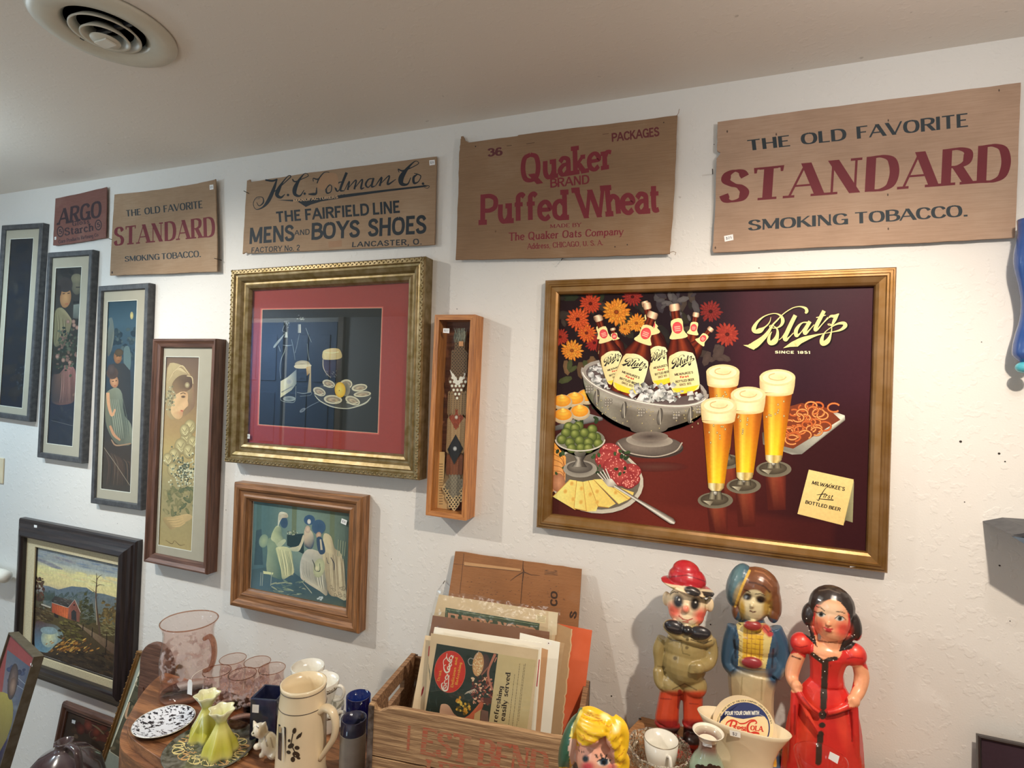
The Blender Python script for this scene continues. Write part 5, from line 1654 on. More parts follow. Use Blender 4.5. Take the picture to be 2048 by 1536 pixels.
A.poly([(cx_(200) - 30, 200), (cx_(200) + 32, 200), (cx_(470) + 50, 470), (cx_(700) + 56, 700), (cx_(1000) + 52, 1000), (cx_(1200) + 60, 1200), (cx_(1350), 1352), (cx_(1200) - 66, 1200), (cx_(1000) - 56, 1000), (cx_(700) - 62, 700), (cx_(470) - 50, 470)], k1(130, 104, 74))
fe = lambda x, y, rx, ry, c, c2: A.ell(x, y, rx, ry, c, c2, n=10, hy=.4)
for y in range(1330, 1180, -14):
    hw = 66 * (1352 - y) / 150
    for k in range(-3, 4):
        x = cx_(y) + k * 20 + (y // 14 % 2) * 9
        if abs(k * 20) < hw + 6:
            fe(x, y, 13, 19, k1(176, 148, 104), k1(206, 180, 136))
            A.ell(x, y + 4, 6, 7, k1(40, 32, 28), n=8)
for y in range(1250, 1080, -13):
    hw = 52 * (1 - abs(y - 1180) / 110)
    for k in range(-2, 3):
        if abs(k * 20) < hw:
            fe(cx_(y) + k * 20 + (y // 13 % 2) * 9, y, 13, 17, k1(92, 86, 76), k1(140, 128, 108))
for y in range(1100, 1000, -12):
    for k in range(-2, 3):
        fe(cx_(y) + k * 20, y, 14, 20, k1(132, 74, 42), k1(104, 58, 36))
for y in range(960, 760, -12):
    for k in range(-2, 3):
        fe(cx_(y) + k * 22, y, 15, 20, k1(170, 140, 100), k1(144, 112, 78))
A.poly([(cx_(860), 858), (cx_(900) + 26, 905), (cx_(950) + 50, 950), (cx_(1000) + 26, 1000), (cx_(1050), 1052), (cx_(1000) - 26, 1000), (cx_(950) - 48, 955), (cx_(900) - 24, 905)], k1(24, 24, 28))
A.ell(cx_(950), 950, 13, 15, k1(206, 206, 206), k1(120, 120, 124), n=9)
A.poly([(cx_(670), 668), (cx_(710) + 28, 712), (cx_(750) + 46, 755), (cx_(790) + 22, 790), (cx_(830), 832), (cx_(790) - 24, 792), (cx_(750) - 48, 752), (cx_(710) - 26, 710)], k1(142, 62, 36))
for _ in range(50):
    y = rd.uniform(700, 810)
    fe(cx_(y) + rd.uniform(-1, 1) * 40 * (1 - abs(y - 752) / 80), y, 6, 9, k1(156, 70, 40), k1(110, 46, 30))
A.ell(cx_(750), 750, 11, 13, k1(206, 196, 186), k1(150, 130, 116), n=9)
for y in range(720, 590, -12):
    for k in (-3, -2, -1, 0, 1, 2, 3):
        if abs(k) * 17 > (720 - y) * .3 or y < 690:
            fe(cx_(y) + k * 17, y, 9, 18, k1(70, 52, 40), k1(150, 120, 84))
for y in range(624, 480, -26):
    for k in (-2, -1, 0, 1, 2):
        x = cx_(y) + k * 24 + (y // 26 % 2) * 12
        if abs(x - cx_(y)) < 52 - max(0, y - 560) * .6:
            fe(x, y - 8, 15, 24, k1(84, 54, 38), k1(110, 74, 50))
            A.ell(x, y + 4, 8, 9, k1(226, 216, 200), n=8)
A.line([(cx_(450) - 48, 448, 14), (cx_(500) - 22, 500, 22), (cx_(540), 536, 20), (cx_(500) + 26, 498, 22), (cx_(450) + 48, 452, 12)], 0, k1(216, 210, 200), 4)
A.poly([(cx_(430) - 46, 432), (cx_(430) + 46, 432), (cx_(510), 512)], k1(34, 32, 34))
for y in range(490, 268, -11):
    hw = 44 * min(1, (510 - y) / 60) * (1 if y > 330 else .75)
    for k in (-2, -1, 0, 1, 2):
        if abs(k * 19) <= hw:
            fe(cx_(y) + k * 19 + (y % 2) * 8, y, 11, 15, k1(120, 92, 62), k1(96, 72, 50))
            A.ell(cx_(y) + k * 19 + (y % 2) * 8, y + 2, 5, 5, k1(42, 32, 28), n=7)
for _ in range(40):
    x = cx_(230) + rd.uniform(-34, 44)
    A.line([(x, 272, 2), (x + rd.uniform(-10, 10), 230, 4), (x + rd.uniform(-16, 16), 184, 1)], 0, rd.choice([k1(104, 106, 96), k1(84, 84, 76), k1(130, 128, 112)]), 3)
A.poly([(264, 268), (292, 268), (292, 298), (264, 298)], k1(196, 140, 96))
A.build('feather_band', M['feather'], sbx)
A = Art(mat, .018)
A.extent(w, h)
A.view(3.2, 840, 600)
A.poly([(126, 972), (160, 972), (154, 1150), (106, 1150), (108, 1040)], k1(206, 176, 126))
A.poly([(104, 1146), (160, 1146), (190, 1350), (100, 1350)], k1(196, 164, 116))
for k in range(16):
    A.line([(122, 1050 + k * 17), (146, 1050 + k * 17)], 4, k1(110, 84, 58))
A.build('paper_card', M['paper'], sbx)
sticker(sbx, mat, ((886.5, 656.5), (899, 657), (898.5, 666.5), (886, 665.5)), .0562, '$27')
# beading of the gilt frame: small leaf-like beads along its outer edge
bd = MB()
for k in range(4):
    L, o_ = (gd[0], gd[1]) if k % 2 == 0 else (gd[1], gd[0])
    n_ = int(L / .0085)
    R_ = Matrix.Rotation(k * math.pi / 2, 3, 'Z')
    for i in range(n_):
        x = -L / 2 + (i + .5) * L / n_
        bd.ball(R_ @ Vector((x, -o_ / 2 + .0085 + (.0028 if i % 2 else -.0028), .0495)), (.0048, .0026, .0028), 6, 4, rot=R_ @ Matrix.Rotation((.6 if i % 2 else -.6), 3, 'Z'))
bd.build('beading', M['gold'], gf, True, kind='stuff')
# ---- nearly black print
A = A1
A.ground(lambda u, v: lerp3([(0, k1(30, 34, 46)), (.4, k1(34, 36, 42)), (1, k1(40, 40, 46))], v), 2, 10)
A.view(3, 0, 420)
A.blobs(40, lambda r: (r.uniform(30, 180), r.uniform(220, 1150)), (10, 34), [k1(44, 44, 48), k1(38, 40, 50), k1(48, 46, 48), k1(34, 38, 48)], 1.6, rd)
A.ell(95, 470, 16, 40, k1(58, 56, 56), k1(42, 42, 46))
A.blobs(30, lambda r: (r.uniform(90, 160), r.uniform(940, 1080)), (4, 10), [k1(58, 64, 72), k1(46, 52, 60)], .7, rd)
A.build('print', M['print'], f1)
# ---- couple with roses
A = A2
A.view(4.15, 100, 530)
A.ground(lambda u, v: lerp3([(0, k1(44, 48, 58)), (.25, k1(38, 42, 56)), (.5, k1(50, 48, 44)), (1, k1(54, 52, 52))], v), 3, 16)
A.blobs(40, lambda r: (r.uniform(60, 180), r.uniform(40, 200)), (12, 30), [k1(60, 58, 56), k1(48, 46, 48), k1(40, 40, 44)], 1, rd)
A.poly([(195, 330), (262, 320), (250, 450), (190, 440)], [k1(120, 124, 116), k1(110, 112, 106), k1(84, 84, 80), k1(80, 82, 80)])
A.ell(222, 165, 44, 82, k1(112, 104, 88), k1(84, 80, 70))
A.ell(222, 112, 46, 40, k1(122, 114, 94), k1(104, 98, 82))
A.line([(215, 185), (250, 185)], 10, k1(58, 54, 50))
A.poly([(190, 295), (215, 305), (240, 295), (238, 320), (214, 310), (194, 322)], k1(30, 30, 34))
A.poly([(45, 380), (100, 355), (165, 430), (180, 480), (140, 600), (60, 680), (30, 640), (36, 500)], [k1(118, 108, 82), k1(126, 116, 88), k1(150, 132, 104), k1(122, 108, 84), k1(104, 98, 76), k1(84, 76, 62), k1(110, 104, 80), k1(110, 102, 76)], 3)
for k in range(8):
    A.line([(50 + k * 11, 400 + k * 8, 2), (60 + k * 10, 520, 6), (45 + k * 12, 650, 2)], 0, rd.choice([k1(96, 86, 66), k1(136, 124, 96)]), 3)
A.ell(130, 270, 46, 86, k1(176, 132, 92), k1(140, 100, 70), rot=6)
A.ell(126, 164, 62, 62, k1(52, 46, 46), k1(60, 54, 54))
A.ell(75, 215, 20, 50, k1(50, 44, 44), k1(44, 40, 42))
A.line([(105, 240), (125, 236)], 7, k1(50, 40, 36))
A.line([(145, 236), (165, 234)], 7, k1(50, 40, 36))
A.line([(125, 325), (150, 322)], 6, k1(150, 70, 60))
A.poly([(80, 900), (150, 820), (195, 850), (215, 920), (205, 1120), (110, 1160), (30, 1150), (10, 1100), (20, 920)], [k1(96, 74, 68), k1(140, 96, 92), k1(150, 100, 96), k1(110, 74, 72), k1(84, 64, 62), k1(104, 74, 70), k1(64, 58, 60), k1(56, 54, 58), k1(62, 56, 58)], 3)
for k in range(12):
    A.line([(100 + k * 8, 900 - k * 4, 2), (96 + k * 9, 1020, 5), (80 + k * 11, 1140, 2)], 0, rd.choice([k1(150, 112, 104), k1(90, 66, 64), k1(124, 88, 84)]), 3)
A.blobs(150, lambda r: (r.gauss(140, 46), r.gauss(720, 90)), (7, 18), [k1(58, 66, 56), k1(74, 80, 66), k1(46, 54, 50), k1(104, 84, 74), k1(88, 92, 78), k1(120, 92, 84)], .7, rd)
for x, y in ((200, 500), (225, 520), (195, 470), (60, 760), (110, 790), (150, 470), (165, 810)):
    A.ell(x, y, 16, 18, k1(166, 130, 116), k1(110, 84, 76), n=12)
A.blobs(30, lambda r: (r.uniform(20, 190), r.uniform(1180, 1450)), (10, 30), [k1(44, 50, 62), k1(54, 58, 66), k1(38, 42, 52)], .5, rd)
A.line([(10, 1290), (190, 1335)], 5, k1(80, 82, 86))
A.build('print', M['print'], f2)
sticker(f2, m2, ((163, 514.5), (175, 513), (175.3, 521), (163.3, 522.5)), .0175, '$30')
# ---- moonlit couple
A = A3
A.view(3.938, 200, 600)
A.ground(lambda u, v: lerp3([(0, k1(66, 60, 56)), (.2, k1(62, 54, 50)), (.4, k1(44, 48, 52)), (.7, k1(44, 60, 74)), (.88, k1(60, 82, 96)), (1, k1(44, 66, 80))], v), 3, 24)
A.blobs(60, lambda r: (r.uniform(70, 290), r.uniform(220, 480)), (10, 30), [k1(46, 62, 72), k1(52, 66, 74), k1(38, 54, 66), k1(70, 84, 88)], .8, rd)
A.ell(250, 122, 13, 30, k1(196, 180, 120), k1(150, 140, 104))
A.poly([(75, 190), (70, 150), (95, 140), (108, 200), (110, 290), (90, 400), (60, 440), (62, 260)], [k1(96, 104, 104), k1(100, 108, 106), k1(90, 100, 102), k1(92, 100, 98), k1(116, 118, 108), k1(96, 96, 88), k1(80, 80, 76), k1(104, 108, 100)], 3)
A.poly([(190, 380), (230, 370), (245, 480), (230, 560), (190, 520)], k1(84, 100, 102), 3)
A.poly([(100, 500), (190, 500), (240, 560), (250, 900), (130, 900), (100, 640)], [k1(52, 50, 52), k1(46, 48, 52), k1(40, 42, 48), k1(44, 46, 50), k1(40, 42, 46), k1(56, 54, 54)])
A.ell(140, 450, 32, 52, k1(150, 104, 70), k1(110, 76, 54))
A.ell(150, 415, 34, 30, k1(84, 68, 50), k1(64, 54, 44))
A.poly([(60, 720), (130, 690), (175, 740), (190, 900), (245, 980), (250, 1130), (150, 1140), (90, 1080), (45, 960), (42, 780)], [k1(110, 112, 96), k1(120, 122, 106), k1(110, 114, 102), k1(96, 102, 92), k1(118, 122, 108), k1(104, 106, 94), k1(84, 84, 74), k1(96, 98, 86), k1(100, 100, 86), k1(104, 100, 82)], 3)
for k in range(9):
    A.line([(70 + k * 14, 780, 2), (90 + k * 16, 960, 6), (110 + k * 15, 1090, 2)], 0, rd.choice([k1(84, 90, 82), k1(136, 138, 122)]), 3)
A.line([(62, 730, 26), (70, 830, 24), (95, 910, 20), (120, 860, 14)], 0, k1(190, 140, 106), 4)
A.line([(80, 990, 18), (110, 1060, 22), (160, 1105, 14)], 0, k1(176, 128, 98), 4)
A.line([(90, 1100, 8), (130, 1145, 12), (245, 1130, 8)], 0, k1(150, 120, 96), 4)
A.ell(112, 640, 34, 52, k1(190, 140, 104), k1(140, 98, 72), rot=-8)
A.ell(98, 576, 46, 48, k1(60, 46, 44), k1(76, 60, 54))
A.ell(90, 545, 30, 40, k1(84, 70, 66), k1(64, 54, 54))
A.line([(96, 642), (110, 640)], 7, k1(60, 40, 34))
A.line([(122, 638), (134, 634)], 7, k1(60, 40, 34))
A.line([(112, 676), (126, 673)], 6, k1(150, 70, 56))
A.line([(128, 446), (140, 444)], 6, k1(70, 48, 36))
A.line([(152, 444), (162, 444)], 6, k1(70, 48, 36))
A.line([(138, 478), (154, 477)], 5, k1(110, 62, 46))
for k in range(18):
    A.line([(40 + k * 12, 1180 + k * 6, 3), (70 + k * 12, 1300, 8), (50 + k * 14, 1460, 3)], 0, rd.choice([k1(84, 66, 58), k1(60, 54, 52), k1(74, 60, 54), k1(98, 80, 68)]), 3)
A.line([(30, 1160), (130, 1300), (235, 1460)], 4, k1(140, 126, 110))
A.build('print', M['print'], f3)
sticker(f3, m3, ((273.5, 579.5), (288.5, 578.5), (289, 586.5), (274, 588)), .0175, '$30')
# ---- veiled woman
A = A4
A.view(3.84, 310, 705)
A.ground(lambda u, v: lerp3([(0, k1(166, 146, 104)), (.3, k1(150, 138, 104)), (.5, k1(176, 152, 104)), (.62, k1(164, 134, 94)), (.8, mix(k1(150, 124, 92), k1(112, 88, 74), u)), (1, k1(104, 82, 70))], v), 6, 24)
A.poly([(95, 120), (170, 85), (240, 130), (280, 190), (300, 300), (300, 420), (200, 500), (95, 480)], [k1(170, 148, 112), k1(176, 156, 120), k1(160, 136, 102), k1(150, 122, 94), k1(136, 104, 84), k1(130, 102, 82), k1(150, 124, 92), k1(160, 140, 104)], 3)
for k in range(26):
    t = k / 25
    A.line([(95 + t * 60, 230 - t * 90, 2), (150 + t * 60, 140 - t * 40, 5), (225 + t * 40, 150 + t * 20, 2)], 0, rd.choice([k1(196, 176, 140), k1(140, 116, 88), k1(186, 164, 124)]), 4)
A.poly([(130, 260), (160, 200), (220, 170), (275, 190), (285, 260), (240, 300), (170, 320)], [k1(130, 104, 78), k1(110, 88, 68), k1(104, 84, 66), k1(96, 76, 64), k1(84, 64, 54), k1(130, 100, 76), k1(140, 112, 84)], 3)
A.poly([(165, 320), (230, 300), (256, 320), (252, 370), (258, 405), (238, 425), (216, 455), (212, 490), (180, 515), (140, 490), (120, 430)], [k1(206, 170, 130), k1(196, 156, 118), k1(176, 136, 100), k1(206, 166, 126), k1(190, 150, 112), k1(206, 166, 126), k1(190, 136, 104), k1(200, 160, 120), k1(180, 144, 106), k1(206, 170, 128), k1(200, 166, 124)], 2)
A.line([(195, 318), (218, 310), (236, 318)], 6, k1(84, 62, 48), 3)
A.ell(218, 340, 17, 9, k1(60, 50, 44), k1(130, 100, 76))
A.line([(198, 445), (216, 450)], 9, k1(170, 84, 70))
A.line([(256, 400), (262, 408)], 5, k1(150, 106, 80))
A.line([(245, 180), (285, 190), (292, 240)], 6, k1(206, 186, 146), 3)
for _ in range(50):
    x, y = rd.gauss(125, 24), rd.gauss(350, 50)
    A.ell(x, y, 9, 8, rd.choice([k1(206, 196, 160), k1(190, 178, 140), k1(84, 82, 66)]), k1(130, 120, 94), n=7)
A.ell(248, 250, 20, 24, k1(190, 176, 140), k1(130, 108, 84), n=9)
for x, y, r in ((270, 570, 46), (245, 660, 50), (290, 690, 40), (200, 720, 50), (260, 760, 46), (150, 790, 46), (100, 820, 40), (140, 900, 46), (230, 600, 40)):
    A.ell(x, y, r, r * 1.25, k1(206, 190, 142), k1(140, 124, 90), hx=-.3, hy=-.3)
    A.line([(x - r * .5, y - r * .4), (x, y + r * .2), (x + r * .4, y - r * .5)], 4, k1(120, 106, 78), 3)
    A.line([(x - r * .4, y + r * .3), (x + r * .1, y + r * .8), (x + r * .6, y + r * .1)], 4, k1(220, 206, 164), 3)
for _ in range(230):
    x, y = rd.gauss(235, 50), rd.gauss(920, 60)
    A.ell(x, y, 7, 7, rd.choice([k1(206, 200, 170), k1(176, 172, 146), k1(96, 104, 88), k1(76, 82, 72)]), n=6)
A.blobs(60, lambda r: (r.uniform(70, 300), r.uniform(1040, 1260)), (14, 40), [k1(124, 122, 88), k1(140, 132, 96), k1(104, 110, 84), k1(160, 146, 106)], .4, rd)
A.poly([(60, 1270), (150, 1260), (250, 1240), (290, 1270), (200, 1320), (130, 1360), (90, 1330)], [k1(160, 136, 96), k1(190, 160, 116), k1(200, 170, 124), k1(176, 150, 110), k1(190, 160, 116), k1(160, 136, 100), k1(150, 130, 94)], 3)
for k in range(4):
    A.line([(90 + k * 14, 1280 + k * 18, 3), (150 + k * 12, 1280 + k * 18, 12), (215 + k * 6, 1265 + k * 14, 6)], 0, k1(196, 166, 120), 3)
A.line([(80, 1440, 2), (130, 1470, 4), (150, 1445, 2), (190, 1480, 4), (230, 1475, 2)], 0, k1(84, 66, 48), 4)
A.build('print', M['print'], f4)
sticker(f4, m4, ((405, 694.5), (415.3, 694.5), (415.5, 703), (405.2, 703)), .0215, '$45')

# ------------------------------------------------------------------ tables and what stands on the left one
ZT = .64
M['pink'] = thin_glass('pink_glass', (.98, .915, .89, 1), 1.0, .02)
M['pink_thick'] = thin_glass('thick_pink_glass', (.80, .60, .50, 1), 1.4, .02)
M['pink_etched'] = thin_glass('etched_pink_glass', (.98, .915, .89, 1), 1.0, .02, 1.5, ((.72, .62, .66, 1), 70, .55, .055, .115))
M['pink_etched2'] = thin_glass('etched_pink_pitcher_glass', (.98, .915, .89, 1), 1.0, .02, 1.5, ((.72, .62, .62, 1), 46, .5, .07, .16))
M['cobalt'] = thin_glass('cobalt_glass', (.12, .2, .52, 1), 1.0, .03)
M['navy'] = plain('navy_glass', K(20, 26, 62), .12, 0, .1, 30, coat=.6)
M['crystal'] = thin_glass('cut_crystal', (.95, .94, .90, 1), 2.2, .06, 1.5, ((.70, .66, .52, 1), 150, .62, -.01, .09))
M['opal'] = painted('yellow_opal_glass', .22, .04, 30, coat=.5)
M['glaze'] = painted('glazed_ceramic', .18, .03, 30, coat=.6)
M['maroon'] = plain('maroon_glaze', K(52, 28, 32), .16, 0, .2, 12, coat=.7)
M['porcelain'] = plain('white_porcelain', K(214, 212, 202), .2, 0, .03, 20, coat=.5)
M['cream_glaze'] = plain('cream_glaze', K(218, 202, 170), .2, 0, .08, 12, coat=.5)
M['sticker'] = plain('white_sticker', K(226, 226, 230), .6)
M['oak_top'] = wood('red_oak_table_top', K(110, 72, 48), K(158, 108, 70), .35, 10, (1.4, 14, 14), coat=.2)
M['old_wood'] = wood('weathered_crate_wood', K(138, 108, 78), K(182, 150, 112), .8, 16, (1.2, 26, 26), .0012)
M['old_wood2'] = wood('weathered_crate_wood_dark', K(116, 86, 62), K(152, 118, 86), .8, 16, (1.2, 26, 26), .0012)
M['tan_wood'] = wood('tan_plywood', K(158, 112, 70), K(180, 132, 86), .6)
M['iron'] = plain('rusty_iron_strip', K(84, 66, 52), .6, .4, .4, 60)
M['wire'] = plain('steel_wire', K(150, 140, 120), .4, .8)


def foot(px, py, z=None):
    P = atz(px, py, ZT if z is None else z)
    return P, FPX / (P - ORG).dot(f_)


# oak table: rounded left end, straight back edge
tpx = [(345, 1340), (318, 1352), (292, 1376), (270, 1408), (258, 1436), (255, 1456), (260, 1472), (280, 1490), (306, 1508), (338, 1530), (374, 1556), (430, 1600), (500, 1680)]
tp = [atz(x, y, ZT) for x, y in tpx]
tp = [Vector(p) for p in catmull([tuple(p) for p in tp], 4)]
yb = 1.272
poly = [(p.x, min(p.y, yb)) for p in tp] + [(-.725, tp[-1].y), (-.725, yb)]
T = thing('oak_table', 'brown oak table with rounded left end carrying the pink glassware', 'table', (-1.15, 1.05, 0))
b = MB().prism([(x + 1.15, y - 1.05) for x, y in poly], ZT - .028, ZT)
b.build('table_top', M['oak_top'], T, bevel=.007)
b = MB().prism([((x + 1.1) * .86, (y - 1.08) * .8) for x, y in poly], ZT - .10, ZT - .028)
b.build('apron', M['oak_top'], T)
for lx, ly in ((-.02, -.14), (.3, -.2), (.3, .14), (-.3, .14)):
    MB().lathe([(.022, FZ), (.026, .0), (.02, .25), (.03, .4), (.03, ZT - .03)], 16, o=(lx, ly, 0)).build('leg', M['oak_top'], T, True)
T2 = thing('display_table', 'plain wooden table under the crate and the painted plaster figures', 'table', (0, 1.15, 0))
MB().box((-.715, -.42, ZT - .03), (.95, .335, ZT)).build('table_top', M['oak_top'], T2, bevel=.004)
for lx in (-.66, .88):
    for ly in (-.38, .29):
        MB().box((lx - .025, ly - .025, FZ), (lx + .025, ly + .025, ZT - .03)).build('leg', M['oak_top'], T2)


def shell(prof, t=.003, closed_foot=True):
    """double-walled vessel profile from an outer one"""
    inner = [(max(r - t, 0), z) for r, z in prof[::-1]]
    inner[-1] = (0, prof[0][1] + t * 1.5)
    inner[-2:-1] = [(max(prof[0][0] - t, 0), prof[0][1] + t * 1.5)] + [inner[-2]] if False else [inner[-2]]
    return [(0, prof[0][1])] + prof + inner


# pitcher
P, s = foot(373, 1389)
t = thing('pitcher', 'tall pink etched glass pitcher with a handle and hanging price tag', 'pitcher', P)
h = .222
pr_ = [(.064, 0), (.071, .006), (.073, .03), (.067, .045), (.069, .055), (.074, .08), (.075, .11), (.073, .14), (.0685, .17), (.0675, .19), (.071, .208), (.078, h)]
MB().lathe(shell(pr_), 56, wave=lambda i, a: 1 + (.06 * max(0, math.cos(a - math.pi) ) ** 6 if 10 <= i <= 14 else 0)).build('body', M['pink_etched2'], t, True)
MB().lathe([(.0765, h - .001), (.0785, h + .0015), (.0765, h + .003), (.0745, h + .001), (.0765, h - .001)], 56, wave=lambda i, a: 1 + .06 * max(0, math.cos(a - math.pi)) ** 6).build('rim', M['pink_thick'], t, True)
hp = catmull([(.066, 0, .182), (.085, 0, .192), (.1, 0, .178), (.106, 0, .15), (.102, 0, .12), (.09, 0, .098), (.071, 0, .088)], 6)
MB().tube(hp, .0085, 12, flat=.8).build('handle', M['pink_thick'], t, True)
MB().lathe([(0, .0005), (.062, .0005), (.069, .006), (.069, .012), (0, .012)], 40).build('thick_base', M['pink_thick'], t, True)
pt = MB().prism([(-.009, 0), (.009, 0), (.009, .034), (.005, .042), (-.005, .042), (-.009, .034)], -.0005, .0005, axis='y').build('price_tag', M['sticker'], t)
pt.location = (.083, -.058, .049)
MB().tube(catmull([(-.003, .054, .051), (-.001, .028, .053), (0, .008, .049), (0, .002, .041)], 5), .0006, 5).build('tag_string', M['mat_edge'], pt)
# tumblers
t0 = None
tm = [(.031, 0), (.0335, .004), (.0335, .012), (.031, .03), (.0315, .05), (.034, .08), (.0345, .105), (.0325, .118), (.033, .126), (.0365, .138)]
wh = ['pink tumbler farthest left in the back row, behind the other four', 'pink tumbler in the middle of the back row', 'pink tumbler nearest the white cups', 'pink tumbler at the front beside the blue square vase', 'pink tumbler standing right beside the pitcher handle']
for (x, y), lb in zip(((462, 1412), (511, 1419), (540, 1434), (481, 1447), (430, 1441)), wh):
    P, s = foot(x, y)
    if t0 is None:
        c = t0 = thing('tumbler', lb, 'glass', P, group='pink etched tumblers')
        MB().lathe(shell(tm, .0022), 40).build('body', M['pink_etched'], c, True)
        MB().lathe([(0, .0005), (.029, .0005), (.0318, .004), (.0318, .011), (0, .011)], 32).build('thick_base', M['pink_thick'], c, True)
        MB().lathe([(.0355, .1372), (.0367, .1384), (.0355, .1396), (.0345, .1384), (.0355, .1372)], 40).build('rim', M['pink_thick'], c, True)
    else:
        c = copy_tree(t0)
        c['label'] = lb
    c.location = P
# enamel plate
P, s = foot(328, 1452)
t = thing('enamel_dish', 'shallow black and white spattered enamel dish', 'dish', P)
m, n, l, b = nodes('spatter_enamel')
v = coords(n, l)
f = noise(n, l, coords(n, l, (44, 80, 44)), 1.6, 3, .55)
l.new(ramp(n, l, f, [(.43, K(20, 22, 34)), (.49, K(214, 218, 226))]), b.inputs['Base Color'])
b.inputs['Roughness'].default_value = .2
b.inputs['Coat Weight'].default_value = .5
M['spatter'] = m
M['black_enamel'] = plain('black_enamel', K(22, 22, 30), .25, 0, .1, 30, coat=.4)
t.scale = (.88,) * 3
MB().lathe([(0, .005), (.06, .006), (.078, .013), (.084, .0155), (.0835, .0175), (.077, .0155), (.06, .0085), (0, .0075)], 56).build('dish', M['spatter'], t, True)
MB().lathe([(0, 0), (.052, 0), (.066, .003), (.0815, .0135), (.078, .0135), (.06, .0055), (0, .0045)], 56).build('underside', M['black_enamel'], t, True)
MB().lathe([(.0835, .0155), (.0855, .0165), (.0845, .0182), (.0832, .0175), (.0835, .0155)], 56).build('rim', M['porcelain'], t, True)
# tray
P, s = foot(421, 1497)
t = thing('tray', 'round green-black tray with gold ribbon pattern under the yellow vases', 'tray', P)
MB().lathe([(0, 0), (.098, 0), (.108, .006), (.109, .0085), (.106, .0085), (.097, .003), (0, .003)], 64).build('tray', plain('green_black_lacquer', K(62, 66, 44), .3, 0, .5, 90, coat=.4), t, True)
TM = Matrix.Translation(Vector(P))
A = Art(TM, .0032)
A.extent(.22, .22)
A.view(6.4, 240, 1360)
GO = K(206, 190, 132)
ox, oy = 1160, 868
for a in range(0, 360, 24):
    for k in range(2):
        q = math.radians(a + k * 11)
        r0 = .62 if k else .8
        pts = []
        for j in range(11):
            w = j / 10
            rr = r0 + (.16 * math.sin(w * 12.6) if k == 0 else -.2 + .3 * w)
            th = q + (w - .5) * .42 + .1 * math.sin(w * 19)
            pts.append((ox + math.cos(th) * 530 * rr, oy + math.sin(th) * 244 * rr))
        A.line(pts, 10 if k == 0 else 8, GO if (a // 24) % 3 else K(190, 150, 100), 3)
    q = math.radians(a + 7)
    A.ell(ox + math.cos(q) * 440, oy + math.sin(q) * 200, 34, 12, K(112, 118, 84), K(70, 76, 52), rot=a, n=12)
A.build('ribbon_pattern', M['print'], t)
# yellow ruffled vases
YC = [K(206, 204, 150), K(196, 192, 96), K(186, 184, 70), K(196, 192, 90), K(206, 204, 120), K(200, 198, 110), K(190, 190, 100), K(204, 206, 150), K(216, 216, 180), K(214, 214, 178)]
yp = [(.040, 0), (.038, .010), (.034, .026), (.026, .045), (.018, .062), (.0125, .074), (.0125, .081), (.017, .090), (.024, .104), (.030, .113)]
for (x, y, lb, rz) in ((411, 1475, 'yellow-green ruffled glass vase farther from the cat', .3), (440, 1508, 'yellow-green ruffled glass vase nearer the tray edge', .9)):
    P, s = foot(x, y)
    o = MB().lathe([(0, .002)] + yp + [(r * .9, z) for r, z in yp[:6:-1]] + [(.008, .082)], 48, [YC[0]] + YC + [YC[9], YC[8], YC[7], YC[6]], wave=lambda i, a: 1 + (.13 * math.cos(6 * a) * (1 if i < 5 else -1) if i < 4 or i > 8 else .03 * math.cos(6 * a))).build('ruffled_vase', M['opal'], None, True)
    o.location = P + Vector((0, 0, .0032))
    o.rotation_euler = (0, 0, rz)
    tag(o, lb, 'vase', 'yellow-green ruffled vases')


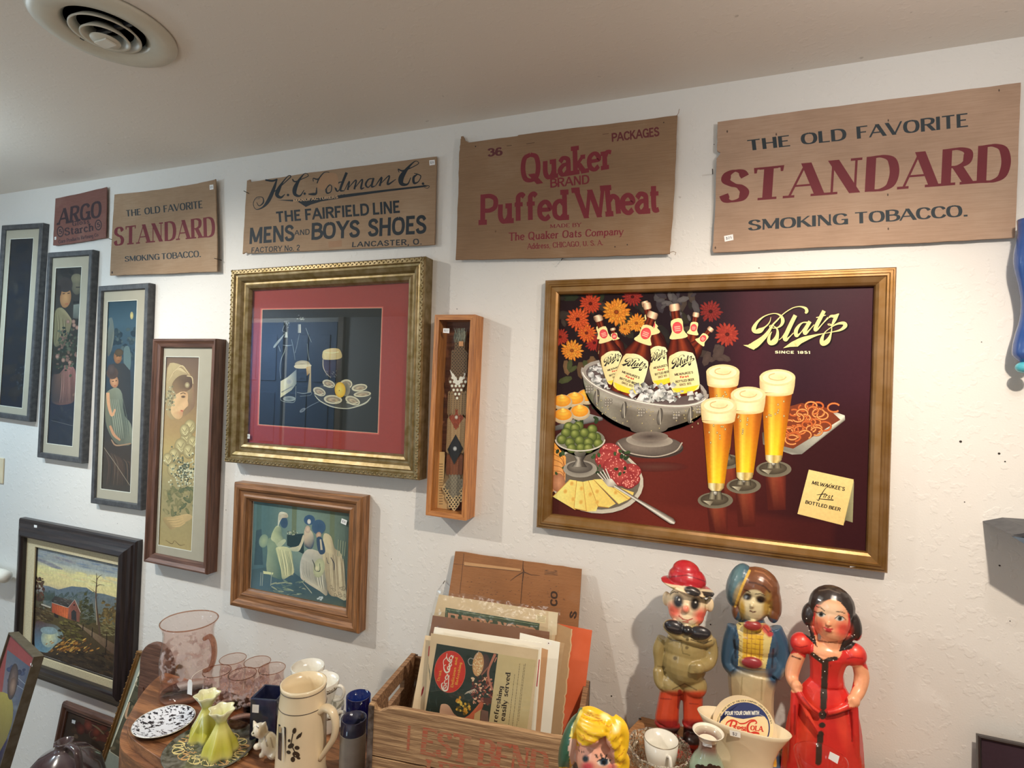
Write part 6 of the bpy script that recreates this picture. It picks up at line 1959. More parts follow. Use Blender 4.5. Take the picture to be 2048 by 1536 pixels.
# --- figures: shapes joined into one skin, then painted
class Fig:
    """sculpted figure; shapes are read off the photograph in view units, each with its depth before or behind the base point"""

    def __init__(s, name, label, cat, base, z, view):
        s.base = atz(*base, z)
        s.k, s.ox, s.oy = view
        s.px = FPX / (s.base - ORG).dot(f_)
        s.u = 1 / (s.k * s.px)                     # metres per view unit
        s.mb = MB()
        s.root = thing(name, label, cat, s.base + Vector((0, 0, .0012)))

    def p(s, X, Y, dy=0):
        q = at(X / s.k + s.ox, Y / s.k + s.oy, s.base.y + dy * s.u) - s.base
        return Vector((q.x, dy * s.u, q.z))

    def e(s, X, Y, rx, ry, rd_, dy=0, rot=0):
        s.mb.ball(s.p(X, Y, dy), (rx * s.u, rd_ * s.u, ry * s.u), 20, 12, rot=Matrix.Rotation(math.radians(rot), 3, 'Y'))

    def t(s, pts, flat=1):
        q = catmull([(*s.p(a[0], a[1], a[2]), a[3] * s.u) for a in pts], 4)
        s.mb.tube([p[:3] for p in q], [max(p[3], .0005) for p in q], 12, flat=flat)

    def skin(s, name, m, vox, ops, base, smooth=6, parent=None):
        me = bpy.data.meshes.new(name)
        me.from_pydata(s.mb.v, [], s.mb.f)
        s.mb = MB()
        o = bpy.data.objects.new(name, me)
        COL.objects.link(o)
        r = o.modifiers.new('r', 'REMESH')
        r.mode = 'VOXEL'
        r.voxel_size = vox
        r.use_smooth_shade = True
        k = o.modifiers.new('s', 'SMOOTH')
        k.iterations = smooth
        k.factor = .6
        dg = bpy.context.evaluated_depsgraph_get()
        me2 = bpy.data.meshes.new_from_object(o.evaluated_get(dg))
        me2.name = name
        bpy.data.objects.remove(o)
        n = len(me2.vertices)
        co = np.empty(n * 3)
        me2.vertices.foreach_get('co', co)
        co = co.reshape(-1, 3)
        nm = np.array([v.normal[:] for v in me2.vertices]).reshape(-1, 3)
        W_ = np.stack([co[:, 0] + s.base.x, co[:, 1] + s.base.y, co[:, 2] + s.base.z - CAM_Z], 1)
        Q = W_ @ np.array(CAM_M).T
        X = ((1024 + FPX * Q[:, 0] / Q[:, 2]) - s.ox) * s.k
        Y = ((768 - FPX * Q[:, 1] / Q[:, 2]) - s.oy) * s.k
        D = co[:, 1] / s.u
        col = np.tile(np.array(base), (n, 1))
        for op in ops:
            kind, c, a = op[0], np.array(op[1]), op[2:]
            if kind == 'e':        # soft ellipse on the front: cx, cy, rx, ry, rot, softness
                cx, cy, rx, ry, ro, so = a
                r_a = math.radians(ro)
                x, y = X - cx, Y - cy
                x, y = x * math.cos(r_a) + y * math.sin(r_a), -x * math.sin(r_a) + y * math.cos(r_a)
                d = np.sqrt((x / rx) ** 2 + (y / ry) ** 2)
                w = np.clip((1 + so / 2 - d) / so, 0, 1) * (nm[:, 1] < .15)
            elif kind == 'y':      # everything below/above a line: y0, y1 blend over (y0 none .. y1 full), x range
                y0, y1, x0_, x1_ = a
                w = np.clip((Y - y0) / (y1 - y0), 0, 1) * (X > x0_) * (X < x1_)
            elif kind == 'l':      # painted stroke: points, half width
                pts, hw = a
                d = np.full(n, 1e9)
                for p, q in zip(pts, pts[1:]):
                    vx, vy = q[0] - p[0], q[1] - p[1]
                    tt = np.clip(((X - p[0]) * vx + (Y - p[1]) * vy) / (vx * vx + vy * vy), 0, 1)
                    d = np.minimum(d, np.hypot(X - p[0] - tt * vx, Y - p[1] - tt * vy))
                w = np.clip((hw + 1.5 - d) / 3, 0, 1) * (nm[:, 1] < .15)
            elif kind == 'p':      # polygon (all depths in d0..d1)
                pts, d0, d1 = a
                ins = np.zeros(n, bool)
                for (xa, ya), (xb, yb_) in zip(pts, pts[1:] + pts[:1]):
                    cr = ((ya > Y) != (yb_ > Y)) & (X < (xb - xa) * (Y - ya) / ((yb_ - ya) or 1e-9) + xa)
                    ins ^= cr
                w = ins * (D >= d0) * (D <= d1) * 1.0
            col = col * (1 - w[:, None]) + c * w[:, None]
        ca = me2.color_attributes.new('Col', 'FLOAT_COLOR', 'POINT')
        ca.data.foreach_set('color', col.astype(np.float32).reshape(-1))
        for p in me2.polygons:
            p.use_smooth = True
        return put(name, me2, m, parent or s.root)


# cat
F = Fig('cat_figurine', 'small white ceramic cat figurine beside the beer stein', 'figurine', (533, 1519), ZT, (4.314, 430, 1180))
F.e(470, 1330, 75, 100, 62, 0, -12)
F.e(505, 1390, 62, 70, 60, 15)
F.t([(410, 1290, -15, 34), (392, 1350, -30, 24), (360, 1352, -45, 24)])
F.e(362, 1355, 32, 26, 28, -46)
F.t([(440, 1350, -25, 30), (415, 1420, -35, 24), (385, 1432, -48, 20)])
F.t([(505, 1420, -15, 30), (480, 1455, -40, 20)])
F.e(392, 1215, 66, 62, 56, -20, 10)
F.e(340, 1240, 26, 24, 26, -44)
F.t([(352, 1180, -20, 26), (332, 1128, -20, 5)])
F.t([(420, 1170, -10, 28), (436, 1140, -4, 6)])
F.t([(545, 1420, 20, 22), (560, 1340, 40, 18), (535, 1290, 40, 14)])
F.skin('body', M['glaze'], .0016, [('e', K(176, 156, 124), 410, 1220, 44, 60, 20, .9), ('e', K(196, 180, 150), 470, 1300, 50, 90, 0, .8), ('l', K(70, 60, 54), [(360, 1180), (376, 1196)], 5), ('e', K(40, 36, 36), 330, 1240, 9, 7, 0, .3), ('l', K(150, 130, 104), [(430, 1270), (450, 1350)], 7), ('l', K(150, 130, 104), [(480, 1280), (500, 1360)], 7)], K(222, 214, 196), 4)
# stein
P, s = foot(600, 1556)
t = thing('beer_stein', 'tall cream ceramic beer stein with dark bands and a leafy branch', 'stein', P)
H_ = .231
sp = [(.062, 0), (.062, .012), (.0585, .024), (.0572, .1), (.0562, .16), (.0545, .19), (.052, .212), (.0525, .224), (.0535, H_)]
MB().lathe([(0, 0)] + sp + [(.050, H_ + .001), (.0485, .2), (.05, .05), (0, .03)], 64).build('body', M['cream_glaze'], t, True)
M['brown_ink'] = plain('dark_brown_transfer', K(58, 44, 34), .3, 0, .1)
for z, r in ((.2215, .0526), (.183, .0553)):
    MB().lathe([(r, z - .001), (r + .0006, z), (r, z + .001), (r - .001, z), (r, z - .001)], 64).build('band', M['brown_ink'], t, True)
hp = catmull([(.052, 0, .176), (.07, 0, .186), (.09, 0, .178), (.0985, 0, .152), (.094, 0, .122), (.078, 0, .094), (.058, 0, .064)], 6)
MB().tube(hp, [.0125 - .00012 * i for i in range(len(hp))], 14, flat=.75).build('handle', M['cream_glaze'], t, True)


def on_round(root, R, name, m, shapes, zoom, lift=.0005):
    """transfer print on a round pot: outlines in view units projected onto the cylinder of radius R(z) round the pot's axis"""
    b = MB()
    sc, ox, oy = zoom
    o = Vector(root.location)
    for col, pts in shapes:
        V = []
        for X, Y in pts:
            d = ray(X / sc + ox, Y / sc + oy)
            k = (o.y - .05) / d.y
            for _ in range(6):
                p = ORG + d * k
                r = R(p.z - o.z) + lift
                a, bq, c = d.x ** 2 + d.y ** 2, 2 * ((ORG.x - o.x) * d.x + (ORG.y - o.y) * d.y), (ORG.x - o.x) ** 2 + (ORG.y - o.y) ** 2 - r * r
                ds = max(bq * bq - 4 * a * c, 0)
                k = (-bq - math.sqrt(ds)) / (2 * a)
            V.append((ORG + d * k) - o)
        b.add(V, [tuple(range(len(V)))], col)
    return b.build(name, m, root)


def rib(pts, w):
    """outline pieces of a ribbon (list of quads)"""
    out = []
    for (x0, y0), (x1, y1) in zip(pts, pts[1:]):
        d = math.hypot(x1 - x0, y1 - y0) or 1
        nx, ny = -(y1 - y0) / d * w / 2, (x1 - x0) / d * w / 2
        out.append([(x0 + nx, y0 + ny), (x1 + nx, y1 + ny), (x1 - nx, y1 - ny), (x0 - nx, y0 - ny)])
    return out


def oval(cx, cy, rx, ry, rot=0, n=12):
    r = math.radians(rot)
    return [(cx + math.cos(a) * rx * math.cos(r) - math.sin(a) * ry * math.sin(r), cy + math.cos(a) * rx * math.sin(r) + math.sin(a) * ry * math.cos(r)) for a in [2 * math.pi * k / n for k in range(n)]]


IK = K(54, 44, 36)
sh = [(IK, q) for q in rib([(672, 1240), (655, 1330), (690, 1400), (672, 1470)], 9)]
sh += [(IK, oval(*q)) for q in ((685, 1215, 17, 26, 15), (722, 1262, 12, 32, 40), (740, 1250, 7, 26, 20), (655, 1345, 30, 20, -30), (708, 1362, 22, 18, 10), (635, 1400, 20, 16, 20), (700, 1420, 34, 26, 25), (672, 1462, 20, 24, 0), (640, 1300, 12, 14, 0), (720, 1450, 18, 12, 20))]
on_round(t, lambda z: .0572, 'branch_print', M['glaze'], sh, (4.314, 430, 1180))
pn = [(K(36, 34, 34), [(548, 1156), (612, 1186), (610, 1498), (541, 1462)]), (K(206, 200, 184), [(552, 1174), (598, 1194), (595, 1486), (549, 1458)]), (K(30, 30, 32), [(549, 1230), (574, 1236), (570, 1474), (543, 1455)]), (K(178, 152, 110), [(552, 1178), (570, 1186), (569, 1232), (551, 1226)])]
for i, q in enumerate(pn):
    on_round(t, lambda z: .0572, 'panel_print', M['glaze'], [q], (4.314, 430, 1180), .0004 + i * .0003)
# blue square vase
P, s = foot(538, 1467)
t = thing('square_vase', 'deep blue square glass vase behind the cat', 'vase', P, math.radians(16))
a = .036
b = MB()
b.box((-a, -a, 0), (a, a, .008))
for q in (((-a, -a), (a, -a + .005)), ((-a, a - .005), (a, a)), ((-a, -a + .005), (-a + .005, a - .005)), ((a - .005, -a + .005), (a, a - .005))):
    b.box((q[0][0], q[0][1], .008), (q[1][0], q[1][1], .112))
b.build('body', M['navy'], t, bevel=.0015)
MB().box((-a + .006, -a - .0006, .076), (-a + .024, -a - .0001, .097)).build('price_sticker', M['sticker'], t)
# white cups
cp = [(.028, 0), (.030, .006), (.038, .03), (.044, .055), (.046, .071)]
c0 = None
for (x, y, z, lb, rz) in ((652, 1459, ZT, 'white cup at the bottom of the stack right of the stein', 0), (640, 1459, ZT + .066, 'white cup on top of the stack right of the stein', .15), (612, 1425, ZT + .064, 'topmost white cup with a grey floral band', .2)):
    if z > ZT:
        q = atz(x, y, ZT)
        P = Vector((q.x, q.y, z))
    else:
        P = foot(x, y)[0]
    if c0 is None:
        c = c0 = thing('cup', lb, 'cup', P, rz, 'white stacked cups')
        MB().lathe([(0, 0)] + cp + [(.0445, .0715), (.04, .04), (.03, .012), (0, .01)], 40).build('body', M['porcelain'], c, True)
        MB().tube(catmull([(.042, 0, .058), (.058, 0, .062), (.068, 0, .048), (.06, 0, .028), (.037, 0, .02)], 5), .0045, 10).build('handle', M['porcelain'], c, True)
        m, n, l, b_ = nodes('grey_floral_band')
        l.new(ramp(n, l, noise(n, l, coords(n, l), 260, 2), [(.45, K(200, 198, 188)), (.55, K(120, 108, 90))]), b_.inputs['Base Color'])
        M['floral'] = m
        MB().lathe([(.0438, .05), (.0452, .055), (.0462, .062), (.0455, .062), (.044, .055), (.0438, .05)], 40).build('floral_band', M['floral'], c, True)
    else:
        c = copy_tree(c0)
        c['label'] = lb
        c.rotation_euler.z = rz
    c.location = P
q = atz(612, 1425, ZT)
c = copy_tree(c0)
c['label'] = 'white cup under the topmost cup, behind the stein'
c.location = (q.x, q.y, ZT)
# blue glasses
P, s = foot(714, 1472)
o = MB().lathe(shell([(.030, 0), (.032, .01), (.031, .05), (.0325, .11)], .003), 40).build('blue_tumbler', M['cobalt'], None, True)
o.location = P
tag(o, 'cobalt blue glass tumbler behind the taller one by the crate', 'glass')
P, s = foot(703, 1556)
t = thing('banded_tumbler', 'dark navy-rimmed tumbler with a pale frosted lower part by the crate', 'glass', P)
MB().lathe(shell([(.029, 0), (.0295, .004), (.030, .1), (.0305, .146)], .003), 40).build('body', M['navy'], t, True)
MB().lathe([(.0298, .006), (.0306, .008), (.0310, .112), (.0304, .114), (.0298, .006)], 40).build('frosted_wrap', plain('frosted_grey', K(150, 146, 138), .6), t, True)
# chair back behind the pitcher
q = at(316, 1312, 1.30)
t = thing('chair', 'reddish-brown rounded wooden chair back behind the pink pitcher', 'chair', (q.x, q.y, 0))
MB().prism([(.075 * math.cos(a_), q.z - .03 + .075 * math.sin(a_)) for a_ in [math.pi * k / 16 for k in range(17)]] + [(-.075, q.z - .12), (.075, q.z - .12)], -.009, .009, axis='y').build('backrest', M['brown_frame'], t, bevel=.004)
for lx in (-.06, .06):
    MB().box((lx - .012, -.012, FZ), (lx + .012, .012, q.z - .11)).build('leg', M['brown_frame'], t)
# ------------------------------------------------------------------ pictures and jug standing low on the left
ZL = FZ


def leaner(name, label, tl, yt, bl, ybm, X, right_px, depth, prof, fm, group=None):
    """picture leaning back: top-left and bottom-left corners on the photograph with their depths, X = direction of its top edge"""
    A_, B_ = at(*tl, yt), at(*bl, ybm)
    X = Vector(X).normalized()
    Y = (A_ - B_)
    Y = (Y - X * Y.dot(X)).normalized()
    Z = X.cross(Y).normalized()
    # down to the ledge
    hgt = (A_.z - ZL) / Y.z
    d = ray(*right_px)
    k = (A_ - ORG).dot(Z) / d.dot(Z)
    w = (ORG + d * k - A_).dot(X)
    c = A_ + X * w / 2 - Y * hgt / 2 - Z * depth
    mt = Matrix(((X.x, Y.x, Z.x, c.x), (X.y, Y.y, Z.y, c.y), (X.z, Y.z, Z.z, c.z), (0, 0, 0, 1)))
    t = thing(name, label, 'picture', mat=mt)
    rails(t, w, hgt, prof, fm)
    return t, mt, w, hgt


GL2 = [(0, 0), (0, .016), (.003, .02), (.007, .02), (.009, .014), (.013, .014), (.013, .003)]
t, mt, w, hh = leaner('framed_print', 'gilt beaded-frame picture of a woman leaning by the oak table', (273, 1301), 1.47, (192, 1540), 1.34, (1, 0, 0), (288, 1520), .02, GL2, M['gold2'])
A = Art(mt, .006)
A.extent(w - .02, hh - .02)
A.ground(lambda u, v: K(150, 156, 148), 1, 1)
A.view(2.543, 0, 932)
PW = [k1(84, 80, 66), k1(70, 66, 54), k1(92, 84, 70)]
A.poly([(712, 1030), (860, 1105), (900, 1140), (690, 1540), (555, 1450)], k1(206, 200, 180))
A.poly([(716, 1038), (868, 1112), (880, 1140), (686, 1535), (560, 1450)], [PW[0], PW[1], PW[2], k1(60, 56, 48), k1(84, 80, 66)])
A.blobs(60, lambda r: (lambda y: (716 - (y - 1040) * .36 + r.uniform(0, 120), y))(r.uniform(1050, 1450)), (8, 24), [k1(96, 90, 74), k1(64, 62, 52), k1(120, 108, 88), k1(76, 76, 62)], .6, rd)
for x, y in ((700, 1090), (740, 1100), (720, 1120)):
    A.line([(x, y, 3), (x - 10, y + 20, 8), (x + 4, y + 34, 3)], 0, k1(140, 126, 106), 3)
A.poly([(680, 1260), (650, 1310), (632, 1370), (660, 1340), (690, 1280)], k1(176, 190, 164), 3)
A.ell(738, 1175, 26, 34, k1(150, 104, 70), k1(84, 66, 50))
A.ell(734, 1190, 14, 20, k1(206, 170, 140), k1(170, 130, 104))
A.line([(660, 1200, 6), (640, 1270, 12), (655, 1290, 4)], 0, k1(190, 150, 120), 3)
A.build('print', M['print'], t)
pane(t, (-w / 2 + .012, w / 2 - .012, -hh / 2 + .012, hh / 2 - .012), .0085)
bd = MB()
for k in range(46):
    bd.ball((-w / 2 + .003, hh / 2 - (k + .5) * hh / 46, .0195), (.0028, .0035, .003), 6, 4)
for k in range(30):
    bd.ball((-w / 2 + (k + .5) * w / 30, hh / 2 - .003, .0195), (.0035, .0028, .003), 6, 4)
bd.build('beading', M['gold2'], t, True, kind='stuff')
DB = [(0, 0), (0, .012), (.006, .02), (.016, .02), (.022, .012), (.03, .012), (.03, .003)]
t, mt, w, hh = leaner('framed_plaque', 'dark brown framed plaque low on the wall with a small white price square', (123, 1404), 1.475, (97, 1500), 1.445, (1, 0, 0), (262, 1500), .02, DB, M['brown_frame'])
A = Art(mt, .006)
A.extent(w - .05, hh - .05)
A.ground(lambda u, v: k1(62, 50, 42), 1, 1)
A.view(4.084, 0, 1160)
A.blobs(26, lambda r: (r.uniform(560, 900), r.uniform(1120, 1300)), (16, 50), [k1(92, 52, 44), k1(78, 60, 48), k1(104, 84, 66), k1(70, 42, 38)], .7, rd)
for x, y in ((660, 1220), (720, 1190), (790, 1240)):
    A.ell(x, y, 36, 44, k1(112, 56, 46), k1(72, 42, 36))
A.line([(750, 1180, 4), (800, 1210, 14), (850, 1260, 6)], 0, k1(110, 98, 78), 3)
A.ell(600, 1152, 20, 22, k1(34, 34, 34))
A.poly([(588, 1140), (618, 1148), (612, 1176), (586, 1168)], K(228, 228, 226))
A.build('plaque_face', M['varnish'], t)
A_ = at(67.5, 1314, 1.2)
B_ = atz(10, 1258, A_.z)
X = (A_ - B_)
RP = [(0, 0), (0, .03), (.004, .03), (.004, .025)]
M['olive_frame'] = plain('olive_bronze_frame', K(92, 82, 66), .45, .3, .15)
Bb = at(41.6, 1536, 1.1)
tlx = tuple(B_)
Yv = (A_ - Bb)
Xn = X.normalized()
Yn = (Yv - Xn * Yv.dot(Xn)).normalized()
Zn = Xn.cross(Yn)
wd, hh = .30, (A_.z - ZL) / Yn.z
c = A_ - Xn * wd / 2 - Yn * hh / 2 - Zn * .03
mt = Matrix(((Xn.x, Yn.x, Zn.x, c.x), (Xn.y, Yn.y, Zn.y, c.y), (Xn.z, Yn.z, Zn.z, c.z), (0, 0, 0, 1)))
t = thing('framed_print', 'red-matted portrait in a deep olive frame leaning at the lower left corner', 'picture', mat=mt)
rails(t, wd, hh, RP, M['olive_frame'])
A = Art(mt, .022)
A.extent(wd - .006, hh - .006)
A.ground(lambda u, v: mix(k1(150, 84, 78), k1(140, 70, 72), v), 1, 2)
A.view(4.084, 0, 1160)
A.poly([(60, 570), (245, 710), (160, 1560), (-60, 1560), (20, 900)], [k1(90, 98, 110), k1(76, 84, 104), k1(84, 90, 110), k1(50, 50, 70), k1(120, 110, 120)])
A.blobs(40, lambda r: (r.uniform(60, 200), r.uniform(700, 1500)), (14, 40), [k1(70, 78, 106), k1(96, 104, 120), k1(60, 66, 90), k1(110, 116, 128)], .8, rd)
A.line([(150, 800), (215, 860)], 4, k1(150, 156, 166))
A.line([(140, 860), (200, 900)], 4, k1(140, 146, 160))
A.poly([(-40, 960), (60, 930), (105, 1010), (100, 1160), (60, 1280), (0, 1430), (-60, 1430)], [k1(150, 134, 76), k1(160, 144, 80), k1(140, 126, 70), k1(128, 116, 66), k1(120, 108, 64), k1(110, 96, 60), k1(120, 104, 66)], 3)
A.poly([(0, 1400), (60, 1290), (85, 1380), (80, 1560), (-40, 1560)], [k1(44, 40, 70), k1(54, 50, 84), k1(60, 60, 80), k1(40, 36, 60), k1(30, 28, 50)])
A.ell(105, 830, 40, 150, k1(120, 100, 96), k1(64, 58, 62), rot=8)
A.ell(104, 870, 26, 76, k1(150, 124, 110), k1(96, 76, 72), rot=8)
A.line([(96, 1210, 3), (98, 1330, 12), (106, 1440, 14), (100, 1500, 4)], 0, k1(190, 180, 160), 3)
A.build('print', M['print'], t)
pane(t, (-wd / 2 + .004, wd / 2 - .004, -hh / 2 + .004, hh / 2 - .004), .0255)
sticker(t, mt, ((61, 1326), (65, 1327.5), (64.5, 1333.5), (60.5, 1331)), .0275, '')
# maroon jug
q = at(128, 1494, 1.16)
t = thing('jug', 'large round maroon glazed jug with a short neck and strap handle', 'jug', (q.x, q.y, FZ))
hz = q.z + .012 - FZ
MB().lathe([(0, 0), (.075, 0), (.085, .05), (.105, hz - .34), (.118, hz - .2), (.116, hz - .13), (.1, hz - .075), (.066, hz - .036), (.034, hz - .02), (.024, hz - .013), (.023, hz), (.027, hz + .007), (.02, hz + .008), (.016, hz - .02), (0, hz - .03)], 48).build('body', M['maroon'], t, True)
MB().tube(catmull([(.018, -.004, hz - .004), (.045, -.008, hz + .01), (.084, -.01, hz - .004), (.104, -.012, hz - .08)], 6), .011, 12, flat=.6).build('handle', M['maroon'], t, True)
# light switch, white rail end
q = at(3, 941, WALL_Y)
t = thing('light_switch', 'cream light switch plate at the left edge of the wall', 'light switch', q)
pl_ = MB().box((-.035, -.006, -.058), (.022, 0, .058)).build('plate', M['cream_glaze'], t, bevel=.003)
MB().box((-.009, -.014, -.01), (-.001, -.006, .01)).build('toggle', M['cream_glaze'], pl_)
q = at(8, 1153, 1.455)
t = thing('handrail', 'white rounded wooden rail end jutting in at the left edge', 'rail', q)
MB().tube([(-.6, 0, 0), (-.02, 0, 0), (.014, 0, 0), (.026, 0, 0)], [.028, .028, .025, .012], 20).build('rail', M['mat_edge'], t, True, angle=50)
MB().tube([(-.15, .0, -.02), (-.15, .02, -.05), (-.15, .044, -.05)], .012, 10).build('bracket', M['mat_edge'], t, True)
# ceiling air diffuser: stepped rings
q = atz(212, 55, CEIL_Z)
t = thing('air_diffuser', 'round off-white ceiling air diffuser with nested rings', 'vent', (q.x, q.y, CEIL_Z))
M['vent'] = plain('off_white_enamel', K(190, 186, 172), .4, 0, .06, 20)
RO_ = .145
MB().lathe([(RO_, -.001), (RO_, -.006), (RO_ * .97, -.012), (RO_ * .8, -.018), (RO_ * .62, -.012), (RO_ * .54, .0), (RO_ * .56, .0), (RO_ * .64, -.009), (RO_ * .8, -.014), (RO_ * .95, -.008), (RO_, -.001)], 64).build('outer_ring', M['vent'], t, True)
for r, z in ((.49, -.018), (.34, -.028)):
    MB().lathe([(RO_ * r, z), (RO_ * (r - .03), z + .002), (RO_ * (r - .16), z + .026), (RO_ * (r - .15), z + .026), (RO_ * r, z + .004), (RO_ * r, z)], 56).build('ring', M['vent'], t, True)
MB().lathe([(0, -.036), (RO_ * .2, -.034), (RO_ * .21, -.031), (0, -.022)], 40).build('core', M['vent'], t, True)
MB().box((-RO_ * .14, -.012, -.040), (RO_ * .14, .012, -.036)).build('damper_lever', M['porcelain'], t)
MB().lathe([(RO_ * .6, -.0005), (0, -.0005), (0, -.001), (RO_ * .6, -.001)], 40).build('dark_duct_disc', M['black_enamel'], t, True)  # black disc standing in for the shaded inside of the duct
MB().box((-RO_ * .6, -.004, -.012), (RO_ * .6, .004, -.004)).build('cross_bar', M['black_enamel'], t)

# ------------------------------------------------------------------ the wooden crate and the prints in it
CA = atz(738, 1407, .89)
CB = atz(1130, 1478, .89)
ex = (CB - CA)
CL = ex.length + .03
ex.normalize()
ey = Vector((-ex.y, ex.x, 0))
CD, CH_ = .245, .25
CM = Matrix(((ex.x, ey.x, 0, CA.x), (ex.y, ey.y, 0, CA.y), (0, 0, 1, ZT), (0, 0, 0, 1)))
t = thing('wooden_crate', 'weathered wooden crate with red stencilled letters, filled with prints', 'crate', mat=CM)
TH = .012
zs = .135


def noisy_board(x0, x1, z0, z1, y0, m, name='board', notch=None, seed=1):
    rr = random.Random(seed)
    top = [(x0 + (x1 - x0) * i / 24, z1 + rr.uniform(-.0012, .0008)) for i in range(25)]
    if notch:
        top = [(x, z) for x, z in top if x > notch[-1][0]]
        top = notch + top
    poly = [(x0, z0), (x1, z0)] + top[::-1]
    return MB().prism(poly, y0, y0 + TH, axis='y').build(name, m, t, bevel=.0012)


fb = noisy_board(0, CL, zs + .003, CH_, 0, M['old_wood'], notch=[(0, CH_), (.012, CH_ - .001), (.016, CH_ - .009), (.026, CH_ - .013), (.036, CH_ - .009), (.046, CH_ - .004)], seed=2)
noisy_board(0, CL, .02, zs, 0, M['old_wood'], seed=3)
noisy_board(0, CL, zs + .003, CH_ - .006, CD - TH, M['old_wood2'], seed=4)
noisy_board(0, CL, .02, zs, CD - TH, M['old_wood2'], seed=5)


def end_board(x, z0, z1, hole):
    b = MB()
    y0, y1 = TH, CD - TH
    if hole:
        h0, h1, k0, k1_ = .075, .165, z1 - .055, z1 - .03
        for q in ((y0, y1, z0, k0), (y0, y1, k1_, z1), (y0, h0, k0, k1_), (h1, y1, k0, k1_)):
            b.box((x, q[0], q[2]), (x + TH, q[1], q[3]))
    else:
        b.box((x, y0, z0), (x + TH, y1, z1))
    b.build('end_board', M['old_wood2'], t)


for x in (0, CL - TH):
    end_board(x, zs + .003, CH_ + .004, True)
    end_board(x, .02, zs, False)
MB().box((TH, TH, .02), (CL - TH, CD - TH, .03)).build('crate_bottom', M['old_wood2'], t)
for y in (0, CD - .03):
    MB().box((0, y, 0), (CL, y + .03, .02)).build('runner', M['old_wood2'], t)
for x, sx in ((0, -1), (CL, 1)):
    for y, sy in ((0, -1), (CD, 1)):
        b = MB()
        b.box((min(x, x - sx * .013), min(y, y + sy * .0012), .01), (max(x, x - sx * .013), max(y, y + sy * .0012), CH_ - .004))
        b.box((min(x, x + sx * .0012), min(y, y - sy * .016), .01), (max(x, x + sx * .0012), max(y, y - sy * .016), CH_ - .004))
        b.build('corner_strip', M['iron'], t)
MB().tube(catmull([(CL - .012, -.002, CH_ - .012), (CL - .016, -.012, CH_ - .03), (CL - .004, -.02, CH_ - .055), (CL + .012, -.014, CH_ - .075), (CL + .02, -.004, CH_ - .09)], 5), .0008, 6).build('wire_loop', M['wire'], t)
FM = CM @ Matrix(((1, 0, 0, 0), (0, 0, -1, -.0003), (0, 1, 0, 0), (0, 0, 0, 1)))
A = Art(FM, 0)
A.extent(2, 2)
A.view(3.368, 780, 1080)
SR = K(164, 84, 62)
A.text('EST BEND', ((208, 1440), (1045, 1612), (228, 1262), (1065, 1424)), SR, 'roman', .22, .1, .07, .12, .35)
A.text('LITHIA', ((245, 1590), (700, 1680), (252, 1475), (706, 1562)), SR, 'roman', .2, .1, .07, .12)
A.line([(130, 1250), (120, 1420)], 18, K(150, 92, 68))
m, n, l, b_ = nodes('worn_red_stencil')
v = coords(n, l, (8, 90, 8))
l.new(ramp(n, l, noise(n, l, v, 4, 4, .6), [(.42, K(150, 118, 88)), (.56, SR)]), b_.inputs['Base Color'])
b_.inputs['Roughness'].default_value = .85
o = A.build('stencil', m, t)
o.matrix_parent_inverse = (CM.inverted() @ FM).to_4x4()


def paper(name, label, cat, TL, TR, Lp, Rp, d0, d1, th, m, zb=.672, group=None, behind=None):
    """sheet standing in the crate, leaning back: depth d0 at the crate floor, d1 at z = 1.0 (crate depth measure); Lp, Rp = points further down its edges"""
    o = CA + ey * d0 + Vector((0, 0, .66 - CA.z))
    dn = (ey * (d1 - d0) + Vector((0, 0, .34))).normalized()
    N = ex.cross(dn).normalized()

    def hit(p):
        d = ray(*p)
        return ORG + d * ((o - ORG).dot(N) / d.dot(N))
    a, b, c, d = hit(TL), hit(TR), hit(Lp), hit(Rp)

    def down(p, q):
        k = (p.z - zb) / (p.z - q.z)
        return p + (q - p) * k
    e, f = down(a, c), down(b, d)
    mt, w, h = quad_matrix((a, b, f, e))
    tt = thing(name, label, cat, mat=mt, group=group)
    inv = mt.inverted()
    P = [inv @ q for q in (e, f, b, a)]
    MB().prism([(q.x, q.y) for q in P], -th, 0).build('sheet', m, tt)
    A = Art(mt, .0001)
    A.extent(w * 1.3, h * 1.3)
    return tt, mt, A, P


M['plastic'] = thin_glass('clear_plastic_sleeve', (.97, .97, .96, 1), 2.2, .12)
m = M['plastic']
nn, ll = m.node_tree.nodes, m.node_tree.links
bp = nn.new('ShaderNodeBump')
bp.inputs['Distance'].default_value = .004
tc = nn.new('ShaderNodeTexCoord')
tx = nn.new('ShaderNodeTexNoise')
tx.inputs['Scale'].default_value = 26
ll.new(tc.outputs['Object'], tx.inputs['Vector'])
ll.new(tx.outputs['Fac'], bp.inputs['Height'])
for q in nn:
    if q.type in ('BSDF_GLOSSY', 'FRESNEL'):
        ll.new(bp.outputs['Normal'], q.inputs['Normal'])


def sleeve(tt, P, z=.0025, up=.012, side=.006):
    rr = random.Random(len(P) + int(P[3].x * 1000))
    xs, ys, x1, y1 = P[0].x - side, P[0].y, P[1].x + side, P[2].y
    N_ = 14
    top = [(P[3].x - side + (P[2].x - P[3].x + 2 * side) * i / N_, P[3].y + (P[2].y - P[3].y) * i / N_ + up * rr.uniform(.4, 1.1)) for i in range(N_ + 1)]
    MB().prism([(xs, ys), (x1, P[1].y)] + top[::-1], z, z + .0003).build('plastic_sleeve', M['plastic'], tt)


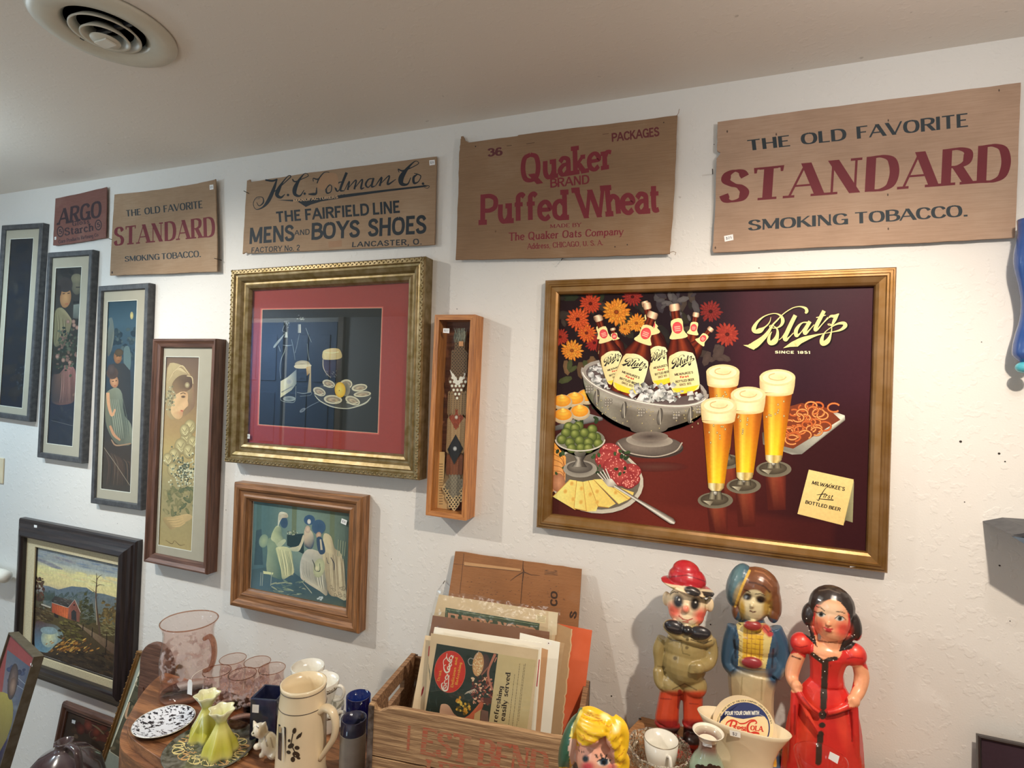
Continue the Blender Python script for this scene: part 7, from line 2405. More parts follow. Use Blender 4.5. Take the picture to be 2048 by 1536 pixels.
M['cream_paper'] = plain('aged_cream_paper', K(218, 198, 164), .7, 0, .1, 14)
M['white_paper'] = plain('white_backing_board', K(232, 228, 216), .7, 0, .04, 14)
M['brown_mat'] = plain('brown_mat_board', K(138, 100, 80), .7, 0, .08, 20)
M['tan_mat'] = plain('tan_mat_board', K(190, 150, 112), .7, 0, .06, 20)
M['orange'] = plain('orange_card', K(206, 92, 48), .6, 0, .14, 12)
M['buff'] = plain('torn_buff_board', K(176, 148, 112), .8, 0, .15, 40)
M['card_e'] = cardboard('brown_corrugated_board', K(146, 102, 68), 150, .4)
# board behind the crate, leaning on the wall
a, b, c, d = at(910.6, 1102, 1.478), at(1163, 1138, 1.478), at(1156, 1262, 1.455), at(898.8, 1188, 1.462)
kz = lambda p, q: p + (q - p) * ((p.z - ZT - .002) / (p.z - q.z))
a2, b2 = kz(a, d), kz(b, c)
b2.y = a2.y = 1.40
mt, w, h = quad_matrix((a, b, b2, a2))
tt = thing('corrugated_cardboard', 'brown corrugated cardboard panel leaning on the wall behind the crate', 'cardboard', mat=mt)
inv = mt.inverted()
P = [inv @ q for q in (a2, b2, b, a)]
pl = [(P[0].x, P[0].y), (P[1].x, P[1].y)] + [(P[2].x + (P[3].x - P[2].x) * i / 14, P[2].y + (P[3].y - P[2].y) * i / 14 + random.uniform(-.0012, .0012)) for i in range(15)]
MB().prism(pl, -.005, 0).build('panel', M['card_e'], tt)
A = Art(mt, .0001)
A.extent(w * 1.1, h * 1.1)
A.view(3.368, 780, 1080)
CI = K(58, 42, 32)
A.poly([(500, 148), (880, 195), (880, 212), (500, 170)], K(178, 138, 96))
A.line([(500, 172), (690, 192), (880, 212)], 4, K(84, 58, 40))
A.line([(897, 140, 3), (895, 190, 7), (900, 210, 10), (890, 300, 5), (880, 430, 4)], 0, K(70, 48, 34))
A.line([(900, 215, 8), (850, 245, 6), (810, 275, 3)], 0, K(80, 56, 40))
A.line([(900, 215, 8), (950, 235, 5), (1010, 240, 2)], 0, K(80, 56, 40))
A.line([(498, 90), (470, 360)], 4, K(92, 64, 44))
A.line([(430, 160), (500, 168)], 3, K(92, 64, 44))
for _ in range(80):
    x, y = rd.uniform(510, 1190), rd.uniform(250, 440)
    A.ell(x, y, rd.uniform(3, 9), rd.uniform(2, 4), K(96, 66, 46), K(126, 88, 60), n=7)
A.text('CO', ((1128, 445), (1130, 352), (1078, 440), (1082, 345)), CI, wt=.24, gap=.15)
A.text('S', ((1252, 530), (1262, 490), (1205, 520), (1215, 478)), CI, wt=.24)
A.text('INC', ((1130, 240), (1128, 205), (1040, 232), (1042, 200)), K(104, 74, 52), wt=.2)
A.build('lettering', M['paper'], tt)
# orange folder with torn buff edge
tt, mt, A, P = paper('paper_folder', 'orange card folder with a torn buff edge at the right of the crate', 'folder', (1113, 1247), (1184.4, 1261), (1090, 1430), (1166, 1418), .155, .225, .003, M['orange'])
A.view(3.368, 780, 1080)
rr = random.Random(4)
pts = [(1222 - (y - 640) * .105 + rr.uniform(-5, 5), y) for y in range(600, 1360, 18)]
A.poly([(1120, 560)] + [(x, y) for x, y in pts] + [(1060, 1350)], K(176, 148, 112))
A.line([(x + 2, y) for x, y in pts], 8, K(206, 180, 140))
A.build('torn_edge', M['paper'], tt)
# cream print with a green banner
tt, mt, A, P = paper('art_print', 'cream print with a dark green banner of pale letters, tallest in the crate', 'print', (878, 1189), (1116.5, 1225.5), (869, 1225), (1110, 1275), .14, .205, .002, M['cream_paper'], group='prints in the crate')
A.view(3.368, 780, 1080)
A.poly([(375, 455), (1008, 562), (1000, 640), (370, 520)], K(70, 92, 78))
A.line([(380, 466), (1000, 572)], 3, K(150, 160, 130))
A.line([(382, 474), (380, 520)], 3, K(150, 160, 130))
A.text('FLIRRY NOTIS', ((392, 560), (975, 662), (394, 490), (978, 592)), K(206, 158, 130), 'roman', .26, .16, .06, .12, .5)
A.poly([(985, 500), (1052, 512), (1046, 562), (980, 548)], K(232, 214, 176))
for k in range(4):
    A.line([(990, 512 + k * 10), (1044, 521 + k * 10)], 2.5, K(150, 128, 110))
A.poly([(1068, 482), (1130, 492), (1122, 640), (1062, 640)], K(226, 214, 186))
A.build('banner', M['paper'], tt)
sleeve(tt, P)
# brown mat
tt, mt, A, P = paper('art_print', 'print in a brown mat, shiny plastic over it, third from the front', 'print', (865.5, 1231), (1099, 1264), (858, 1275), (1096, 1320), .12, .175, .002, M['brown_mat'], group='prints in the crate')
sleeve(tt, P, up=.014)
# tan mat at right and white-bordered one
tt, mt, A, P = paper('art_print', 'tan-edged sheet sticking out at the right of the magazine page', 'print', (1050, 1275), (1129, 1287), (1040, 1400), (1098, 1476), .10, .15, .0015, M['buff'], group='prints in the crate')
tt, mt, A, P = paper('art_print', 'white-edged print with a tan mat just right of the magazine page', 'print', (1040, 1266), (1120, 1285), (1030, 1400), (1101, 1474), .08, .128, .002, M['white_paper'], group='prints in the crate')
A.view(3.368, 780, 1080)
A.poly([(1000, 720), (1065, 740), (1010, 1330), (930, 1330)], K(186, 148, 112))
A.poly([(1062, 684), (1090, 688), (1088, 712), (1058, 706)], K(236, 230, 222))
A.ell(1068, 696, 4, 5, K(90, 60, 70), n=6)
A.build('mat_print', M['paper'], tt)
# white board
tt, mt, A, P = paper('art_print', 'white-topped print directly behind the magazine page', 'print', (869, 1254.5), (1084, 1286), (860, 1300), (1080, 1340), .06, .105, .002, M['white_paper'], group='prints in the crate')
A.view(7.3125, 840, 1260)
A.poly([(1738, 430), (1752, 432), (1715, 830), (1700, 825)], K(166, 50, 66))
A.build('edge_print', M['paper'], tt)
# the left one
tt, mt, A, P = paper('art_print', 'cream print with red marks sticking out at the left of the magazine page', 'print', (850.5, 1271), (900, 1278), (823.5, 1421), (880, 1430), .045, .09, .0015, M['cream_paper'], group='prints in the crate')
A.view(7.3125, 840, 1260)
A.poly([(128, 238), (162, 232), (152, 380), (118, 384)], K(196, 60, 64))
A.poly([(55, 815), (60, 850), (40, 930), (10, 980), (25, 880)], K(150, 36, 44))
A.build('red_marks', M['paper'], tt)
# magazine page
tt, mt, A, P = paper('magazine_page', 'old soft-drink magazine page lying sideways with a red oval, foremost in the crate', 'print', (862, 1266.5), (1077, 1299.5), (848, 1431), (1062, 1468), .028, .07, .001, M['cream_paper'], group='prints in the crate')
A.view(7.3125, 840, 1260)
A.poly([(245, 198), (1142, 350), (1000, 1420), (70, 1260)], k1(34, 52, 48))
A.poly([(1142, 350), (1700, 440), (1560, 1500), (1000, 1400)], k1(196, 182, 140))
for _ in range(14):
    x, y = rd.uniform(120, 280), rd.uniform(220, 1250)
    A.line([(x, y, 2), (x + rd.uniform(-10, 10), y + rd.uniform(40, 110), 7), (x + 10, y + 140, 2)], 0, k1(70, 88, 88), 3)
A.poly([(300, 1110), (345, 1080), (400, 1090), (440, 1130), (500, 1230), (600, 1310), (310, 1300)], [k1(206, 166, 140), k1(214, 176, 150), k1(196, 160, 136), k1(206, 170, 146), k1(180, 140, 120), k1(170, 130, 110), k1(214, 180, 156)], 3)
for _ in range(40):
    x, y = rd.choice([(590, 1050), (690, 1130), (660, 1200), (570, 1150)])
    A.ell(x + rd.gauss(0, 26), y + rd.gauss(0, 30), 22, 17, rd.choice([k1(222, 174, 66), k1(196, 140, 50), k1(232, 196, 96), k1(110, 90, 40)]), n=8, rot=rd.uniform(0, 90))
A.poly([(610, 1315), (720, 1240), (870, 1070), (900, 990), (935, 1000), (900, 1170), (740, 1350)], [k1(206, 110, 74), k1(196, 104, 72), k1(206, 116, 80), k1(190, 110, 84), k1(150, 80, 64), k1(190, 100, 70), k1(180, 92, 66)], 3)
for _ in range(110):
    x, y = rd.uniform(760, 1050), rd.uniform(690, 1080)
    A.ell(x, y, rd.uniform(10, 34), rd.uniform(8, 20), rd.choice([k1(110, 52, 46), k1(84, 40, 40), k1(150, 80, 66), k1(56, 40, 40), k1(196, 140, 116), k1(220, 190, 160)]), n=8, rot=rd.uniform(0, 180))
for k in range(5):
    A.line([(655 + k * 24, 940 - k * 8), (700 + k * 24, 900 - k * 10), (740 + k * 24, 930 - k * 6)], 7, k1(206, 196, 180), 3)
A.ell(940, 500, 80, 150, k1(96, 70, 64), k1(70, 54, 52), rot=8)
A.ell(850, 500, 82, 178, k1(214, 176, 128), k1(190, 146, 100), rot=6)
for _ in range(90):
    a_, q = rd.uniform(0, 6.28), math.sqrt(rd.random())
    A.ell(850 + math.cos(a_) * 66 * q, 500 + math.sin(a_) * 150 * q, 8, 10, rd.choice([k1(236, 206, 166), k1(190, 140, 96)]), n=6)
A.line([(860, 310, 7), (790, 420, 9), (740, 410, 8), (705, 450, 8), (730, 510, 9), (780, 510, 6)], 0, k1(176, 172, 170), 4)
A.line([(1100, 350, 40), (1010, 560, 30), (1000, 690, 34), (1060, 880, 30)], 0, k1(176, 116, 96), 4)
A.line([(1000, 540, 16), (900, 660, 18)], 0, k1(150, 100, 84))
A.line([(1120, 400, 18), (1090, 470, 12)], 0, k1(190, 130, 110))
A.line([(905, 750, 12), (980, 690, 14)], 0, k1(206, 160, 130))
A.line([(960, 860, 10), (1020, 800, 12)], 0, k1(206, 140, 116))
A.poly([(930, 990), (1050, 985), (1040, 1080), (930, 1070)], k1(90, 50, 44))
A.poly([(900, 1160), (1000, 1190), (1000, 1390), (870, 1370)], k1(118, 92, 84))
A.poly([(800, 1220), (890, 1160), (870, 1370), (780, 1350)], k1(190, 166, 120))
A.ell(438, 610, 226, 304, k1(206, 58, 44), k1(196, 50, 40), rot=4)
A.line([(438 + 226 * math.cos(a_) * .998 - 20 * math.sin(a_), 610 + 304 * math.sin(a_) + 14 * math.cos(a_)) for a_ in [math.pi * 2 * k / 40 for k in range(41)]], 5, k1(214, 120, 96))
GOL = k1(226, 170, 70)
A.text('Drink', ((285, 745), (322, 590), (248, 740), (285, 585)), GOL, 'roman', .16, .08, .05, .2)
A.text('Delicious and', ((486, 838), (552, 405), (446, 832), (514, 400)), GOL, 'roman', .2, .1, .05, .2, .5)
A.text('Refreshing', ((550, 800), (612, 480), (512, 794), (576, 474)), GOL, 'roman', .2, .1, .05, .2)
WH = k1(236, 226, 206)
for pts in ([(345, 770, 10), (318, 790, 16), (325, 850, 22), (360, 885, 26), (400, 870, 22), (415, 800, 14), (420, 720, 12), (425, 690, 6)],
            [(352, 815, 14), (345, 850, 10), (375, 845, 14), (385, 815, 12), (365, 805, 10), (352, 815, 12)], [(372, 730, 12), (358, 760, 14), (375, 790, 16), (400, 770, 8)], [(385, 670, 14), (372, 700, 16), (390, 725, 14), (412, 690, 8), (405, 650, 14), (385, 668, 12)], [(405, 650, 14), (420, 690, 16), (430, 660, 8)],
            [(380, 505, 8), (350, 530, 12), (360, 590, 20), (390, 620, 26), (425, 600, 22), (440, 540, 12), (435, 510, 8), (400, 560, 6)], [(350, 530, 8), (345, 450, 10), (385, 400, 12), (395, 340, 8)],
            [(400, 545, 12), (410, 575, 16), (432, 560, 14), (425, 530, 12), (402, 540, 10)], [(445, 480, 12), (425, 500, 14), (440, 530, 16), (462, 510, 12), (450, 480, 10)], [(390, 395, 12), (410, 440, 16), (455, 470, 18), (470, 440, 8)], [(440, 395, 12), (428, 420, 16), (450, 440, 16), (475, 415, 8), (465, 370, 12), (440, 392, 10)], [(465, 370, 14), (482, 405, 16), (490, 370, 6)]):
    A.line(pts, 0, WH, 5)
BKI = k1(44, 36, 34)
A.text('refreshing', ((1130, 1345), (1215, 830), (1060, 1335), (1150, 820)), BKI, 'roman', .22, .09, .05, .16)
A.text('easily served', ((1240, 1330), (1325, 630), (1165, 1320), (1252, 625)), BKI, 'roman', .22, .09, .05, .16, .5)
A.text('o', ((1225, 1432), (1228, 1395), (1150, 1425), (1155, 1388)), BKI, 'roman', .22, .09)
A.line([(1085, 1415), (1110, 1418)], 8, BKI)
for k, (x, y0, y1) in enumerate(((1290, 1440, 640), (1345, 1450, 500), (1405, 1470, 505), (1440, 1330, 500))):
    yy = y0
    while yy > y1:
        ln_ = rd.uniform(14, 46)
        dx = (y0 - yy) * .12
        A.line([(x + dx, yy), (x + dx + ln_ * .12, yy - ln_)], 7, k1(110, 98, 78))
        yy -= ln_ + 9
A.build('printed_page', M['paper'], tt)
sleeve(tt, P, .0012, .006, .004)

# ------------------------------------------------------------------ right end: riser, painted plaster figures, china
ZR = .76
c0_ = atz(1283, 1432, ZR)
c1_ = atz(1240, 1476, ZR)
dl = (c1_ - c0_).normalized()
rp = [(c0_.x, c0_.y), (c0_.x + dl.x * .13, c0_.y + dl.y * .13), (c0_.x + dl.x * .13 + .03, 1.13), (.5, 1.13), (.5, c0_.y)]
o = MB().prism(rp, ZT, ZR).build('wooden_riser', M['tan_wood'], None, bevel=.003)
tag(o, 'tan wooden riser board under the plaster figures with a dark knot at its corner', 'riser')
kn = MB().lathe([(.0035, 0), (.0035, .0006), (0, .0006)], 10).build('knot', M['nail'], o)
kn.location = Vector(atz(1280, 1438, ZR))
M['plaster'] = painted('painted_plaster', .32, .10, 60, .0002, 160, coat=.35)
Z4 = (3.522, 1260, 1100)
SK = K(230, 204, 168)
# boy
F = Fig('boy_figurine', 'painted plaster boy figurine in red hat, dark bow tie and olive suit', 'figurine', (1385, 1503), ZR, Z4)
F.e(400, 390, 136, 138, 118, 0, 6)
F.e(396, 450, 122, 86, 112, -10, 6)
F.e(256, 345, 28, 52, 26, 15)
F.e(562, 388, 28, 52, 26, 15)
F.e(392, 420, 24, 26, 22, -122)
F.e(403, 258, 188, 26, 150, 0, 9)
F.e(402, 205, 132, 92, 118, 5, 8)
F.e(396, 150, 96, 72, 88, 5, 8)
F.e(440, 292, 66, 34, 40, -100, 18)
F.t([(400, 500, 0, 80), (405, 580, 0, 90)])
F.e(412, 588, 182, 60, 124, 0, 9)
F.e(316, 548, 76, 46, 36, -104, 18)
F.e(492, 588, 78, 48, 36, -104, 0)
F.e(405, 572, 34, 32, 34, -118)
F.e(395, 700, 148, 150, 112)
F.e(385, 800, 148, 160, 120, -8)
F.e(300, 940, 92, 84, 92, 0)
F.e(452, 955, 88, 84, 92, 0)
F.t([(232, 620, 10, 40), (206, 700, 10, 46), (206, 770, 5, 40), (203, 830, -5, 34), (204, 850, -8, 44), (212, 925, -25, 44), (240, 972, -45, 36)])
F.t([(562, 630, 10, 42), (574, 720, 5, 46), (560, 790, -30, 42), (520, 820, -80, 40), (470, 830, -118, 34)])
F.e(474, 836, 50, 40, 30, -124, -20)
for k in range(4):
    F.t([(470 - k * 6, 812 + k * 17, -142, 13), (436 - k * 3, 818 + k * 15, -138, 12), (424, 826 + k * 12, -128, 9)])
for k in range(4):
    F.t([(224 + k * 12, 960 - k * 3, -60, 13), (238 + k * 10, 992, -62, 11)])
F.t([(292, 985, 0, 76), (272, 1090, 0, 76), (258, 1200, 0, 84)])
F.t([(440, 990, 0, 72), (442, 1100, 0, 68), (448, 1205, 0, 72)])
F.e(262, 1225, 92, 34, 88)
F.e(446, 1228, 78, 30, 80)
F.t([(270, 1240, 0, 70), (268, 1360, 0, 74)])
F.t([(440, 1240, 0, 62), (440, 1360, 0, 66)])
F.e(446, 1335, 64, 54, 78, -56)
F.e(262, 1340, 70, 54, 80, -56)
F.e(355, 1396, 190, 24, 130)
OL = K(148, 130, 84)
ops = [('y', K(196, 72, 44), 985, 1012, -999, 9999), ('y', K(150, 40, 38), 1190, 1215, -999, 9999), ('y', K(52, 34, 32), 1246, 1266, -999, 9999), ('y', K(176, 58, 44), 1376, 1386, -999, 9999),
       ('l', K(140, 44, 34), [(350, 1000), (345, 1110)], 14), ('l', K(150, 48, 36), [(215, 1050), (290, 1055)], 4), ('l', K(150, 48, 36), [(420, 1085), (480, 1090)], 4),
       ('e', K(178, 158, 108), 412, 594, 182, 56, 9, .15), ('l', K(84, 70, 44), [(235, 600), (300, 640), (360, 640)], 4), ('l', K(84, 70, 44), [(430, 635), (520, 665), (575, 640)], 4),
       ('p', K(36, 34, 36), [(480, 270), (600, 290), (585, 345), (540, 400), (530, 330), (480, 300)], -200, 200),
       ('e', SK, 400, 388, 128, 150, 6, .05), ('e', SK, 256, 350, 30, 56, 0, .2), ('e', SK, 562, 392, 30, 56, 0, .2),
       ('p', K(172, 34, 44), [(200, 215), (290, 40), (520, 40), (610, 280), (590, 295), (400, 268), (215, 240)], -400, 400),
       ('l', K(206, 190, 158), [(222, 240), (300, 256), (400, 268), (500, 284), (588, 294)], 9), ('l', K(120, 24, 34), [(272, 196), (400, 180), (536, 228)], 4),
       ('e', K(40, 36, 36), 440, 294, 62, 32, 18, .2), ('l', K(110, 100, 90), [(390, 280), (440, 284), (485, 305)], 3),
       ('e', K(226, 110, 90), 306, 432, 52, 54, 0, 1.0), ('e', K(224, 100, 84), 503, 472, 50, 52, 0, 1.0), ('e', K(224, 130, 106), 392, 420, 26, 26, 0, .8),
       ('e', K(96, 82, 70), 339, 366, 38, 50, -6, .5), ('e', K(34, 30, 30), 339, 366, 25, 36, -6, .3), ('e', K(96, 82, 70), 457, 384, 36, 46, 6, .5), ('e', K(34, 30, 30), 457, 384, 24, 34, 6, .3),
       ('e', K(220, 216, 206), 346, 352, 6, 8, 0, .4), ('e', K(220, 216, 206), 463, 371, 6, 8, 0, .4),
       ('l', K(40, 34, 34), [(285, 312), (310, 298), (338, 304)], 3), ('l', K(40, 34, 34), [(452, 330), (485, 328), (508, 344)], 3), ('l', K(170, 44, 44), [(345, 468), (372, 490), (405, 500), (440, 488)], 4), ('l', K(196, 90, 76), [(372, 508), (410, 512)], 4),
       ('e', K(34, 32, 36), 316, 548, 80, 50, 18, .12), ('e', K(34, 32, 36), 492, 588, 82, 52, 0, .12), ('e', K(30, 28, 30), 405, 572, 38, 36, 0, .15), ('l', K(76, 72, 72), [(262, 545), (340, 562)], 4), ('l', K(76, 72, 72), [(455, 590), (545, 600)], 4),
       ('e', K(96, 82, 50), 404, 634, 12, 12, 0, .4), ('e', K(96, 82, 50), 400, 692, 12, 12, 0, .4), ('e', K(96, 82, 50), 318, 766, 14, 14, 0, .4), ('l', K(104, 90, 54), [(360, 650), (372, 730), (420, 745)], 3), ('l', K(110, 94, 58), [(196, 822), (246, 830)], 5), ('l', K(96, 80, 50), [(300, 985), (385, 945), (470, 990)], 4)]
F.skin('body', M['plaster'], .0019, ops, OL, 3)
# girl
F = Fig('girl_figurine', 'painted plaster girl figurine in blue jacket, yellow blouse and teal bonnet', 'figurine', (1500, 1521), ZR, Z4)
F.e(868, 385, 104, 122, 98, 0, 6)
F.e(905, 255, 140, 128, 120, 25, 20)
F.e(1008, 330, 50, 150, 80, 25, -12)
F.e(1008, 445, 42, 70, 60, 15)
F.e(760, 430, 44, 70, 56, 20)
F.e(768, 250, 84, 162, 108, 40, 14)
F.e(858, 395, 14, 18, 18, -96)
F.t([(870, 470, 5, 64), (875, 560, 5, 90)])
F.e(880, 640, 165, 140, 104)
F.e(870, 780, 170, 130, 104)
F.t([(735, 540, 10, 50), (705, 670, 10, 56), (694, 790, 0, 52), (735, 860, -40, 44)])
F.t([(1015, 550, 10, 52), (1060, 680, 10, 58), (1066, 800, 0, 56), (1010, 890, -30, 46)])
F.e(865, 538, 66, 36, 30, -92)
F.e(858, 798, 76, 42, 32, -92)
F.t([(865, 850, 0, 168), (852, 980, 0, 150), (862, 1150, 0, 140), (880, 1330, 0, 150), (880, 1440, 0, 172)], .62)
F.e(880, 1470, 200, 44, 130)
BJ, YB, CRM, BRH = K(52, 80, 104), K(204, 164, 50), K(196, 180, 142), K(112, 70, 46)
ops = [('y', CRM, 830, 905, -999, 9999), ('e', BJ, 1020, 850, 60, 120, 0, .6), ('e', BJ, 715, 800, 46, 80, 0, .6),
       ('y', K(60, 84, 106), 1420, 1460, 940, 9999), ('l', K(204, 160, 60), [(1010, 1400), (1020, 1520)], 14),
       ('p', K(204, 186, 120), [(745, 510), (980, 520), (1000, 620), (955, 840), (760, 820), (770, 640)], -400, 60), ('p', YB, [(800, 540), (945, 540), (930, 790), (790, 780)], -400, 60),
       ]
for k in range(6):
    ops.append(('l', K(140, 92, 40), [(800, 590 + k * 34), (940, 600 + k * 36)], 2))
for k in range(4):
    ops.append(('l', K(140, 92, 40), [(825 + k * 32, 560), (822 + k * 30, 770)], 2))
for k in range(6):
    ops.append(('l', K(130, 96, 60), [(760, 560 + k * 36), (790, 580 + k * 36)], 2))
ops += [('e', K(140, 46, 44), 865, 536, 66, 36, 5, .2), ('e', K(134, 42, 48), 858, 798, 76, 42, 8, .2), ('e', K(176, 70, 60), 960, 560, 30, 40, -30, .6), ('e', K(170, 60, 60), 985, 595, 22, 22, 0, .6), ('l', K(100, 40, 40), [(940, 545), (975, 585)], 3), ('l', K(60, 50, 40), [(765, 520), (780, 530)], 4), ('l', K(60, 60, 60), [(985, 575), (1005, 580)], 4),
        ('p', BRH, [(800, 100), (1080, 150), (1080, 460), (1040, 500), (985, 480), (975, 300), (840, 230), (740, 500), (690, 470), (730, 300)], -400, 400),
        ('e', BRH, 880, 270, 110, 80, 6, .2), ('p', K(56, 88, 104), [(640, 80), (850, 80), (830, 180), (770, 300), (735, 395), (640, 400)], -400, 400), ('e', K(86, 116, 122), 745, 210, 40, 110, 14, .9), ('e', K(150, 134, 100), 760, 300, 24, 70, 20, .8), ('l', K(206, 166, 76), [(842, 150), (790, 260), (740, 400)], 9),
        ('e', K(204, 190, 150), 868, 395, 98, 112, 6, .08), ('e', K(170, 140, 70), 965, 400, 30, 90, 5, .9), ('e', K(186, 150, 66), 790, 420, 20, 70, -5, .9),
        ('e', K(70, 56, 40), 826, 332, 34, 26, 5, .5), ('e', K(22, 18, 18), 826, 334, 20, 18, 5, .3), ('e', K(70, 56, 40), 922, 352, 36, 27, 8, .5), ('e', K(22, 18, 18), 922, 354, 22, 19, 8, .3),
        ('l', K(36, 28, 26), [(803, 285), (830, 293), (846, 302)], 3), ('l', K(36, 28, 26), [(882, 314), (920, 312), (948, 326)], 3), ('l', K(96, 60, 50), [(846, 432), (866, 442), (884, 438)], 5), ('l', K(176, 160, 122), [(850, 405), (866, 408)], 3),
        ('l', K(70, 42, 30), [(840, 230), (890, 238), (950, 262), (985, 300)], 6), ('l', K(150, 100, 70), [(880, 150), (940, 165), (990, 210)], 4), ('l', K(150, 100, 70), [(900, 190), (960, 215), (1000, 260)], 3), ('l', K(30, 44, 60), [(735, 640), (745, 760)], 9), ('l', K(30, 44, 60), [(1010, 700), (1000, 830)], 7), ('l', K(150, 130, 90), [(770, 820), (850, 845), (950, 850)], 4), ('l', K(170, 154, 116), [(790, 900), (780, 1050)], 5), ('l', K(170, 154, 116), [(930, 920), (925, 1060)], 5)]
F.skin('body', M['plaster'], .0019, ops, BJ, 3)
# lady
F = Fig('lady_figurine', 'painted plaster dark-haired lady figurine holding out a long red dress', 'figurine', (1640, 1566), ZR, Z4)
F.e(1424, 480, 122, 150, 108, 0, 6)
F.e(1425, 540, 100, 110, 100, -8, 6)
F.e(1420, 400, 146, 146, 126, 25, 8)
F.e(1268, 455, 54, 88, 60, 30, 10)
F.e(1580, 540, 46, 100, 60, 30, -8)
F.t([(1285, 540, 15, 30), (1300, 620, 5, 22), (1305, 670, 0, 12)])
F.t([(1545, 600, 15, 40), (1500, 660, 5, 30), (1485, 700, 0, 16)])
F.e(1395, 528, 15, 18, 18, -108)
F.e(1395, 566, 34, 18, 14, -100, 8)
F.t([(1420, 590, 0, 64), (1412, 690, 0, 66)])
F.e(1405, 730, 150, 78, 88, 0, 6)
F.t([(1398, 740, 0, 128), (1386, 850, 0, 106), (1388, 940, 0, 110)], .75)
F.t([(1388, 930, 0, 112), (1378, 1040, -10, 180), (1368, 1200, -10, 226), (1360, 1400, -10, 250), (1352, 1580, -10, 262), (1352, 1634, -10, 266)], .55)
F.e(1208, 660, 74, 76, 66, 5)
F.e(1580, 742, 76, 82, 68, 5)
F.t([(1196, 720, 5, 46), (1152, 820, 5, 50), (1140, 900, -20, 44), (1168, 965, -80, 34)])
F.t([(1608, 790, 5, 46), (1632, 890, 5, 48), (1612, 990, -30, 42), (1574, 1062, -90, 34)])
F.e(1172, 962, 36, 42, 34, -88)
F.e(1572, 1066, 42, 42, 34, -98)
for k in range(3):
    F.t([(1560 - k * 10, 1050 + k * 18, -120, 13), (1538 - k * 4, 1066 + k * 16, -122, 10)])
    F.t([(1178 + k * 4, 950 + k * 16, -112, 12), (1196, 966 + k * 14, -116, 9)])
F.t([(1172, 980, -100, 26), (1230, 1070, -140, 20), (1300, 1130, -152, 18), (1350, 1160, -150, 14)])
F.t([(1165, 1000, -90, 30), (1150, 1200, -110, 26), (1135, 1500, -70, 22)])
F.t([(1180, 1000, -105, 20), (1260, 1180, -140, 18), (1330, 1300, -150, 14)])
F.t([(1560, 1090, -105, 26), (1470, 1130, -140, 20), (1390, 1150, -152, 16)])
F.t([(1575, 1100, -95, 28), (1590, 1300, -100, 24), (1600, 1550, -60, 20)])
RDD, SK2, HR = K(196, 44, 40), K(226, 158, 118), K(46, 38, 36)
ops = [('y', SK2, -9999, -9998, -999, 1), ('e', K(214, 70, 48), 1250, 1240, 60, 200, 10, 1.0), ('e', K(214, 66, 50), 1500, 1230, 40, 160, -10, 1.0), ('l', K(150, 26, 30), [(1215, 1040), (1290, 1130), (1340, 1165)], 6), ('l', K(150, 26, 30), [(1160, 1100), (1160, 1300)], 8), ('l', K(150, 26, 30), [(1540, 1130), (1450, 1165), (1390, 1180)], 6), ('l', K(160, 30, 32), [(1250, 1180), (1320, 1290)], 6), ('l', K(150, 26, 30), [(1560, 1150), (1565, 1350)], 7),
       ('p', SK2, [(1300, 600), (1540, 600), (1480, 760), (1440, 770), (1375, 800), (1340, 770), (1290, 730), (1295, 660)], -400, 400),
       ('p', SK2, [(1090, 740), (1180, 728), (1235, 770), (1215, 920), (1215, 1000), (1150, 1010), (1080, 960)], -400, 400), ('p', SK2, [(1560, 820), (1630, 815), (1690, 860), (1680, 1000), (1630, 1110), (1545, 1110), (1530, 1040), (1580, 960)], -400, 400),
       ('e', K(224, 84, 64), 1210, 650, 40, 30, 20, 1.0), ('e', K(222, 80, 60), 1590, 720, 44, 30, 10, 1.0), ('l', K(150, 26, 30), [(1160, 680), (1200, 690), (1250, 680)], 4), ('l', K(150, 26, 30), [(1530, 770), (1570, 760), (1640, 770)], 4), ('l', K(70, 36, 32), [(1142, 752), (1200, 772)], 5),
       ('p', HR, [(1190, 340), (1290, 220), (1560, 240), (1660, 560), (1560, 700), (1470, 720), (1500, 640), (1560, 590), (1545, 450), (1300, 380), (1285, 540), (1320, 690), (1270, 640), (1190, 560)], -400, 400),
       ('e', SK2, 1420, 500, 118, 150, 6, .06), ('e', K(228, 190, 156), 1410, 430, 90, 50, 6, .9), ('p', HR, [(1290, 230), (1580, 260), (1560, 460), (1530, 430), (1480, 370), (1420, 340), (1350, 352), (1305, 400), (1285, 440)], -400, 400),
       ('e', K(222, 110, 84), 1325, 540, 40, 44, 0, 1.0), ('e', K(216, 84, 68), 1505, 565, 52, 54, 0, 1.0),
       ('l', K(40, 30, 28), [(1312, 402), (1342, 408), (1370, 434)], 3), ('l', K(40, 30, 28), [(1452, 440), (1485, 438), (1515, 452)], 3),
       ('e', K(206, 200, 190), 1345, 458, 30, 17, 8, .3), ('e', K(206, 200, 190), 1477, 486, 32, 18, 8, .3), ('e', K(70, 84, 84), 1346, 458, 16, 17, 0, .3), ('e', K(70, 84, 84), 1478, 486, 16, 17, 0, .3), ('e', K(18, 16, 16), 1346, 458, 9, 11, 0, .3), ('e', K(18, 16, 16), 1479, 486, 9, 11, 0, .3),
       ('l', K(34, 26, 26), [(1298, 436), (1322, 446), (1350, 440), (1376, 460)], 3), ('l', K(34, 26, 26), [(1444, 486), (1470, 466), (1496, 474), (1520, 494)], 3),
       ('l', K(166, 44, 46), [(1370, 552), (1395, 562), (1425, 562)], 7), ('e', K(170, 52, 52), 1398, 575, 24, 10, 8, .3), ('e', K(170, 110, 84), 1398, 538, 20, 6, 8, .6), ('l', K(120, 70, 50), [(1330, 640), (1390, 655), (1460, 650)], 4), ('l', K(90, 80, 72), [(1330, 290), (1400, 280), (1480, 310)], 3)]
GLI = K(52, 42, 36)
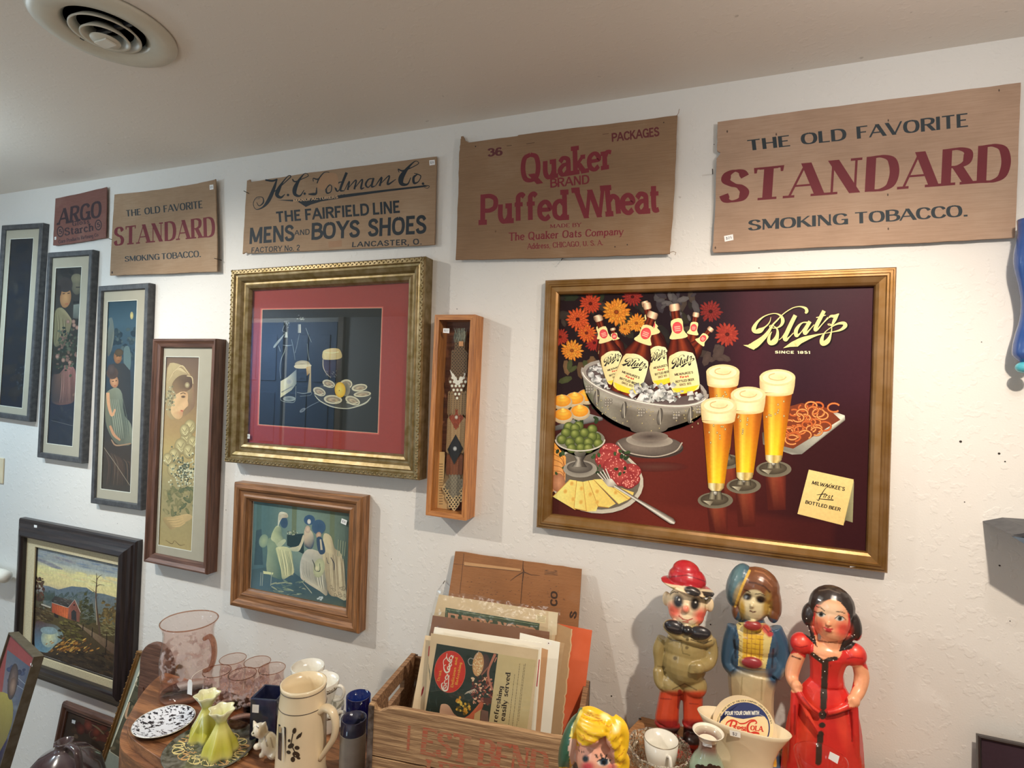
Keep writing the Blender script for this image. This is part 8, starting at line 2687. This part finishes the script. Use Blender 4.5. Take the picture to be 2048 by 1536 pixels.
ops += [('l', GLI, [(1285, 738), (1320, 765), (1360, 795), (1400, 775), (1450, 768)], 15), ('l', GLI, [(1376, 800), (1368, 950), (1362, 1110)], 24), ('e', GLI, 1357, 1165, 27, 34, 0, .15), ('e', GLI, 1353, 1238, 24, 20, 0, .15), ('l', GLI, [(1344, 1300), (1332, 1390), (1326, 1500)], 22), ('l', K(120, 110, 100), [(1352, 900), (1352, 905)], 3)]
F.skin('body', M['plaster'], .0019, ops, RDD, 3)
for k, (x, y) in enumerate(((1243, 487), (1250, 540), (1262, 572), (1290, 632), (1580, 602), (1295, 742), (1335, 775), (1362, 790), (1432, 782), (1372, 860), (1360, 1010), (1352, 1160))):
    b_ = MB().ball(F.p(x, y, -128 if y > 700 else -20), .0012, 8, 6).build('glitter_bead', M['porcelain'], F.root, True)
# blonde head
F = Fig('girl_bust', 'painted plaster head of a yellow-haired girl in a green cap, before the crate', 'figurine', (1183, 1888), ZT, (6.4, 1100, 1380))
F.e(620, 860, 290, 330, 280, 0, 6)
F.e(590, 520, 250, 200, 250, 20, 6)
F.e(270, 680, 132, 400, 250, 70, 14)
F.e(298, 800, 62, 180, 110, -20, 8)
F.t([(600, 1150, 0, 190), (600, 1500, 20, 180), (590, 1800, 20, 330), (590, 2500, 20, 360), (590, 3220, 20, 360)], .8)
for pts in ([(380, 330, -20, 60), (440, 400, -120, 64), (600, 470, -200, 66), (740, 470, -200, 60)], [(400, 300, 20, 64), (520, 290, -60, 70), (650, 350, -120, 70), (760, 400, -130, 60), (800, 470, -150, 44)], [(370, 420, -100, 56), (470, 520, -215, 60), (620, 560, -255, 60), (700, 540, -250, 44)],
            [(370, 520, -140, 50), (430, 600, -230, 56), (540, 650, -270, 54), (620, 640, -275, 34)], [(380, 590, -170, 40), (390, 660, -225, 44), (450, 700, -262, 40), (490, 680, -285, 28)], [(800, 400, -60, 90), (900, 470, -70, 84), (940, 580, -60, 76), (930, 700, -70, 78)], [(780, 470, -140, 76), (830, 560, -180, 76), (770, 640, -215, 62), (830, 720, -205, 60), (870, 640, -180, 50)],
            [(930, 690, -60, 84), (900, 820, -110, 80), (950, 900, -60, 72), (930, 1060, -70, 76)], [(840, 720, -170, 66), (830, 820, -190, 56), (900, 880, -150, 60)], [(860, 930, -160, 60), (860, 1040, -150, 64), (940, 1120, -80, 60)]):
    F.t(pts)
YH, GR, PK = K(226, 182, 36), K(50, 92, 70), K(226, 164, 138)
ops = [('y', PK, 1180, 1260, -999, 9999), ('y', GR, 1680, 1720, -999, 9999), ('p', GR, [(60, 200), (420, 230), (330, 420), (270, 600), (250, 760), (250, 1000), (60, 1000)], -400, 400), ('l', K(214, 200, 110), [(400, 280), (320, 440), (270, 600)], 20), ('p', K(224, 190, 176), [(250, 620), (330, 640), (340, 980), (270, 960), (235, 780)], -400, 200),
       ('p', PK, [(330, 640), (420, 720), (500, 730), (640, 640), (700, 600), (770, 680), (820, 790), (830, 900), (800, 1200), (330, 1200)], -500, -100), ('e', K(206, 76, 84), 480, 995, 80, 60, 0, .9), ('e', K(224, 130, 120), 800, 1010, 60, 60, 0, .9)]
for pts in ([(395, 345), (520, 395), (640, 405), (740, 470)], [(380, 470), (500, 590), (640, 610)], [(610, 400), (640, 450), (760, 480), (800, 440)], [(360, 560), (440, 640), (560, 690), (650, 630)], [(395, 600), (430, 590), (450, 640), (410, 650)], [(760, 640), (810, 660), (850, 610)], [(770, 740), (830, 780), (900, 720)], [(840, 890), (920, 830), (960, 760)], [(845, 900), (900, 960), (960, 900)], [(430, 330), (560, 340), (700, 420)], [(480, 300), (620, 330), (740, 380)]):
    ops.append(('l', K(190, 124, 24), pts, 5))
ops += [('e', K(236, 218, 150), 700, 350, 50, 40, 20, 1.0), ('e', K(232, 212, 150), 850, 500, 40, 60, 20, 1.0), ('e', K(216, 206, 196), 690, 930, 84, 48, -10, .3), ('e', K(40, 62, 80), 690, 932, 54, 46, 0, .3), ('e', K(18, 20, 24), 690, 934, 28, 30, 0, .3), ('l', K(30, 30, 34), [(610, 925), (680, 880), (770, 910)], 8), ('e', K(40, 50, 56), 455, 890, 44, 46, 20, .6),
        ('l', K(36, 32, 32), [(585, 835), (610, 878)], 9), ('l', K(36, 32, 32), [(655, 825), (657, 880)], 10), ('l', K(36, 32, 32), [(730, 838), (708, 884)], 9), ('l', K(36, 32, 32), [(368, 770), (380, 798)], 5), ('l', K(36, 32, 32), [(400, 780), (406, 806)], 5), ('l', K(36, 32, 32), [(430, 795), (432, 812)], 5)]
F.skin('head', M['plaster'], .0022, ops, YH, 2)
for k in range(4):
    a_, b_ = F.p(232 + k * 3, 385 + k * 24, -85), F.p(315 + k * 2, 395 + k * 24, -150)
# cut crystal bowl and white cup
P, s = foot(1316, 1556, ZR)
t = thing('crystal_bowl', 'cut crystal bowl holding a white cup', 'bowl', P)
m = M['crystal']
nn, ll = m.node_tree.nodes, m.node_tree.links
bp = nn.new('ShaderNodeBump')
bp.inputs['Distance'].default_value = .006
tc = nn.new('ShaderNodeTexCoord')
tx = nn.new('ShaderNodeTexVoronoi')
tx.inputs['Scale'].default_value = 150
ll.new(tc.outputs['Object'], tx.inputs['Vector'])
ll.new(tx.outputs['Distance'], bp.inputs['Height'])
for q in nn:
    if q.type in ('BSDF_GLOSSY', 'FRESNEL'):
        ll.new(bp.outputs['Normal'], q.inputs['Normal'])
MB().lathe(shell([(.034, 0), (.036, .006), (.044, .013), (.05, .02), (.055, .03), (.06, .04), (.063, .05), (.066, .058), (.069, .068)], .006), 96, wave=lambda i, a: 1 + .02 * math.cos(12 * a) + .02 * math.cos(24 * a) * (1 if i % 2 else -1) * (1 if 2 < i < 9 else 0)).build('bowl', m, t, True, angle=30)
for k in range(12):
    a_ = math.pi * 2 * k / 12
    MB().ball((math.cos(a_) * .061, math.sin(a_) * .061, .042), (.008, .008, .012), 6, 4).build('cut_boss', m, t)
q = Vector(P) + Vector((.004, .002, .0085))
t = thing('teacup', 'white porcelain cup with a thin grey rim line inside the crystal bowl', 'cup', q, math.radians(-62))
MB().lathe([(0, 0), (.02, 0), (.0215, .005), (.028, .02), (.034, .045), (.037, .077), (.0358, .0775), (.0325, .045), (.02, .01), (0, .009)], 44).build('body', M['porcelain'], t, True)
MB().lathe([(.0358, .0772), (.0366, .0786), (.0372, .0772), (.0366, .0762), (.0358, .0772)], 44).build('rim_line', M['wire'], t, True)
MB().tube(catmull([(.035, 0, .062), (.047, 0, .067), (.053, 0, .052), (.048, 0, .034), (.031, 0, .022)], 5), .0035, 8).build('handle', M['porcelain'], t, True)
# celadon bottle vase
P, s = foot(1412, 1597, ZR)
t = thing('bottle_vase', 'small celadon green bottle vase with flared white mouth and price tag', 'vase', P)
CE, MV = K(136, 156, 136), K(122, 96, 86)
vp = [(.024, 0), (.026, .004), (.033, .024), (.037, .048), (.035, .07), (.0275, .086), (.0195, .098), (.017, .11), (.0185, .125), (.0245, .134), (.0315, .14)]
vc = [K(60, 50, 44), K(96, 120, 120), K(110, 160, 156), K(120, 160, 148), CE, CE, mix(CE, MV, .4), MV, MV, K(190, 180, 160), K(226, 220, 204)]
MB().lathe([(0, 0)] + vp + [(.029, .1395), (.0165, .12), (.0135, .1), (0, .096)], 48, [vc[0]] + vc + [K(226, 220, 204)] * 4).build('body', M['glaze'], t, True)
sh = [(K(226, 226, 224), [(1405, 1482.5), (1424, 1486), (1424, 1495), (1410, 1493), (1405, 1490)])]
on_round(t, lambda z: .0203, 'price_sticker', M['paper'], sh, (1, 0, 0), .0006)
sh = [(K(44, 34, 30), oval(1396 + k * 8, 1533 + (k % 3) * 2, 6, 5 + k % 2)) for k in range(6)]
on_round(t, lambda z: .0372, 'painted_band', M['glaze'], sh, (1, 0, 0), .0008)
# fan vase with the round drink sign standing in it
P, s = foot(1484, 1556, ZR)
P.y = 1.278
P.x = at(1484, 1500, P.y).x
t = thing('fan_vase', 'cream glazed boat-shaped fan vase with a small price sticker', 'vase', P, math.radians(-7))
zr = at(1484, 1443, P.y).z - ZR
fp = [(.05, 0), (.053, .004), (.058, zr * .2), (.062, zr * .38), (.060, zr * .45), (.062, zr * .56), (.072, zr * .75), (.088, zr * .93), (.094, zr)]
MB().lathe([(0, 0)] + fp + [(.0915, zr + .001), (.068, zr * .74), (.058, zr * .5), (0, zr * .46)], 64, sy=.40, wave=lambda i, a: 1).build('body', M['cream_glaze'], t, True)
sh = [(K(226, 224, 214), [(1459, 1459.5), (1481, 1464), (1481, 1476), (1460, 1471)]), (K(120, 116, 116), rib([(1466, 1463), (1465.5, 1469)], 1.2)[0]), (K(120, 116, 116), rib([(1470, 1466), (1474, 1466.5)], 1.2)[0])]
z_ = at(1470, 1468, P.y - .03)
mtp = wall_frame_matrix(((1459, 1459.5), (1481, 1464), (1481, 1476), (1460, 1471)), P.y - .036)[0]
mtp = Matrix(mtp)
mtp[1][3] = P.y - .036
st = thing('tmp', 'x', 'x', mat=mtp)
A = Art(mtp, 0)
A.force = 0
A.poly([(1459, 1459.5), (1481, 1464), (1481, 1476), (1460, 1471)], K(228, 226, 218))
A.force = 12
A.text('$2', ((1465, 1470), (1474, 1472), (1465, 1464), (1474, 1466)), K(110, 106, 110), wt=.16)
o = A.build('price_sticker', M['paper'], t)
bpy.data.objects.remove(st)
o.matrix_parent_inverse = (Matrix.Translation(P) @ Matrix.Rotation(math.radians(-7), 4, 'Z')).inverted() @ mtp
cd = at(1488.5, 1456, P.y + .004)
rr_ = .0635
dn = Vector((0, .16, 1)).normalized()
Zd = Vector((1, 0, 0)).cross(dn)
DM = Matrix(((1, dn.x, Zd.x, cd.x), (0, dn.y, Zd.y, cd.y), (0, dn.z, Zd.z, cd.z), (0, 0, 0, 1)))
t = thing('drink_sign', 'round cream and blue cola coaster sign standing in the cream fan vase', 'sign', mat=DM)
MB().prism([(math.cos(k * math.pi / 32) * rr_, math.sin(k * math.pi / 32) * rr_) for k in range(64)], -.0025, 0).build('disc', M['cream_paper'], t)
A = Art(DM, .0001)
A.extent(.14, .14)
A.view(5.689, 1360, 1380)
ctr = (731, 432)
RB = rr_ * 5.689 * FPX / (cd - ORG).dot(f_)
k9 = .875
BLU = K(48, 58, 104)
CRP = K(232, 206, 160)


def circ(r, a0=0, a1=360, n=40):
    return [(ctr[0] + math.cos(math.radians(a0 + (a1 - a0) * k / n)) * r, ctr[1] + math.sin(math.radians(a0 + (a1 - a0) * k / n)) * r) for k in range(n + 1)]


A.ell(ctr[0], ctr[1], RB * .99, RB * .99, CRP, n=60)
A.line(circ(RB * .85), 15, BLU)
A.poly(circ(RB * .85, 192, 342) + [(1000, 350), (960, 300), (880, 300), (800, 318), (720, 330), (640, 318), (560, 296), (490, 282), (460, 300)], BLU)
A.text('POUR YOUR OWN WITH', ((512, 285), (898, 285), (516, 240), (900, 236)), K(236, 230, 214), wt=.22, gap=.12, space=.3)
for k in range(3):
    A.ell(914 + k * 14, 284 + k * 5, 4, 4, K(236, 230, 214), n=8)
A.arc_text('BOTTLED & MADE ONLY BY THE COLA COMPANY LONG ISLAND CITY N.Y.'.replace('&', '-'), ctr[0], ctr[1], RB * .90, RB * .90, 12, 172, .062, K(50, 44, 50), wt=.2)
RC = K(196, 56, 44)
for pts in ([(560, 470, 20), (575, 400, 22), (600, 350, 18), (640, 362, 22), (635, 400, 18), (590, 410, 8)], [(520, 400, 8), (540, 365, 16), (590, 345, 20), (640, 352, 12)], [(645, 350, 3), (680, 380, 14), (740, 378, 16), (800, 345, 14), (850, 345, 16), (872, 375, 14), (850, 385, 5)], [(850, 352, 16), (800, 365, 18), (770, 410, 24), (770, 460, 26), (800, 490, 22), (850, 480, 20), (900, 490, 12)]):
    A.line(pts, 0, RC, 5)
A.text('EPSI:', ((612, 460), (765, 470), (612, 410), (765, 418)), RC, wt=.26, gap=.14)
A.text('OLA', ((800, 455), (940, 475), (806, 402), (945, 412)), RC, 'roman', .24, .14, .06, .14)
A.line([(780, 500, 10), (850, 490, 16), (905, 500, 8)], 0, RC, 4)
A.build('print', M['paper'], t)
# pink glass dish
P, s = foot(1640, 1562, ZR)
P.y -= .175
P.x = at(1641, 1560, P.y).x
t = thing('glass_dish', 'pink pressed glass dish with a white price sticker before the red-dressed figurine', 'dish', (P.x, P.y, ZR))
zt = at(1641, 1512, P.y).z - ZR
MB().lathe(shell([(.022, 0), (.024, .004), (.026, zt * .3), (.032, zt * .6), (.04, zt * .85), (.0455, zt)], .0035), 48, wave=lambda i, a: 1 + (.05 * max(0, math.cos(a - math.pi)) ** 8 if 4 <= i <= 8 else 0)).build('dish', M['pink'], t, True)
ys = P.y - .036
qd = [at(x, y, ys) - Vector((P.x, P.y, ZR)) for x, y in ((1660, 1503.5), (1679, 1513), (1675, 1528), (1656.5, 1517))]
MB().add([tuple(p) for p in qd] + [tuple(p + Vector((0, .0006, 0))) for p in qd], [(0, 1, 2, 3), (7, 6, 5, 4), (0, 1, 5, 4), (1, 2, 6, 5), (2, 3, 7, 6), (3, 0, 4, 7)]).build('price_sticker', M['sticker'], t)
# dark picture at the lower right
a = at(1951, 1465, 1.478)
fr_ = [(0, 0), (0, .010), (.003, .012), (.006, .010), (.006, .003)]
wq, hq = .26, (a.z - ZT) * 1.004
mt = Matrix(((1, 0, 0, a.x + wq / 2), (0, .09, -.996, 1.465), (0, .996, .09, (a.z + ZT) / 2), (0, 0, 0, 1)))
t = thing('framed_print', 'dark plum framed picture cut off at the lower right corner', 'picture', mat=mt)
rails(t, wq, hq, fr_, M['black_wood'])
A = Art(mt, .006)
A.extent(wq - .008, hq - .008)
A.ground(lambda u, v: K(58, 44, 52), 1, 1)
A.build('print', M['varnish'], t)
# things cut off by the right edge
M['cobalt_glaze'] = plain('cobalt_blue_glaze', K(38, 74, 138), .2, 0, .1, 20, coat=.6)
pts = [at(x, y, 1.452) for x, y in ((2064, 440), (2054, 520), (2060, 610), (2050, 690), (2048, 725))]
t = thing('wall_ornament', 'glossy cobalt blue hanging ornament with a turquoise tip at the right edge', 'ornament', pts[0])
L0 = pts[0]
q = catmull([tuple(p - L0) for p in pts], 6)
MB().tube(q, [.024, .022, .020, .020, .021, .022, .022, .021, .019, .017, .016, .015, .0145, .0145, .015, .016, .018, .019, .020, .020, .020, .019, .016, .012, .006], 16).build('body', M['cobalt_glaze'], t, True)
MB().ball(tuple(at(2048, 735, 1.448) - L0), (.015, .014, .012), 14, 10).build('tip', plain('turquoise_glaze', K(70, 160, 176), .2, 0, .05, 20, coat=.5), t, True)
a = at(2010, 1063, 1.40)
t = thing('metal_fin', 'blue-grey pointed metal plate jutting in at the right edge', 'ornament', a)
M['blue_steel'] = plain('blue_grey_steel', K(98, 112, 128), .45, .3)
MB().prism([(0, 0), (.035, .012), (.09, .014), (.09, .0), (.03, -.003)], -.03, .1, axis='y').build('edge_plate', plain('dark_steel', K(58, 60, 66), .5, .3), t)
MB().prism([(0, -.003), (.03, -.003), (.09, 0), (.09, -.04), (.05, -.034)], -.028, -.024, axis='y').build('fin_plate', M['blue_steel'], t)
